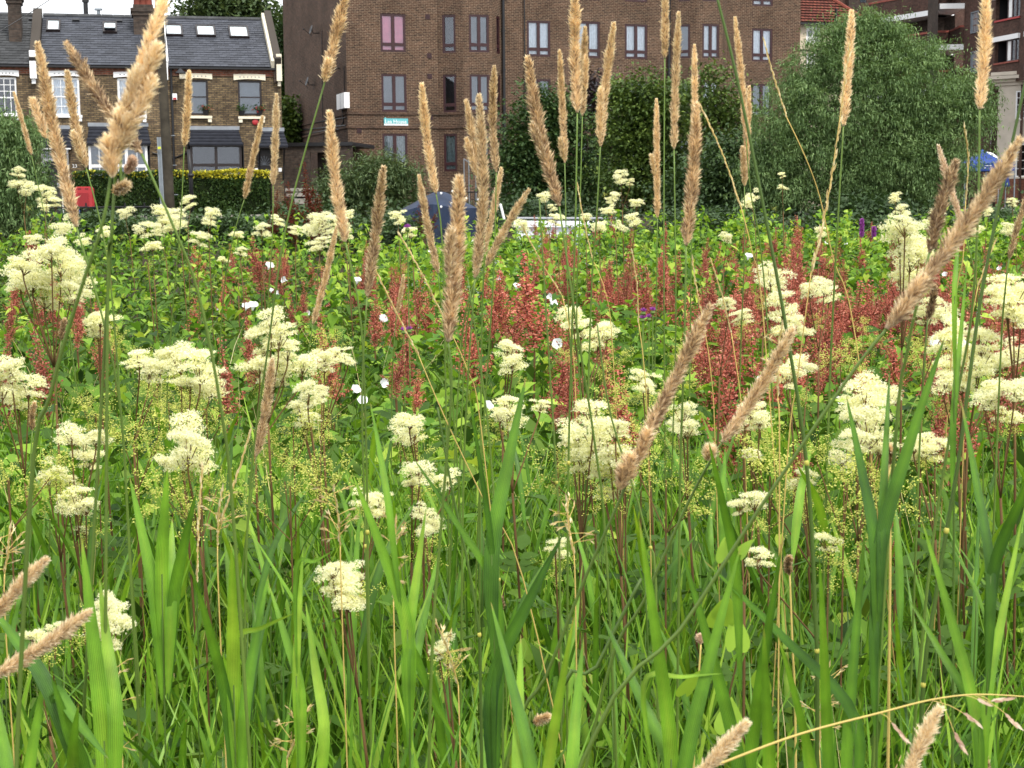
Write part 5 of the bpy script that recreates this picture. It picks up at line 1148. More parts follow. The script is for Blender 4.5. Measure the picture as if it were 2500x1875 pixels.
# ================================================================== reed grass with seed heads
def smooth_path(pts, n):
    pts = [Vector(p) for p in pts]; out = []; m_ = len(pts)
    for i in range(m_-1):
        p0, p1, p2, p3 = pts[max(i-1, 0)], pts[i], pts[i+1], pts[min(i+2, m_-1)]
        for k in range(n):
            t = k/n; out.append(.5*((2*p1)+(p2-p0)*t+(2*p0-5*p1+4*p2-p3)*t*t+(3*p1-p0-3*p2+p3)*t**3))
    out.append(pts[-1]); return out
def head_mesh(name, path, rad, N, mt, par, fluff=1.0, L=.0075, tmean=.62, dark=.12, lumps=4, taper=.35, wd=.0011):
    """dense panicle: slivers growing out of an axis. path from base to tip"""
    P_ = np.array([tuple(p) for p in path]); seg_ = np.linalg.norm(np.diff(P_, axis=0), axis=1); cum = np.r_[0, np.cumsum(seg_)]; tot = cum[-1]
    s_ = rng.uniform(0, 1, N)**.95; ph = rng.uniform(0, 6.3, 3)
    c = np.stack([np.interp(s_*tot, cum, P_[:, i]) for i in range(3)], 1)
    c2 = np.stack([np.interp(np.minimum(s_*tot+.01, tot), cum, P_[:, i]) for i in range(3)], 1)-np.stack([np.interp(np.maximum(s_*tot-.01, 0), cum, P_[:, i]) for i in range(3)], 1)
    t_ = c2/np.linalg.norm(c2, axis=1)[:, None]
    a = np.cross(t_, [.3, 1, .1]); a /= np.linalg.norm(a, axis=1)[:, None]; b = np.cross(t_, a)
    an = rng.uniform(0, 2*np.pi, N); o_ = a*np.cos(an)[:, None]+b*np.sin(an)[:, None]
    lump = 1+.13*np.sin(s_*lumps*6.3+ph[0])+.10*np.sin(s_*lumps*13+ph[1]+an)
    prof = np.minimum(1, (s_/.10)**.6+.15)*np.minimum(1, ((1-s_)/taper)**.55+.12)*lump
    rr_ = rad*prof
    base = c+o_*(rr_*rng.uniform(.0, .55, N))[:, None]; out_ = rng.uniform(.25, .75, N)*fluff*np.where(rng.uniform(0, 1, N) < .1, 2.0, 1)
    dir_ = t_+o_*out_[:, None]; dir_ /= np.linalg.norm(dir_, axis=1)[:, None]
    ll = (L*rng.uniform(.6, 1.35, N)*(.55+.6*prof)); tip = base+o_*(rr_*.5)[:, None]+dir_*ll[:, None]
    sd_ = np.cross(dir_, rng.normal(size=(N, 3))); sd_ /= np.linalg.norm(sd_, axis=1)[:, None]; md = base*.5+tip*.5
    w_ = (wd*rng.uniform(.7, 1.5, N))[:, None]
    V = np.stack([base, md+sd_*w_, tip, md-sd_*w_], 1).reshape(-1, 3); F2 = np.arange(4*N).reshape(N, 4)
    nz = np.sin(s_*lumps*9+ph[2])*.5+np.sin(s_*31+an*2+ph[0])*.5
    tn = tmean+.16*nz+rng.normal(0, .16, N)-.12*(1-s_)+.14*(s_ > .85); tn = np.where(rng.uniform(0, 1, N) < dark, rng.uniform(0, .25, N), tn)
    return npmesh(name, V, F2, mt, par, np.repeat(np.clip(tn, 0, 1), 4))
def blade_mesh(*a_, **k_):
    o = blade_mesh0(*a_, **k_); me = o.data; n_ = len(me.vertices); x = me.attributes.new('across', 'FLOAT', 'POINT'); x.data.foreach_set('value', np.tile([-1., 0., 1.], n_//3)); x = me.attributes.new('along', 'FLOAT', 'POINT'); x.data.foreach_set('value', np.repeat(np.linspace(0, 1, n_//3), 3)); return o
def blade_mesh0(name, path, wmax, mt, par, twist=0., fold=.25, tint=.5, prof=None, side=None, **kw):
    pts = smooth_path(path, 5); n = len(pts); V = []; F2 = []
    for i, p in enumerate(pts):
        t_ = (pts[min(i+1, n-1)]-pts[max(i-1, 0)]).normalized(); vw = (p-CAM).normalized(); s_ = side or t_.cross(vw)
        s_ = (s_ - t_*s_.dot(t_)).normalized(); nn = t_.cross(s_)
        u = i/(n-1); an = twist*(.3+u); s2 = s_*math.cos(an)+nn*math.sin(an); n2 = t_.cross(s2)
        w_ = wmax/2*(min(1, .22+u*3.2)*(1-max(0, (u-.35)/.65)**1.7) + .01); V += [tuple(p-s2*w_+n2*w_*fold), tuple(p), tuple(p+s2*w_+n2*w_*fold)]
    for i in range(n-1):
        a = 3*i; F2 += [(a, a+1, a+4, a+3), (a+1, a+2, a+5, a+4)]
    return npmesh(name, np.array(V), np.array(F2), mt, par, np.clip(tint+np.tile([-.05, .13, -.02], n)+np.repeat(.10*np.sin(np.arange(n)*.55+tint*30)+.12*(np.arange(n)/n-.4), 3)+rng.normal(0, .02, len(V)), 0, 1), smooth=True, **kw)
def stem_mesh(pts, r0_, r1_, mt, par, nodes=True, name='stem'):
    P_ = smooth_path(pts, 4); n = len(P_); mb = MB(); mb.tube(P_, [r0_+(r1_-r0_)*i/(n-1) for i in range(n)], 6); mb.build(name, mt, par, True)
    return P_
def node_at(p, t_, r_, par):
    mb = MB(); mb.tube([p-t_*r_*1.5, p-t_*r_*.5, p+t_*r_*.5, p+t_*r_*1.5], [r_*.7, r_*1.12, r_*1.12, r_*.7], 7); mb.build('stem_node', MV['node'], par, True)

def reed(lab, tip, base, wpx, down, kind='head', lobes=(), depth=None, tm=None, N=None, mid=None, leaves=(), dark=.12, stem=True, name='reed_grass', smat=None, cat='grass stem', node=None):
    tm = (.62 if tm is None else tm)+random.uniform(-.08, .08)
    d = depth or min(5.5, max(1.15, .0185*FPX/K/wpx)); r_ = wpx*K/FPX*d/2*.66*random.uniform(.9, 1.1)
    tipd = d*random.uniform(.985, 1.0)
    B = D(*base, d); T_ = D(*tip, tipd); pth = [B]+([D(*mid, d)] if mid else [])+[T_]
    if not mid: pth.insert(1, B.lerp(T_, .5)+Vector((random.uniform(-.004, .004), 0, 0)))
    dn = [D(*p, d*(1+.01*i)) for i, p in enumerate(down)]
    last = dn[-1] if dn else B; prev = dn[-2] if len(dn) > 1 else B
    v = last-prev; v.z = min(v.z, -.05); k_ = max(0, (last.z-.0)/-v.z); g = last+v*k_*1.0; g.x = last.x+max(-.35, min(.35, (g.x-last.x)*.45)); g.y = last.y+.08; g.z = 0
    t = thing(name, g, lab, cat); t['group'] = 'tall reed grass stems with seed heads' if kind in ('head', 'pink') else 'dry grass stems'
    full = [g, last.lerp(g, .5)]+dn[::-1]+[B]
    if stem:
        P_ = stem_mesh(full, (.0024*max(1, r_/.007) if kind in ('head', 'pink') else .0013), (.0013 if kind in ('head', 'pink') else .0009), smat or MV['stalk'], t)
        if node: q = D(*node, d); j = min(range(1, len(P_)-1), key=lambda i: (P_[i]-q).length); node_at(P_[j], (P_[j+1]-P_[j-1]).normalized(), .0026, t)
    pts = smooth_path(pth, 6); ln = sum((pts[i+1]-pts[i]).length for i in range(len(pts)-1))
    mt = MV['head'] if kind == 'head' else MV['headpink']
    if kind in ('head', 'pink'):
        n_ = N or int(5200*min(1.3, max(.3, ln*r_/(.2*.009))))
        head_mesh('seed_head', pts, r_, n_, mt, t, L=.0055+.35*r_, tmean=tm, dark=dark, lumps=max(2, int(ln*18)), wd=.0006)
        mb = MB(); mb.tube(pts, [r_*.42*(1-.7*i/len(pts)) for i in range(len(pts))], 6); mb.build('seed_head_core', HCORE, t, True)
        for (a, b_, w_) in lobes:
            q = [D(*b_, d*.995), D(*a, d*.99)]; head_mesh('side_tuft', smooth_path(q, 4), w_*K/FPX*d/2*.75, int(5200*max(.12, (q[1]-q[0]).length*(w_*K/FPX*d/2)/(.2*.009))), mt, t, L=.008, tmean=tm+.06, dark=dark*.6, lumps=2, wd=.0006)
    else:                                    # straw spikes: alternating narrow spikelets
        mb = MB(); V, F2, ti = [], [], []
        n_ = int(ln/.007); o_ = []
        for i in range(n_):
            u = i/n_; p = pts[min(len(pts)-1, int(u*(len(pts)-1)))].lerp(pts[min(len(pts)-1, int(u*(len(pts)-1))+1)], (u*(len(pts)-1)) % 1)
            t_ = (pts[-1]-pts[0]).normalized(); s_ = Vector((random.uniform(-1, 1), random.uniform(-.5, .5), 0)).normalized()*(.5 if r_ > .003 else .3)
            dd = (t_+s_*random.uniform(.1, .55)).normalized(); L_ = random.uniform(.008, .016)*(1+r_*40); w_ = .0014+.16*r_; q = dd.cross(Vector((random.uniform(-.3, .3), 1, 0))).normalized()*w_
            nn_ = dd.cross(q).normalized()*w_*.8; b0 = p+s_*r_*.3; i0 = len(V)
            V += [b0, b0+dd*L_*.35+q, b0+dd*L_, b0+dd*L_*.35-q, b0+dd*L_*.35+nn_]; F2 += [(i0, i0+1, i0+2, i0+4), (i0, i0+4, i0+2, i0+3)]; ti += [random.uniform(.2, 1)]*5
        npmesh('spikelets', np.array([tuple(v) for v in V]), np.array(F2), MV['straw'], t, np.array(ti)); mb = MB(); mb.tube(pts, .0009, 5); mb.build('spike_axis', STRAWP, t)
    for lf in leaves:
        a, b_, w_ = lf[:3]; A_, B_ = D(*a, d), D(*b_, d*random.uniform(.93, 1.07)); m_ = A_.lerp(B_, .5)+Vector((0, 0, (B_-A_).length*.05))
        blade_mesh('leaf', [A_, m_, B_], w_*K/FPX*d, MV['blade'], t, twist=random.uniform(-.5, .5), tint=lf[3] if len(lf) > 3 else random.uniform(.35, .8))
    return t
MV['culm'] = mat('green_culm', (.065, .12, .018), .55, .25, var=.25, vscale=6)
MV['blade'] = blade_mat('broad_blade', ramp((.026, .075, .02), (.078, .195, .02), (.165, .35, .028), (.31, .48, .05)), .33)
HCORE = mat('seed_head_core', (.60, .45, .28), .9, .1, var=.35, vscale=90)
STRAWP = mat('straw_axis', (.52, .38, .12), .6, .2)
GOLD = mat('golden_stalk', (.55, .42, .13), .5, .3)
DKS = mat('dark_green_stalk', (.055, .10, .015), .5, .35, var=.3)

reed('small tan seed head leaning left against the feathery willow bush at the left edge', (30, 200), (68, 335), 12, [(105, 500), (140, 640)])
reed('long tan seed head leaning left in front of the slate roof and grey front door', (82, 95), (165, 490), 30, [(225, 700), (262, 900), (280, 1200)], mid=(118, 290), lobes=(((70, 215), (100, 300), 14),))
reed('tan seed head in front of the white upstairs sash window of the middle terraced house', (145, 155), (186, 362), 22, [(232, 560), (262, 900)], lobes=(((158, 285), (178, 345), 14),), mid=(160, 255))
reed('seed head tinted dark for shade, leaning far left and crossing behind the fluffiest head', (145, 95), (306, 332), 30, [(375, 490), (430, 640), (480, 900), (510, 1200)], mid=(218, 215), tm=.28, dark=.35, depth=1.55, lobes=(((262, 230), (285, 285), 18),))  # backlit head: its shade is put into the low tint
reed('very large fluffy out-of-focus seed head reaching the top edge at the left', (362, -25), (240, 372), 31, [(222, 480), (170, 640), (110, 850), (60, 1150)], mid=(292, 185), depth=1.2, tm=.78, dark=.06, lobes=(((330, 170), (262, 320), 24), ((258, 240), (248, 340), 22), ((300, 150), (262, 270), 22), ((340, 100), (300, 200), 24), ((282, 255), (250, 330), 28), ((235, 300), (244, 385), 24)))
reed('small loose tuft of tan seed below the fluffiest head, in front of the hedge', (272, 400), (248, 418), 18, [(240, 520), (232, 700)], depth=1.6, tm=.7)
reed('thin pinkish seed head hanging beside the fluffiest head in front of the white bay window', (285, 345), (270, 375), 12, [(262, 400), (246, 420)], kind='pink', depth=1.6)
reed('slim tan seed head between the pole and the dark bay window', (408, 155), (398, 316), 18, [(390, 480), (372, 680), (360, 900)])
reed('slim tan seed head leaning right over the yellow hedge top', (567, 252), (528, 430), 15, [(500, 530), (478, 700)], tm=.66)
reed('slim upright tan seed head at the right end of the hedge', (597, 205), (590, 400), 17, [(588, 520), (575, 760)])
reed('seed head cut by the top edge in front of the end wall of the flats', (748, -20), (702, 176), 27, [(620, 480), (575, 780), (545, 1000), (530, 1300)], mid=(722, 90), lobes=(((710, 130), (700, 178), 14),))
reed('big tan seed head below the white utility box', (712, 243), (746, 522), 29, [(780, 700), (792, 1000), (795, 1250)], mid=(723, 380), node=(792, 1190))
reed('tan seed head leaning right in front of the grey-green shrub', (828, 363), (793, 640), 27, [(782, 860), (790, 1180)], mid=(812, 500), tm=.52, dark=.2, node=(790, 1200))
reed('tan seed head between the turquoise name board and the bay of the flats', (911, 182), (942, 418), 21, [(955, 520), (962, 800)], mid=(922, 300))
reed('tan seed head just left of the navy canvas ridge', (905, 380), (946, 590), 19, [(960, 720), (985, 960)], mid=(922, 480))
reed('large tan seed head standing in front of the navy canvas cover', (993, 384), (968, 738), 36, [(975, 850), (952, 1150), (930, 1500)], mid=(985, 540), tm=.5, dark=.22, lobes=(((975, 500), (970, 600), 20),))
reed('leftmost seed head of the close group in front of the bay of the flats', (1007, 218), (1042, 420), 21, [(1046, 560), (1040, 760)], lobes=(((1008, 300), (1030, 380), 12),))
reed('central and longest seed head of the close group in front of the bay', (1035, 207), (1026, 600), 25, [(1012, 800), (1000, 1100)], mid=(1044, 420), tm=.55, dark=.2)
reed('seed head in front of the right side of the bay, beside the drainpipe', (1068, 145), (1072, 372), 20, [(1066, 600), (1046, 900), (1030, 1200)], mid=(1064, 260), tm=.55, dark=.2)
reed('slim seed head leaning right above the white windscreen frame of the boat', (1083, 364), (1040, 560), 17, [(1018, 640), (1002, 800)])
reed('seed head leaning strongly right over the left end of the white boat roof', (1142, 410), (1050, 575), 20, [(1012, 650), (990, 840)])
reed('dark tan seed head leaning left between the drainpipe and the first lace-curtained window', (1140, 125), (1208, 445), 29, [(1245, 700), (1285, 960), (1310, 1200)], mid=(1165, 280), tm=.42, dark=.28, lobes=(((1150, 270), (1175, 340), 14),))
reed('slim tan seed head right of the darker leaning one', (1209, 110), (1220, 352), 18, [(1226, 620), (1238, 900)], mid=(1215, 230), lobes=(((1210, 300), (1218, 345), 10),))
reed('tallest seed head of the central pair, cut by the top edge', (1243, -30), (1247, 243), 25, [(1243, 480), (1236, 700), (1228, 1000), (1226, 1300)], mid=(1242, 110), node=(1236, 1050))
reed('shorter seed head of the central pair, touching its taller neighbour', (1264, 60), (1258, 250), 17, [(1252, 480), (1246, 700), (1262, 1000)], mid=(1260, 160), lobes=(((1266, 120), (1262, 200), 12),))
reed('tan seed head leaning right in front of the second lace-curtained window', (1326, 50), (1297, 316), 21, [(1288, 480), (1275, 700)], mid=(1306, 200), lobes=(((1298, 190), (1295, 300), 14),))
reed('short slim seed head against the dark tree, with a tuft low on its left', (1418, 215), (1420, 470), 15, [(1418, 640), (1412, 900)], lobes=(((1407, 335), (1415, 380), 9),))
reed('seed head cut by the top edge beside the second drainpipe', (1437, -25), (1436, 125), 19, [(1434, 500), (1436, 900), (1438, 1200)], node=(1436, 1160))
reed('slender seed head just right of the second drainpipe', (1466, 28), (1456, 322), 20, [(1460, 700), (1452, 1000), (1448, 1300)], mid=(1459, 180))
reed('seed head partly hidden behind the large one in front of the second bay', (1500, 98), (1498, 330), 17, [(1494, 520), (1490, 800)])
reed('large tan seed head standing right of centre against the dark trees', (1505, 225), (1482, 530), 29, [(1478, 760), (1470, 1000), (1466, 1300)], mid=(1497, 380), tm=.52, dark=.2)
reed('slim tan seed head leaning left near the last window of the flats', (1588, 38), (1612, 300), 16, [(1622, 420), (1650, 600)], mid=(1602, 170))
reed('short seed head crossing the leaning one near the last window of the flats', (1618, 188), (1608, 402), 15, [(1608, 560), (1600, 760)], lobes=(((1604, 318), (1609, 395), 12),))
reed('tall pale gold seed head in front of the willow tree', (1840, 25), (1822, 272), 23, [(1812, 440), (1802, 620), (1790, 900)], mid=(1832, 150), tm=.72)
reed('large golden seed head in front of the balcony block, cut by the top edge', (2130, -15), (2116, 236), 31, [(2112, 480), (2096, 700), (2050, 950), (2000, 1300)], mid=(2126, 120), tm=.75, dark=.05)
reed('very large out-of-focus seed head leaning right at the right edge', (2202, 303), (1915, 710), 38, [(1830, 820), (1640, 1100), (1470, 1360), (1260, 1640)], mid=(2090, 480), depth=1.35, tm=.5, dark=.16, lobes=(((1995, 600), (1930, 700), 26),))
reed('dark fluffy seed head standing behind the very large leaning one', (2064, 350), (2008, 545), 31, [(1985, 640), (1960, 760), (1930, 1000)], depth=1.6, tm=.38, dark=.3)
reed('pale slim seed head leaning left in front of the blue gazebo', (2027, 315), (2084, 500), 17, [(2110, 620), (2120, 800)], kind='pink', tm=.8)
reed('large seed head leaning right in the right centre with a loose tuft at its foot', (1534, 662), (1384, 965), 33, [(1344, 1068), (1262, 1254), (1180, 1460), (1092, 1659)], mid=(1448, 840), depth=1.55, tm=.48, dark=.25, lobes=(((1365, 985), (1350, 1040), 34), ((1345, 1010), (1340, 1060), 22), ((1400, 930), (1375, 1000), 26)))
reed('large tan seed head leaning right of the dark centre one, with a round tuft below', (1712, 712), (1560, 955), 31, [(1535, 995), (1480, 1100), (1390, 1300), (1300, 1500)], mid=(1640, 840), depth=1.75, tm=.66, dark=.12, lobes=(((1535, 970), (1530, 995), 24),))
reed('tan seed head standing low in the left half among cream flowers', (588, 778), (554, 985), 23, [(540, 1100), (520, 1300)], mid=(575, 880), tm=.56)
reed('thin tan seed head left of the red sorrel in the left half', (727, 490), (676, 700), 14, [(660, 800), (640, 960)], mid=(703, 600))
reed('tan seed head entering from the left edge in the lower half', (100, 1208), (-22, 1345), 31, [(-60, 1400)], depth=1.5, tm=.7, dark=.05)
reed('larger tan seed head entering from the left edge below the other', (192, 1322), (-12, 1462), 36, [(-60, 1490)], depth=1.4, tm=.7, dark=.06)
reed('pale cream seed head leaning right at the bottom edge', (1612, 1562), (1490, 1700), 31, [(1440, 1760)], depth=1.4, tm=.9, dark=.03)
reed('pale cream seed head at the bottom right corner', (2028, 1530), (1955, 1700), 36, [(1930, 1760)], depth=1.4, tm=.9, dark=.03)
reed('short brown seed head low at the bottom right edge', (2122, 1625), (2135, 1700), 16, [(2140, 1760)], tm=.4, depth=1.8)
reed('small round timothy-like head on a long golden stalk at the right', (1920, 965), (1921, 1003), 14, [(1923, 1200), (1920, 1480), (1918, 1659)], tm=.6, depth=1.8, smat=GOLD)
reed('small brown bristly head on a thin yellow stalk in the lower right', (1706, 1204), (1706, 1240), 13, [(1712, 1400), (1718, 1560)], tm=.3, dark=.3, depth=2.2, smat=GOLD)
reed('tiny pinkish head on a pale stalk low in the right half', (1514, 1375), (1514, 1392), 10, [(1508, 1480), (1500, 1600)], kind='pink', depth=2.2, smat=GOLD)
reed('tiny tan tuft lying low near the bottom centre', (1186, 1548), (1152, 1562), 14, [(1140, 1600)], tm=.7, depth=1.9)
reed('tiny dark tuft low in the left half', (372, 1292), (350, 1300), 11, [(340, 1400)], tm=.3, depth=2.4)
reed('small dark upright head right of the bottom centre', (1080, 1290), (1085, 1318), 9, [(1090, 1400)], tm=.25, depth=2.6)
reed('small brown head half hidden among cream flowers at the left', (140, 690), (132, 735), 11, [(120, 860), (110, 1000)], tm=.35, depth=3.2)
reed('small greyish head at the left among cream flowers', (75, 870), (70, 930), 11, [(66, 1100)], tm=.45, depth=3)
reed('slim tan head in the meadow below the navy canvas', (872, 595), (857, 680), 9, [(850, 760), (846, 900)], depth=4.2)
reed('short brown head in front of the red sorrel at the right', (2018, 618), (2004, 690), 14, [(1996, 800), (1985, 1000)], tm=.3, depth=2.6)
reed('thin brown head at the far right edge above the meadow', (2224, 410), (2180, 560), 14, [(2172, 620), (2160, 800)], tm=.45, depth=2.8)
# straw spikes and panicles
reed('long gold straw panicle on the left side of the pale gold head', (1836, 95), (1752, 590), 17, [(1740, 680), (1722, 820), (1700, 1000)], kind='straw', mid=(1790, 420), depth=2.6, smat=STRAWP)
reed('bleached drooping spike in front of the last window of the flats', (1650, 85), (1700, 255), 8, [(1740, 340), (1772, 430), (1800, 560), (1850, 740)], kind='straw', depth=2.8, smat=STRAWP)
reed('white bleached spike leaning left against the dark trees', (1512, 228), (1600, 445), 8, [(1625, 545), (1650, 700)], kind='straw', mid=(1560, 330), depth=2.8, smat=STRAWP)
reed('white bleached spike in front of the white boat roof', (1247, 395), (1280, 560), 7, [(1310, 640), (1325, 780)], kind='straw', depth=3.4, smat=STRAWP)
reed('gold straw spike left of the blue gazebo', (2083, 275), (2086, 435), 9, [(2080, 560), (2060, 700)], kind='straw', depth=3, smat=STRAWP, mid=(2092, 350))
reed('bleached spike rising from the meadow left of centre', (862, 505), (960, 690), 9, [(1010, 800), (1040, 930)], kind='straw', depth=2.8, smat=STRAWP)
reed('long bleached spike leaning left, starting under the big head below the utility box', (800, 560), (905, 770), 10, [(960, 900), (1050, 1090), (1130, 1250)], kind='straw', depth=2.4, smat=STRAWP)
reed('pale spike in front of the tallest red sorrel', (1130, 490), (1215, 640), 8, [(1235, 740), (1245, 900)], kind='straw', depth=3, smat=STRAWP)
reed('pale spike in the centre right in front of bright bindweed', (1365, 540), (1380, 700), 8, [(1392, 800), (1400, 960)], kind='straw', depth=3, smat=STRAWP)
reed('left one of two pale spikes beside the sorrel right of centre', (1496, 560), (1520, 700), 8, [(1535, 800), (1545, 960)], kind='straw', depth=3, smat=STRAWP)
reed('right one of two pale spikes beside the sorrel right of centre', (1535, 560), (1580, 720), 8, [(1600, 860), (1610, 1000)], kind='straw', depth=3, smat=STRAWP)
reed('pale bent spike at the far right above the cream flowers', (2150, 520), (2112, 620), 9, [(2095, 720), (2085, 860)], kind='straw', depth=3, smat=STRAWP)
reed('dark green couch-grass spike in the lower left', (437, 1005), (425, 1260), 12, [(428, 1400), (430, 1600)], kind='straw', depth=2.2, smat=DKS)
reed('dark brown couch-grass spike leaning right in the lower left', (540, 930), (480, 1120), 11, [(470, 1300), (466, 1500)], kind='straw', depth=2.2, smat=DKS)
for x, y, x2, y2, lab in ((235, 1420, 265, 1640, 'yellowish branched grass panicle at the bottom left'), (855, 1120, 850, 1300, 'pinkish drooping grass panicle left of the bottom centre'), (720, 1050, 735, 1180, 'pale loose panicle beside a cream flower in the left half'), (940, 1340, 990, 1480, 'pale airy panicle low in the centre'), (1790, 1440, 1770, 1620, 'greenish airy panicle low at the right'), (20, 1140, 10, 1240, 'drooping pinkish panicle at the left edge'), (650, 1540, 620, 1640, 'pale arching panicle at the bottom left'), (1225, 1080, 1240, 1200, 'fine pale panicle in the middle of the meadow'), (1690, 700, 1680, 860, 'fine pinkish panicle right of centre'), (480, 1060, 470, 1180, 'pinkish panicle beside the cream flower in the left half')):
    t = reed(lab, (x, y), (x2, y2), 13, [(x2+4, y2+150)], kind='straw', depth=2.1, smat=STRAWP)
    d = 2.1; mb = MB(); V, F2, ti = [], [], []
    for k in range(14):
        u = random.uniform(.1, .9); p = D(x2+(x-x2)*u, y2+(y-y2)*u, d); q = p+Vector((random.uniform(-.03, .03), random.uniform(-.02, .02), random.uniform(-.005, .03)))*1.0
        mb.tube([p, q], .0005, 4)
        for j in range(4):
            b0 = p.lerp(q, random.uniform(.5, 1)); dd = (q-p).normalized()+Vector((random.uniform(-.4, .4), random.uniform(-.4, .4), random.uniform(-.6, .2))); dd.normalize(); s_ = dd.cross(Vector((0, 1, .2))).normalized()*.0012; i0 = len(V)
            V += [b0, b0+dd*.004+s_, b0+dd*.010, b0+dd*.004-s_]; F2.append((i0, i0+1, i0+2, i0+3)); ti += [random.uniform(.1, 1)]*4
    mb.build('branchlets', STRAWP, t); npmesh('branch_spikelets', np.array([tuple(v) for v in V]), np.array(F2), MV['straw'], t, np.array(ti))
# arching brome at the bottom right
t = thing('brome_grass', D(1380, 2300, 1.5), 'arching golden brome stalk with hanging pinkish spikelets at the bottom right', 'grass stem'); d = 1.45
stem_mesh([D(1180, 1800, d), D(1555, 1650, d), D(1730, 1585, d), D(1900, 1540, d), D(2010, 1512, d), D(2110, 1500, d), D(2230, 1506, d)], .0016, .0006, GOLD, t)
for (a, b_, c_) in (((1900, 1540), (1925, 1560), (1960, 1605)), ((2010, 1512), (2080, 1540), (2120, 1568)), ((2030, 1510), (2060, 1580), (2085, 1625)), ((2100, 1500), (2140, 1515), (2190, 1508)), ((2100, 1500), (2170, 1540), (2205, 1575)), ((2060, 1504), (2110, 1510), (2140, 1525))):
    mb = MB(); A_, B_, C_ = D(*a, d), D(*b_, d), D(*c_, d); mb.tube(smooth_path([A_, A_.lerp(B_, .6)+Vector((0, 0, .002)), B_], 3), .0004, 4); mb.build('branchlet', GOLD, t)
    V, F2, ti = [], [], []; ax = (C_-B_)
    for k in range(9):
        p = B_+ax*(k/11); dd = (ax.normalized()+Vector((random.uniform(-.22, .22), random.uniform(-.2, .2), random.uniform(-.22, .22)))).normalized(); L_ = ax.length*.45; s_ = dd.cross(Vector((0, 1, 0))).normalized()*.0015; i0 = len(V)
        V += [p, p+dd*L_*.35+s_, p+dd*L_, p+dd*L_*.35-s_]; F2.append((i0, i0+1, i0+2, i0+3)); ti += [random.uniform(0, .9)]*4
    npmesh('spikelet', np.array([tuple(v) for v in V]), np.array(F2), MV['headpink'], t, np.array(ti))
# bare stems that cross the picture
for pts, d, lab, r_ in (([(1545, -20), (1590, 160), (1650, 450), (1700, 720), (1742, 1000), (1760, 1300), (1765, 1659)], 1.9, 'long dark green stalk running from the top edge down through the right half', .0028),
                        ([(2225, 130), (2150, 480), (2110, 700), (2070, 1000), (2020, 1300), (1985, 1659)], 1.8, 'long green stalk at the right edge beside the blue gazebo', .0028),
                        ([(1385, 1250), (1290, 1440), (1190, 1659)], 1.7, 'diagonal green stalk low right of centre', .003),
                        ([(1165, 430), (1185, 760), (1200, 1000), (1210, 1300)], 2.2, 'thin green stalk left of the central pair of heads', .0018),
                        ([(1010, 600), (1052, 900), (1075, 1200), (1085, 1500)], 2.2, 'green stalk below the close group of heads', .002),
                        ([(945, 880), (975, 1050), (1030, 1330), (1040, 1600)], 2.0, 'dark green stalk in the lower centre', .0024),
                        ([(1290, 700), (1320, 900), (1395, 1150), (1420, 1400)], 2.1, 'green stalk right of the central pair crossing downwards', .002)):
    P3 = [D(x, y, d) for x, y in pts]; P3.sort(key=lambda p: p.z); g = P3[0].copy(); v = P3[0]-P3[1]; g = g+v*.4; g.z = 0; t = thing('bare_stalk', g, lab, 'grass stalk')
    P_ = stem_mesh([g]+P3, r_*1.1, r_*.6, MV['stalk'] if d > 2 else DKS, t)
    for f in (.22, .42): j = int(len(P_)*f); node_at(P_[j], (P_[j+1]-P_[j-1]).normalized(), r_*1.05, t)

# ---------------------------------------------- broad-bladed shoots: prominent ones
def shoot(lab, x, d, leafs, top=None, grp=None):
    g = D(x, 1500, d); g.z = 0; t = thing('grass_shoot', g, lab, 'grass shoot', grp); zt_ = max(D(l[0][0], l[0][1], d).z for l in leafs)
    stem_mesh([g, Vector((g.x, g.y, zt_*.5)), D(leafs[0][0][0], leafs[0][0][1], d)], .0035, .0008, MV['culm'], t)
    for l in leafs:
        A_ = D(*l[0], d*1.0); B_ = D(*l[1], d*random.uniform(.95, 1.05)); w_ = l[2]*.86*K/FPX*d; b_ = l[4] if len(l) > 4 else .04
        m_ = A_.lerp(B_, .5)+Vector((0, 0, (B_-A_).length*b_)); st = Vector((g.x+(D(leafs[0][0][0], leafs[0][0][1], d).x-g.x)*.6, g.y, max(.1, A_.z-.16))); st = st.lerp(A_, .35); st.z = A_.z-.13; blade_mesh('leaf', [st, A_, m_, B_], w_, MV['blade'], t, twist=random.uniform(-.25, .25), tint=l[3])
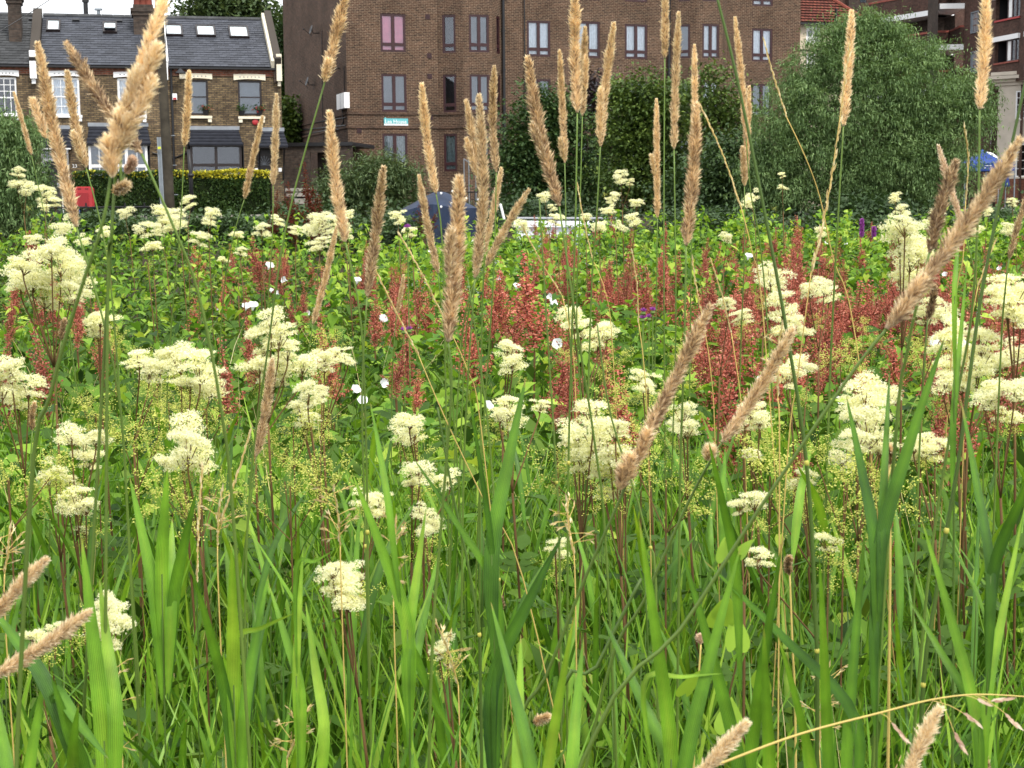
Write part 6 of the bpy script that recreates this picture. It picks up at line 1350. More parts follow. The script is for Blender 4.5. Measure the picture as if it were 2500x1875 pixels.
SH = [
 ('broad dark green blade pair standing in the middle below the cream flowers', 1085, 1.7, [((1062, 1200), (1136, 815), 40, .3), ((1075, 1290), (890, 985), 20, .35), ((1062, 1190), (1010, 830), 16, .2)]),
 ('bluish-green broad blade speckled with droplets low in the centre', 1070, 1.6, [((1062, 1485), (1218, 1150), 38, .12), ((1075, 1480), (1120, 1290), 30, .3)]),
 ('shoot with two big dark blades below the cream flowers at the right', 1900, 1.6, [((1900, 1190), (2042, 725), 36, .28), ((1890, 1185), (1828, 855), 30, .22), ((1905, 1150), (1922, 800), 22, .3), ((1888, 1340), (1925, 1010), 26, .3)]),
 ('shoot at the right edge with a long pale-edged blade', 2130, 1.6, [((2140, 1245), (2075, 860), 26, .25), ((2145, 1240), (2262, 950), 30, .25), ((2130, 1530), (2212, 1100), 26, .7), ((2110, 1560), (1990, 1120), 30, .6), ((2110, 1560), (1960, 1290), 26, .45)]),
 ('tall bright blade at the left beside a cream flower', 215, 1.6, [((225, 1600), (176, 1160), 46, .6), ((250, 1560), (215, 1250), 40, .7), ((110, 1500), (-30, 1300), 40, .25), ((120, 1500), (235, 1640), 34, .3, .0)]),
 ('upright bright blades in the lower left', 345, 1.9, [((350, 1240), (362, 1010), 34, .6), ((335, 1300), (280, 1030), 32, .5), ((375, 1300), (425, 1060), 32, .35), ((370, 1300), (372, 1120), 30, .65)]),
 ('bright blades left of the bottom centre', 500, 1.8, [((505, 1480), (500, 1180), 36, .75), ((490, 1520), (415, 1230), 30, .3), ((530, 1520), (580, 1240), 30, .4), ((500, 1395), (635, 1325), 16, .8, .02)]),
 ('slender bright blades with a bent one at the left of centre', 640, 1.8, [((640, 1460), (655, 1180), 20, .75), ((650, 1500), (580, 1260), 26, .6), ((700, 1600), (660, 1300), 30, .75), ((640, 1230), (720, 1190), 12, .5, -.02)]),
 ('bright forked blades left of the droplet-speckled blade', 885, 1.7, [((880, 1360), (760, 1020), 34, .6), ((885, 1380), (920, 1100), 26, .7), ((880, 1400), (985, 1600), 26, .4, -.02), ((840, 1100), (800, 870), 18, .55)]),
 ('tall blades at the bottom centre', 1160, 1.5, [((1150, 1680), (1060, 1300), 34, .4), ((1180, 1700), (1240, 1330), 30, .8), ((1120, 1700), (1125, 1370), 34, .72), ((1230, 1690), (1260, 1380), 34, .55)]),
 ('broad blades rising at the bottom right of centre', 1440, 1.5, [((1450, 1640), (1380, 1120), 38, .6), ((1480, 1650), (1600, 1180), 40, .45), ((1455, 1690), (1300, 1330), 34, .35), ((1390, 1480), (1560, 1455), 14, .75, .03)]),
 ('broad dark blades low at the right', 1610, 1.6, [((1600, 1680), (1470, 1180), 38, .3), ((1620, 1650), (1690, 1170), 34, .35), ((1660, 1690), (1650, 1350), 34, .6), ((1590, 1240), (1530, 950), 26, .4)]),
 ('long blades crossing low at the right', 1800, 1.6, [((1850, 1560), (1520, 1210), 30, .22, .03), ((1790, 1650), (1770, 1200), 30, .5), ((1830, 1620), (1870, 1130), 30, .4), ((1760, 1690), (1680, 1370), 26, .6)]),
 ('pair of narrow blades standing before the blue gazebo', 2065, 1.9, [((2062, 640), (2072, 470), 13, .6, 0), ((2060, 900), (2090, 560), 16, .5, 0)]),
 ('blades at the bottom left corner', 30, 1.6, [((20, 1700), (-20, 1450), 34, .5), ((60, 1700), (100, 1440), 30, .6), ((180, 1700), (110, 1460), 40, .3), ((150, 1700), (170, 1520), 34, .55)]),
]
for s_ in SH: shoot(*s_)
# further shoots: variants, copied
def shoot_proto(k):
    t = thing('reed_shoot', (0, 0, 0), 'green broad-bladed grass shoot standing among the others in the foreground', 'grass shoot', 'broad-bladed grass shoots in the foreground')
    H = random.uniform(.8, .95); lx = random.uniform(-.05, .05); P_ = stem_mesh([(0, 0, 0), (lx*.4, 0, H*.5), (lx, 0, H)], .0035, .0012, MV['culm'], t); n = random.choice((4, 5, 5, 6))
    for i in range(n):
        u = .28+.72*i/(n-1); p = P_[int(u*(len(P_)-1))]; an = math.pi*(i % 2)+random.uniform(-.7, .7)+k; L_ = random.uniform(.30, .46)*(1 if i < n-1 else .75); el = random.uniform(.18, .42) if random.random() < .8 else random.uniform(.6, 1.0)
        dr_ = Vector((math.cos(an)*math.sin(el), math.sin(an)*math.sin(el), math.cos(el))); dr2 = Vector((math.cos(an), math.sin(an), 0)); e = p+dr_*L_+dr2*L_*random.uniform(.0, .15)-Vector((0, 0, random.uniform(0, .06)))
        side = dr_.cross(dr2.cross(Vector((0, 0, 1)))).normalized(); side = dr2.cross(Vector((0, 0, 1)))
        blade_mesh('leaf', [p, p+dr_*L_*.5, e], random.uniform(.009, .017), MV['grassR'], t, twist=random.uniform(-.6, .6), tint=random.uniform(.15, .8), side=side)
    return t
MV['grassR'] = blade_mat('reed_blade', ramp((.026, .075, .014), (.078, .195, .02), (.165, .34, .028), (.30, .47, .05)), .33, .2)
def copy_tree(o, parent=None):
    c = o.copy(); COL.objects.link(c); c.parent = parent; ORG[c.name] = ORG.get(o.name, (0, 0, 0))
    for ch in list(o.children): copy_tree(ch, c)
    return c
protos = [shoot_proto(k) for k in range(14)]
spots = []
for k in range(285):
    Y = 1.7+2.2*random.random(); px = random.uniform(-60, 2270); 
    if 640 < px < 1350 and Y > 2.2 and random.random() < .5: continue
    spots.append((px, Y))
for i, (px, Y) in enumerate(spots):
    o = protos[i] if i < 14 else copy_tree(protos[i % 14]); p = D(px, 1200, Y); o.location = (p.x, Y, 0); o.rotation_euler = (0, 0, random.uniform(0, 6.3)); s_ = random.uniform(.78, 1.0)*(1.08 if Y > 2.4 else .88); o.scale = (s_, s_, s_)
    zones = ((160, 'at the left edge'), (420, 'below the double-domed cream flower at the left'), (700, 'left of the low bright cream flower'), (980, 'between the low bright cream flower and the centre'), (1250, 'around the droplet-speckled blade in the centre'), (1540, 'below the dark leaning seed head'), (1800, 'left of the golden stalk at the right'), (2010, 'around the golden stalk at the right'), (9999, 'at the right edge'))
    zn = next(n_ for lim, n_ in zones if px < lim); row = 'near' if Y < 2.4 else 'farther' if Y < 3.1 else 'back-row'
    o['label'] = row+' broad-bladed green grass shoot '+zn; o['group'] = row+' grass shoots '+zn

# ================================================================== meadowsweet
def sweet_tpl(seed, nfl, stam):
    """froth of tiny flowers on branching sprays; about 1 unit wide. returns V,F(quads),tint, and the branch skeleton"""
    r_ = np.random.default_rng(seed); P_, Nn, sk = [], [], []
    ns = r_.integers(9, 14); tot = 0; subs = []
    for k in range(ns):
        u = k/(ns-1); a = r_.uniform(0, 6.3); rr_ = r_.uniform(.12, .42)*(1-.25*u); c = np.array([rr_*np.cos(a), rr_*np.sin(a), r_.uniform(-.32, .32)+.1*(1-u)]); rad = r_.uniform(.16, .28); subs.append((c, rad)); sk.append(c)
    for c, rad in subs:
        n = int(nfl*rad**2/sum(s[1]**2 for s in subs)); d = r_.normal(size=(n, 3)); d /= np.linalg.norm(d, axis=1)[:, None]; d[:, 2] = np.abs(d[:, 2])*1.0-.25*(r_.uniform(0, 1, n) < .3)
        P_.append(c+d*rad*np.array([1, 1, .62])*(r_.uniform(.62, 1.12, n)+.25*(r_.uniform(0, 1, n) < .08))[:, None]); Nn.append(d)
    P_ = np.concatenate(P_); Nn = np.concatenate(Nn); Nn /= np.linalg.norm(Nn, axis=1)[:, None]; n = len(P_)
    a = np.cross(Nn, r_.normal(size=(n, 3))); a /= np.linalg.norm(a, axis=1)[:, None]; b = np.cross(Nn, a); V, T_ = [], []
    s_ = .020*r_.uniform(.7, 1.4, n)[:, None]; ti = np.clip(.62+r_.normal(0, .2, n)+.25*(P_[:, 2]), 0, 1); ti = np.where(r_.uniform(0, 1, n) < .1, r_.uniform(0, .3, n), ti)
    V.append(np.stack([P_+a*s_, P_+b*s_, P_-a*s_, P_-b*s_], 1)); T_.append(np.repeat(ti, 4))
    for k in range(stam):
        d = Nn+r_.normal(0, .75, (n, 3)); d /= np.linalg.norm(d, axis=1)[:, None]; L_ = .056*r_.uniform(.6, 1.3, n)[:, None]; q = np.cross(d, r_.normal(size=(n, 3))); q /= np.linalg.norm(q, axis=1)[:, None]; q *= .0042
        V.append(np.stack([P_, P_+d*L_*.6+q, P_+d*L_, P_+d*L_*.6-q], 1)); T_.append(np.repeat(np.clip(ti+.2, 0, 1), 4))
    V = np.concatenate([v.reshape(-1, 3) for v in V]); return V, np.arange(len(V)).reshape(-1, 4), np.concatenate(T_), sk
def bud_tpl(seed, n=420):
    r_ = np.random.default_rng(seed); c = []; 
    for k in range(16):
        e = np.array([r_.uniform(-.45, .45), r_.uniform(-.45, .45), r_.uniform(-.3, .5)]); m_ = n//16; c.append(e*r_.uniform(.35, 1.05, m_)[:, None]+r_.normal(0, .035, (m_, 3)))
    P_ = np.concatenate(c); n = len(P_); s_ = .014*r_.uniform(.7, 1.4, n); V = []; 
    T = np.array([(1, 0, 0), (0, 1, 0), (-1, 0, 0), (0, -1, 0), (0, 0, 1), (0, 0, -1)], float); F_ = np.array([(0, 1, 4, 4), (1, 2, 4, 4), (2, 3, 4, 4), (3, 0, 4, 4)])
    V = (T[None, :5]*s_[:, None, None]+P_[:, None]).reshape(-1, 3); F2 = np.array([(0, 1, 4), (1, 2, 4), (2, 3, 4), (3, 0, 4)]); F2 = (F2[None]+(np.arange(n)*5)[:, None, None]).reshape(-1, 3)
    return V, F2, np.repeat(r_.uniform(0, 1, n), 5)
SW = []; SWL = []; BU = []; SKEL = []
for k in range(7):
    V, F2, ti, sk = sweet_tpl(40+k, 1000, 6); SW.append(npmesh('_flower_cluster', V, F2, MV['sweet'], None, ti)); 
    V, F2, ti, sk2 = sweet_tpl(60+k, 220, 3); SWL.append(npmesh('_flower_cluster', V, F2, MV['sweet'], None, ti)); SKEL.append((sk, sk2))
for k in range(4):
    V, F2, ti = bud_tpl(80+k); BU.append(npmesh('_bud_cluster', V, F2, MV['bud'], None, ti))
T_, F_ = leaf_tpl('lance')
Vl, Fl, Tl = [], [], []
for i in range(7):                                   # pinnate leaf
    y = .12+.13*(i//2); s_ = 1 if i % 2 else -1; an = -s_*1.1 if i < 6 else 0; c_, sn = math.cos(an), math.sin(an); L_ = (.42 if i == 6 else .30); v = T_*L_*np.array([1.6, 1, 1]); v = np.stack([v[:, 0]*c_-v[:, 1]*sn, v[:, 0]*sn+v[:, 1]*c_, v[:, 2]], 1)+[0, .55 if i == 6 else y, 0]; Vl.append(v); Fl.append(F_+8*i); Tl.append(np.full(8, .5))
PIN = npmesh('_leaf', np.concatenate(Vl), np.concatenate(Fl), MV['nettle'], None, np.concatenate(Tl))
def child(name, me, par, loc, rot, sc):
    o = bpy.data.objects.new(name, me); COL.objects.link(o); o.parent = par; o.location = Vector(loc)-org(par); o.rotation_euler = rot; o.scale = (sc,)*3 if not isinstance(sc, tuple) else sc; return o
def sweet(lab, cl_, d=None, grp=None, buds=True, far=False):
    """cl_: list of (x, y, w) flower clusters in 2212 px"""
    x0, y0 = cl_[0][0], sum(c[1] for c in cl_)/len(cl_)
    if d is None: d = min(6.5, max(2.5, depth_for(y0, 1.22)))
    top = D(cl_[0][0], cl_[0][1], d); g = Vector((top.x+random.uniform(-.08, .08), d+random.uniform(-.05, .1), 0))
    t = thing('meadowsweet', g, lab, 'meadowsweet', grp or 'meadowsweet plants in flower'); mb = MB()
    low = min(D(c[0], c[1], d).z for c in cl_); fk = Vector((g.x*.3+top.x*.7, d, max(.2, low-.16)))
    mb.tube(smooth_path([g, (g+fk)/2+Vector((.015, 0, 0)), fk], 3), [.0028]*7, 5); k = random.randrange(7)
    for i, (x, y, w_) in enumerate(cl_):
        c = D(x, y, d*(1+random.uniform(-.03, .03))); s_ = w_*K/FPX*d; k = random.randrange(7); me = SW[k]; s_ *= 1.1 if far else 1
        rz = random.uniform(0, 6.3); child('flower_cluster', me, t, c, (random.uniform(-.3, .3), random.uniform(-.3, .3), rz), (s_*random.uniform(1.1, 1.4), s_*random.uniform(1.1, 1.4), s_*random.uniform(.9, 1.35)))
        b0 = c-Vector((0, 0, s_*.6)); mb.tube(smooth_path([fk, fk.lerp(b0, .6)+Vector((0, 0, .0)), b0, c], 3), [.0016]*10, 5)
        for sp in SKEL[k][0][:7]:
            e = c+Vector((sp[0]*math.cos(rz)-sp[1]*math.sin(rz), sp[0]*math.sin(rz)+sp[1]*math.cos(rz), sp[2]))*s_; mb.tube([b0.lerp(c, .3), e], .0009, 4, False)
    mb.build('stem', MV['redstem'], t, True)
    if buds:
        for j in range(1):
            c = D(cl_[0][0]+random.uniform(-35, 35), y0+random.uniform(30, 80), d); s_ = random.uniform(.07, .11) if not far else .05; child('bud_cluster', random.choice(BU), t, c, (0, 0, random.uniform(0, 6)), s_)
    for j in range(3 if not far else 2):
        h = random.uniform(.4, .85); p = g.lerp(fk, h); child('leaf', PIN, t, p, (random.uniform(.1, .7), 0, random.uniform(0, 6.3)), random.uniform(.14, .2))
    return t
sweet('largest cream meadowsweet, a mass of froth at the upper left', [(110, 535, 70), (70, 600, 80), (150, 600, 90), (50, 570, 60), (95, 640, 70), (160, 640, 60), (130, 570, 70), (45, 610, 60)], 3.4)
sweet('meadowsweet just right of the largest one, two stacked cream tiers', [(215, 685, 55), (212, 715, 60)], 3.6)
sweet('cream meadowsweet cut by the left edge in the upper half', [(25, 800, 70), (5, 840, 60), (60, 840, 60), (40, 870, 50)], 3.1)
sweet('left part of the wide cream drift in the left half', [(300, 780, 50), (320, 805, 60), (345, 790, 50)], 3.3)
sweet('dense cream clusters in the middle of the wide drift at the left', [(390, 780, 75), (430, 800, 80), (450, 835, 60), (410, 825, 60)], 3.2)
sweet('tall cream meadowsweet topping the wide drift in the left half', [(585, 700, 50), (600, 735, 65), (570, 745, 60), (620, 760, 50)], 3.3)
sweet('cream clusters at the foot of the tall one in the left half', [(560, 785, 70), (610, 800, 70), (650, 795, 60), (590, 815, 60)], 3.3)
sweet('right end of the wide cream drift in the left half', [(700, 785, 50), (735, 770, 45), (750, 778, 30)], 3.4)
sweet('two-tiered cream meadowsweet left of the low tan seed head', [(665, 860, 60), (650, 885, 50), (660, 912, 45), (695, 850, 30)], 3.2)
sweet('cream three-part meadowsweet in the left half above the broad blades', [(155, 945, 50), (205, 945, 55), (180, 975, 60), (195, 1000, 45)], 3.0)
sweet('bright cream double-domed meadowsweet in the lower left', [(400, 940, 70), (405, 975, 80), (360, 995, 55), (435, 1000, 60), (395, 1000, 70)], 2.8)
sweet('small cream meadowsweet behind the blades at the left', [(120, 1020, 50), (105, 1035, 40), (150, 1045, 40)], 3.0)
sweet('cream meadowsweet below the small one at the left', [(165, 1080, 60), (150, 1095, 40), (185, 1100, 40), (182, 1148, 26)], 3.0)
sweet('bright cream meadowsweet standing low beside the left of centre stalks', [(740, 1245, 70), (735, 1275, 70), (750, 1300, 60), (755, 1285, 60), (720, 1240, 40)], 2.4)
sweet('bright cream meadowsweet low at the left behind the tall blade', [(225, 1310, 55), (235, 1340, 75), (230, 1370, 70), (250, 1335, 50)], 2.3)
sweet('greenish cream meadowsweet low at the left edge behind the tan heads', [(70, 1370, 45), (105, 1385, 45), (120, 1365, 35)], 2.4)
sweet('cream meadowsweet right of the red sorrel in the centre left', [(885, 905, 55), (870, 935, 55), (895, 945, 40)], 3.1)
sweet('cream meadowsweet in the centre above the wide blades', [(905, 1020, 55), (890, 1040, 40), (970, 1040, 45)], 2.9)
sweet('cream meadowsweet behind the pinkish panicle in the centre left', [(790, 1080, 50), (820, 1090, 45), (810, 1105, 40)], 2.9)
sweet('low cream meadowsweet in the centre behind the stalks', [(910, 1110, 45), (935, 1130, 45), (915, 1150, 35)], 2.8)
sweet('cream spire left of the white bindweed flowers in the centre', [(1100, 765, 50), (1105, 790, 50), (1095, 750, 30)], 3.7)
sweet('cream meadowsweet just below the centre', [(1095, 880, 50), (1110, 905, 60), (1080, 900, 40), (1165, 880, 35)], 3.2)
sweet('tall cream meadowsweet growing through the red sorrel right of centre', [(1240, 690, 50), (1255, 715, 55), (1290, 735, 60), (1310, 720, 45)], 3.8)
sweet('wide cream mass right of centre, left part', [(1250, 930, 70), (1280, 900, 70), (1240, 970, 60), (1290, 960, 80), (1260, 1000, 60)], 2.9)
sweet('wide cream mass right of centre, right part', [(1330, 930, 60), (1320, 980, 70), (1350, 1000, 60), (1300, 1020, 60), (1340, 1040, 50), (1310, 1065, 45)], 2.8)
sweet('small cream meadowsweet behind the dark leaning head', [(1390, 828, 45), (1400, 840, 30)], 3.3)
sweet('small cream meadowsweet right of the dark leaning head', [(1475, 900, 50), (1485, 930, 45), (1465, 920, 40)], 3.1)
sweet('upper cream meadowsweet left of the dark stalk in the right half', [(1665, 595, 60), (1660, 612, 45)], 4.6)
sweet('small flat cream meadowsweet beside the pink-flushed sorrel', [(1573, 660, 40), (1600, 690, 45)], 4.2)
sweet('tall cream meadowsweet in the right half behind the dark stalk', [(1690, 665, 60), (1710, 690, 55), (1690, 710, 50), (1740, 715, 40)], 4.0)
sweet('cream meadowsweet right of the dark stalk in front of the sorrel', [(1780, 620, 45), (1790, 640, 45), (1750, 630, 40)], 4.4)
sweet('cream meadowsweet above the tan leaning head at the right', [(1720, 800, 55), (1700, 820, 50), (1745, 790, 40)], 3.4)
sweet('cream meadowsweet behind the tan leaning head with the round tuft', [(1620, 890, 55), (1640, 910, 45), (1610, 920, 45)], 3.0)
sweet('big cream meadowsweet under the dark green blades at the right, upper tiers', [(1870, 860, 75), (1840, 885, 60), (1890, 890, 80), (1920, 860, 55)], 2.9)
sweet('big cream meadowsweet under the dark green blades at the right, lower tiers', [(1880, 935, 90), (1850, 960, 60), (1900, 965, 60), (1820, 990, 60)], 2.8)
sweet('bright cream dome right of the two big dark blades', [(2000, 965, 60), (1985, 985, 50), (2020, 975, 50), (1975, 965, 40)], 2.8)
sweet('small cream meadowsweet among the stalks low at the right', [(1740, 1035, 45), (1725, 1050, 40), (1620, 985, 45)], 2.8)
sweet('tallest cream meadowsweet at the right, a spire in front of the willow', [(1955, 490, 55), (1945, 525, 65), (1965, 560, 70), (1975, 590, 60), (1945, 612, 50), (1985, 540, 50)], 3.6)
sweet('bright cream domes at the right edge', [(2190, 625, 75), (2180, 655, 80), (2205, 680, 70), (2175, 635, 60)], 3.0)
sweet('cream meadowsweet behind the short brown head at the right', [(2010, 665, 50), (2040, 680, 50), (2000, 690, 40)], 3.6)
sweet('cream drift at the right, left part', [(2060, 720, 60), (2040, 740, 55), (2080, 760, 60)], 3.3)
sweet('cream drift at the right, lower part', [(2050, 800, 60), (2080, 830, 60), (2040, 830, 50)], 3.1)
sweet('cream drift at the right edge', [(2120, 750, 70), (2150, 780, 70), (2110, 790, 70), (2190, 760, 60)], 3.1)
sweet('lower cream drift at the right edge below the others', [(2150, 830, 60), (2190, 850, 60), (2130, 870, 50), (2180, 900, 50)], 2.9)
sweet('small cream meadowsweet low between the stalks right of centre', [(1630, 1085, 50), (1600, 1100, 40)], 2.6)
sweet('low pale meadowsweet half hidden by the blades at the right', [(1790, 1180, 50), (1640, 1210, 45)], 2.5)
sweet('low pale meadowsweet among the grass in the centre', [(965, 1390, 40), (950, 1410, 35)], 2.1)
sweet('low greenish meadowsweet in the lower centre', [(1200, 1180, 40), (1210, 1200, 30)], 2.6)
FARL = [((40, 375, 22), (38, 395, 34), (55, 410, 26)), ((100, 425, 36), (120, 440, 26)), ((95, 450, 22),), ((75, 520, 30),), ((140, 490, 36),), ((272, 463, 26),), ((350, 470, 40), (370, 490, 36), (345, 500, 30)), ((385, 475, 40),), ((410, 440, 28),), ((455, 465, 28), (450, 480, 22)), ((430, 520, 34),), ((512, 505, 26),), ((520, 545, 22),), ((600, 478, 22),), ((565, 500, 26),), ((690, 480, 40), (700, 500, 34), (670, 500, 30)), ((740, 500, 40), (725, 480, 30)), ((752, 466, 22),), ((860, 472, 26),), ((885, 505, 26),), ((690, 530, 34),), ((640, 500, 26),), ((1130, 490, 30),), ((1178, 428, 26), (1195, 450, 18)), ((1200, 478, 26),), ((1265, 470, 22),), ((1342, 385, 24), (1360, 395, 16)), ((1325, 432, 26), (1315, 455, 22)), ((1372, 478, 26), (1340, 490, 22)), ((1295, 492, 24),), ((1375, 440, 22),), ((1625, 425, 28), (1612, 440, 22)), ((1690, 404, 18), (1690, 380, 12)), ((1570, 515, 22),), ((1775, 505, 22),), ((1935, 430, 22), (1945, 455, 22)), ((1960, 480, 34),), ((2025, 470, 30), (2010, 490, 26)), ((2135, 460, 22),), ((2187, 440, 18),), ((2182, 500, 26),), ((2110, 500, 22),), ((310, 500, 34),), ((330, 530, 30),), ((480, 560, 22),), ((225, 505, 26),), ((180, 520, 22),)]
for i, c in enumerate(FARL):
    x = c[0][0]; where = ('in front of the hedge and terrace' if x < 640 else 'in front of the shrub by the flats' if x < 1000 else 'around the white boat roof' if x < 1500 else 'in front of the willow and trees')
    yy = sum(q[1] for q in c)/len(c); d = 9.5 if yy < 450 else 9 if yy < 500 else 8
    sweet('small cream meadowsweet head rising above the meadow '+where, list(c), d*random.uniform(.9, 1.15), 'small far meadowsweet '+where, far=True)
# loose bud sprays filling the meadow between them
for i in range(26):
    x = random.choice([random.uniform(0, 760), random.uniform(1150, 2212)]); y = random.uniform(680, 1120); d = min(5.5, depth_for(y, 1.15)); p = D(x, y, d)
    g = Vector((p.x, d, 0)); side = 'at the far left' if x < 300 else 'around the wide cream drift at the left' if x < 620 else 'near the tan head in the left half' if x < 800 else 'around the wide cream mass right of centre' if x < 1450 else 'behind the two leaning heads at the right' if x < 1800 else 'at the far right'
    t = thing('meadowsweet_in_bud', g, 'yellow-green budding meadowsweet spray '+side, 'meadowsweet', 'budding meadowsweet sprays '+side); mb = MB(); mb.tube([g, p], [.003, .0015], 5); 
    for k in range(3): q = p+Vector((random.uniform(-.07, .07), random.uniform(-.05, .05), random.uniform(-.06, .06))); mb.tube([p-Vector((0, 0, .1)), q], .0012, 4); child('bud_cluster', random.choice(BU), t, q, (random.uniform(-.3, .3), 0, random.uniform(0, 6)), random.uniform(.09, .15))
    mb.build('stem', MV['redstem'], t)
    child('leaf', PIN, t, g.lerp(p, .7), (.4, 0, random.uniform(0, 6.3)), .16)

# ================================================================== red docks
def dock_tpl(seed, nb, dens, size=.0105):
    r_ = np.random.default_rng(seed); P_ = []; sk = []
    for k in range(nb):
        u = k/max(1, nb-1); h0 = .0+.60*u if k else .0; lean = r_.uniform(.25, .95)*(1-.5*u) if k else 0; a = r_.uniform(0, 6.3); L_ = (r_.uniform(.22, .42)*(1-.45*u) if k else 1.0)
        n = int(dens*L_); s_ = np.linspace(.0, 1, n); s_ = np.round(s_*L_/.028)*.028/L_ + r_.normal(0, .008, n)
        c = np.stack([np.cos(a)*lean*L_*s_*1.0, np.sin(a)*lean*L_*s_, h0+L_*s_*math.cos(lean)], 1); w_ = .031*(1.05-.55*np.clip(s_, 0, 1)); P_.append(c+r_.normal(0, 1, (n, 3))*w_[:, None]*np.array([1, 1, .5]))
        sk.append(((0, 0, h0), (math.cos(a)*lean*L_, math.sin(a)*lean*L_, h0+L_*math.cos(lean))))
    P_ = np.concatenate(P_); n = len(P_); d = r_.normal(size=(n, 3)); d /= np.linalg.norm(d, axis=1)[:, None]; a = np.cross(d, r_.normal(size=(n, 3))); a /= np.linalg.norm(a, axis=1)[:, None]; b = np.cross(d, a); s_ = size*r_.uniform(.6, 1.3, n)[:, None]
    V = np.stack([P_+a*s_, P_+b*s_*.8, P_-a*s_, P_-b*s_*.8], 1).reshape(-1, 3); V2 = np.stack([P_+d*s_, P_+b*s_*.8, P_-d*s_, P_-b*s_*.8], 1).reshape(-1, 3)
    V = np.concatenate([V, V2]); ti = np.clip(r_.normal(.5, .25, n), 0, 1); ti = np.tile(np.repeat(ti, 4), 2)
    return V, np.arange(len(V)).reshape(-1, 4), ti, sk
DK, DR_, DS = [], [], []
for k in range(6):
    V, F2, ti, sk = dock_tpl(100+k, 15, 250); DK.append(npmesh('_seed_panicle', V, F2, MV['dock'], None, ti)); DR_.append(npmesh('_seed_panicle', V, F2, MV['rust'], None, ti))
    mb = MB()
    for a, b_ in sk: mb.tube([a, b_], .004, 4, False)
    o = mb.build('stem', MV['redstem']); DS.append(o.data); bpy.data.objects.remove(o)
DLF = None
Vb, Fb = leaf_tpl('lance'); DLF = npmesh('_leaf', Vb*np.array([1, 1, 1]), Fb, MV['nettle'], None, np.full(len(Vb), .4))
def dock(x, yt, hpx, lab, grp, d=None, rust=False, lean=None):
    """yt: row of the top; hpx: visible height of the panicle"""
    if d is None:
        d = min(16, .42*FPX/K/hpx)
        while d > 2.6:
            p = D(x, yt, d)
            if p.z >= float(canopy(np.array([p.x]), np.array([d]))[0])+.24: break
            d -= .2
    tp = D(x, yt, d); s_ = hpx*K/FPX*d; g = Vector((tp.x, d, 0 if d < 19 else -.3))
    t = thing('dock_plant', g, lab, 'dock plant', grp); k = random.randrange(6); s_ *= .92; fx = 1.7 if grp == 'red docks' else 1.15; ln = random.uniform(-.16, .16) if lean is None else lean; rz = random.uniform(0, 6.3)
    b_ = tp-Vector((math.sin(ln)*s_, 0, math.cos(ln)*s_)); rot = (0, ln, rz) ; wx = min(1.15, .38/s_) if s_ > .38 else 1
    M_ = (Matrix.Rotation(ln, 4, 'Y') @ Matrix.Rotation(rz, 4, 'Z')).to_euler(); child('seed_panicle', (DR_ if rust else DK)[k], t, b_, M_, (s_*fx, s_*fx, s_)); child('panicle_stem', DS[k], t, b_, M_, (s_*fx, s_*fx, s_))
    mb = MB(); mb.tube([g, g.lerp(b_, .5)+Vector((.01, 0, 0)), b_], [.006, .005, .004], 5); mb.build('stem', MV['redstem'], t)
    for j in range(3): child('leaf', DLF, t, g.lerp(b_, random.uniform(.5, .95)), (random.uniform(-.4, .9), 0, random.uniform(0, 6.3)), random.uniform(.12, .2))
for x, yt, h, lab in ((1130, 545, 235, 'tallest brick-red dock spire standing in the centre'), (1120, 640, 150, 'brown-red dock just left and below the tallest spire'), (545, 512, 130, 'branching red dock in the upper left half'), (500, 560, 110, 'red dock at the left of the branching one in the upper left'), (420, 530, 90, 'red dock leaning left at the upper left'), (812, 640, 120, 'red dock left of the large centre seed head'), (872, 745, 130, 'deep red dock below the centre left, left of centre stalks'), (905, 800, 100, 'deep red dock touching the cream flower in the centre left'),
                      (62, 500, 110, 'red dock in front of the bush at the upper left'), (25, 660, 90, 'red dock cut by the left edge'), (1780, 560, 150, 'dense red dock in the right half behind the dark stalk'), (1860, 610, 190, 'large dense red dock right of the tan leaning heads'), (1290, 670, 150, 'crimson dock behind the tall cream meadowsweet right of centre'), (1590, 640, 130, 'pink-red dock right of centre beside a flat cream flower'), (1846, 780, 90, 'red dock cluster above the big cream meadowsweet at the right'), (1612, 840, 110, 'pink-red dock near the tan head with the round tuft'),
                      (1735, 940, 130, 'red dock among the stalks low at the right'), (1925, 1110, 110, 'small red dock low at the right among blades'), (1210, 860, 70, 'small crimson dock left of the wide cream mass'), (2205, 700, 120, 'red dock at the right edge behind cream domes')):
    dock(x, yt, h, lab, 'red docks')
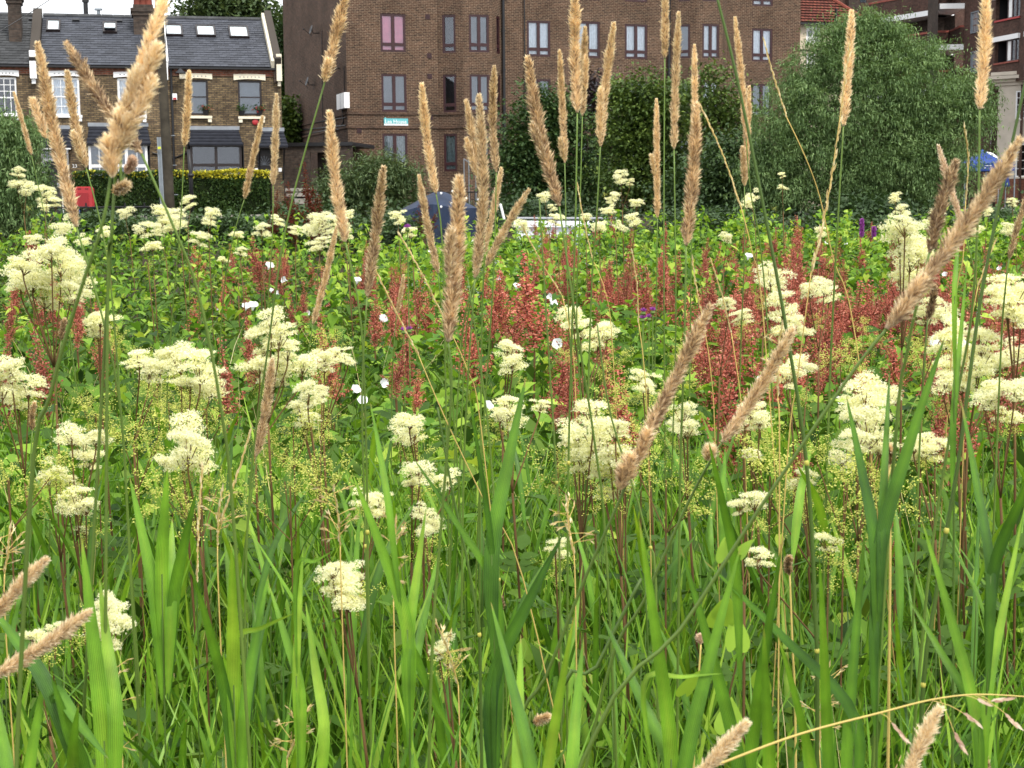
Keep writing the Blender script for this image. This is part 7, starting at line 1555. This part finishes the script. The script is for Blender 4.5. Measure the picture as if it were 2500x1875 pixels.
for (xa, xb, ya, yb, n, nm) in ((1120, 1480, 470, 620, 48, 'between the boat and the tallest spire'), (1480, 1720, 478, 680, 46, 'right of centre behind the spikes'), (1700, 2212, 480, 680, 116, 'in the band below the willow'), (780, 1100, 520, 660, 20, 'below the navy canvas'), (0, 260, 560, 760, 9, 'around the largest meadowsweet'), (560, 780, 510, 660, 10, 'left of the big tan heads'), (420, 1000, 560, 730, 12, 'in the dark leafy middle of the left half'), (1180, 2200, 640, 820, 22, 'among the cream flowers at the right'), (2000, 2212, 620, 800, 9, 'behind the cream drift at the right'), (1450, 1720, 620, 760, 6, 'among the pale spikes right of centre')):
    for k in range(n):
        x = random.uniform(xa, xb); yv = ya+(yb-ya)*random.random()**.8
        d = 17.0
        for q in range(60):                      # nearest spot whose plant top shows at this row
            p = D(x, 700, d); zt_ = float(canopy(np.array([p.x]), np.array([d]))[0])+.16
            if zt_ <= D(x, yv, d).z+.002 or d < 4: break
            d -= .25
        hz = .38*random.uniform(.75, 1.3); zt_ += random.uniform(.0, .14); y = (500-(zt_-1.65)/d*FPX)/K
        row = 'front-row' if d < 6.5 else 'middle-row' if d < 10 else 'back-row'; sb = ('left part of those ', 'central part of those ', 'right part of those ')[min(2, int(3*(x-xa)/(xb-xa)))] if n > 25 else ''
        dock(x, y, hz*FPX/K/d, row+' red dock, '+sb+nm, row+' red docks, '+sb+nm, d=d)
for x, y, h, lab in ((655, 352, 190, 'tallest dark rust-red dock in front of the brick outbuilding'), (622, 395, 150, 'dark rust-red dock at the right end of the hedge'), (690, 420, 120, 'dark rust-red dock beside the stone coping'), (600, 410, 130, 'dark rust-red dock nearest the yellow hedge end'), (740, 420, 100, 'dark rust dock in front of the grey-green shrub'), (1012-95, 398, 130, 'dark rust-red dock left of the navy canvas'), (950, 450, 80, 'rust dock leaning right over the navy canvas')):
    dock(x, y, h, lab, 'rust docks beyond the meadow', d=18 if x < 800 else 17.5, rust=True, lean=.5 if x == 950 else None)

# ================================================================== bindweed flowers, thistles, loosestrife
def trumpet(k):
    mb = MB(); n = 20; prof = [(.02, 0), (.06, .25), (.16, .55), (.36, .82), (.5, .92)]; i0 = 0; ru = random.uniform(.02, .05); ph = random.uniform(0, 6)
    for r_, h in prof:
        for j in range(n):
            an = 2*math.pi*j/n; q = r_*(1+(.06*math.cos(5*an+ph) if r_ > .3 else 0)); mb.v.append((q*math.cos(an), q*math.sin(an), h+(ru*math.sin(5*an+ph) if r_ > .3 else 0)))
    for k_ in range(len(prof)-1):
        for j in range(n): a = k_*n+j; b = k_*n+(j+1) % n; mb.f.append((a, b, b+n, a+n)); mb.uv.append([(0, 0)]*4)
    o = mb.build('corolla', MV['white'], None, True); me = o.data; bpy.data.objects.remove(o); return me
TR = [trumpet(k) for k in range(4)]
mb = MB(); mb.lathe((0, 0, -.18), [(.02, 0), (.06, .08), (.09, .2), (.07, .38), (.03, .42)], 8); o = mb.build('calyx', MV['bind'], None, True); a = o.data.attributes.new('tint', 'FLOAT', 'POINT'); a.data.foreach_set('value', [.5]*len(o.data.vertices)); CAL = o.data; bpy.data.objects.remove(o)
hp = [(0, .04, .0), (.10, -.06, .01), (.22, -.12, .03), (.33, -.09, .05), (.41, .03, .07), (.43, .18, .07), (.38, .36, .06), (.29, .54, .04), (.18, .73, .01), (.08, .88, -.04), (0, 1, -.1)]; HV = hp+[(-a, b, c) for a, b, c in hp[-2:0:-1]]; m0 = len(HV); HV.append((0, .4, -.03))
HRT = (np.array(HV, float), np.array([(m0, i, (i+1) % m0) for i in range(m0)])); HL = npmesh('_leaf', HRT[0], HRT[1], MV['bind'], None, np.full(len(HRT[0]), .7))
def bindflower(x, y, w_, lab, grp, d=None, face=None):
    if d is None: d = min(16, max(1.9, .062*FPX/K/w_))
    c = D(x, y, d); s_ = .82*w_*K/FPX*d; g = c-Vector((0, -.05, .25)); t = thing('bindweed_flower', c, lab, 'bindweed flower', grp)
    v = Vector((random.uniform(-.9, .9), -.8, random.uniform(.1, 1.3))) if face is None else Vector(face); e = v.to_track_quat('Z', 'Y').to_euler()
    base = c-v.normalized()*s_*.9; child('corolla', random.choice(TR), t, base, e, s_); child('calyx', CAL, t, base, e, s_)
    mb = MB(); mb.tube(smooth_path([base, base+Vector((0, .02, -.04)), g], 3), .0012, 4); mb.build('stalk', MV['stalk'], t)
    child('leaf', HL, t, g+Vector((.01, 0, .12)), (.6, 0, random.uniform(0, 6.3)), .06)
for x, y, w_, lab in ((532, 660, 24, 'left one of the two wide white bindweed trumpets in the upper left half'), (547, 657, 28, 'wide white bindweed trumpet seen edge-on in the upper left half'), (583, 572, 24, 'white bindweed trumpet beside the branching red dock'), (612, 604, 19, 'round white bindweed flower right of the branching red dock'), (470, 666, 17, 'white bindweed flower left of the wide pair'), (828, 687, 26, 'white bindweed flower beside the red dock left of the large seed head'), (772, 603, 22, 'flat white bindweed flower between the two big tan heads'), (1117, 616, 22, 'white bindweed flower left of the tallest red dock'), (1196, 652, 26, 'six-sided white bindweed flower right of the tallest red dock'), (1204, 742, 30, 'large white bindweed flower facing out right of the centre'), (1022, 785, 26, 'round white bindweed flower just left of centre'), (1008, 758, 18, 'smaller white bindweed flower above the round one left of centre'), (1338, 640, 18, 'small white bindweed flower behind the stalks right of centre'), (1428, 602, 18, 'white bindweed flower right of the centre stalks'), (1618, 551, 22, 'flat white bindweed flower near the top of the sorrel band'), (978, 1072, 22, 'single white bindweed flower low in the centre'), (1157, 1425, 46, 'large half-open white bindweed flower at the bottom centre'), (2082, 745, 46, 'largest white bindweed flower in the cream drift at the right'), (2020, 738, 36, 'white bindweed flower left of the largest one at the right'), (1698, 888, 20, 'white bindweed flower near the dark stalk in the right half'), (1840, 880, 22, 'white bindweed flower beside the red cluster at the right'), (1600, 770, 24, 'white bindweed flower below the pink-red dock'), (185, 692, 16, 'white bindweed flower at the left beside a cream tier'), (5, 1280, 36, 'white bindweed flower at the left edge below the middle'), (1834, 1195, 22, 'narrow closed white bindweed flower low at the right'), (1662, 590, 20, 'white bindweed flower atop the upper cream meadowsweet at the right'), (1640, 632, 18, 'white bindweed flower under the upper cream meadowsweet at the right')):
    bindflower(x, y, w_, lab, 'white bindweed flowers', face=(.2, -.5, 1) if w_ in (28, 22) else None)
for k in range(24):
    x = random.uniform(560, 2200); d = 4.5+11*random.random()**1.3; p = D(x, 700, d); y = (500-(float(canopy(np.array([p.x]), np.array([d]))[0])+.04-1.65)/d*FPX)/K; side = 'left' if x < 1000 else 'middle' if x < 1600 else 'right'
    bindflower(x, y, 0.046*FPX/K/d, 'small white bindweed flower in the upper meadow, %s part' % side, 'small far bindweed flowers, '+side, d=d)
def thistle(x, y, lab, d=5.5):
    c = D(x, y, d); g = Vector((c.x, d, 0)); t = thing('thistle', g, lab, 'thistle', 'purple thistle heads'); mb = MB(); mb.tube([g, c-Vector((0, 0, .01))], .0025, 5); mb.lathe(c-Vector((0, 0, .014)), [(.004, 0), (.009, .006), (.007, .014)], 8); mb.build('stem', MV['stalk'], t)
    N = 90; d_ = rng.normal(size=(N, 3)); d_[:, 2] = np.abs(d_[:, 2])+.5; d_ /= np.linalg.norm(d_, axis=1)[:, None]; q = np.cross(d_, rng.normal(size=(N, 3))); q /= np.linalg.norm(q, axis=1)[:, None]; c0 = np.array(c); L_ = .016
    V = np.stack([c0+0*d_, c0+d_*L_*.6+q*.0008, c0+d_*L_, c0+d_*L_*.6-q*.0008], 1).reshape(-1, 3); npmesh('flower', V, np.arange(4*N).reshape(N, 4), MV['purple'], t, np.repeat(rng.uniform(0, 1, N), 4))
for x, y, lab in ((1388, 688, 'lower left purple thistle head of the four right of centre'), (1402, 686, 'lower middle purple thistle head of the four right of centre'), (1390, 673, 'upper left purple thistle head of the four right of centre'), (1410, 671, 'upper right purple thistle head of the four right of centre'), (872, 714, 'left purple thistle head of the pair left of centre'), (884, 712, 'right purple thistle head of the pair left of centre'), (880, 492, 'pink thistle head left of the navy canvas')): thistle(x, y, lab)
for x, y, h, lab in ((1862, 473, 50, 'left purple loosestrife spike below the willow'), (1888, 490, 34, 'right purple loosestrife spike below the willow')):
    d = 15; tp = D(x, y, d); s_ = h*.8*K/FPX*d; g = Vector((tp.x, d, 0)); t = thing('loosestrife', g, lab, 'loosestrife', 'purple loosestrife spikes'); mb = MB(); mb.tube([g, tp], .006, 5); mb.build('stem', MV['redstem'], t)
    head_mesh('flower_spike', [tp-Vector((0, 0, s_)), tp-Vector((0, 0, s_*.5)), tp], .013, 700, MV['purple'], t, L=.018, wd=.004, dark=0, fluff=1.6)
# bindweed vine climbing at the bottom right
t = thing('bindweed_vine', D(1590, 1700, 1.75), 'bindweed vine with heart-shaped leaves twining up a reed at the lower right', 'bindweed'); P3 = [D(1585+10*math.sin(k*1.3), 1700-50*k, 1.75) for k in range(10)]
stem_mesh(P3, .0014, .0008, MV['redstem'], t)
for (x, y, s_, rz) in ((1555, 1330, .03, .6), (1560, 1350, .045, .2), (1590, 1400, .045, -2.6), (1600, 1200, .026, 1.8), (1575, 1580, .042, 2.8), (1480, 1500, .04, .8), (1640, 1490, .036, -.8), (1565, 1210, .03, 2.2)):
    child('leaf', HL, t, D(x, y, 1.72), (1.25+random.uniform(-.3, .2), random.uniform(-.3, .3), math.pi+rz), s_)
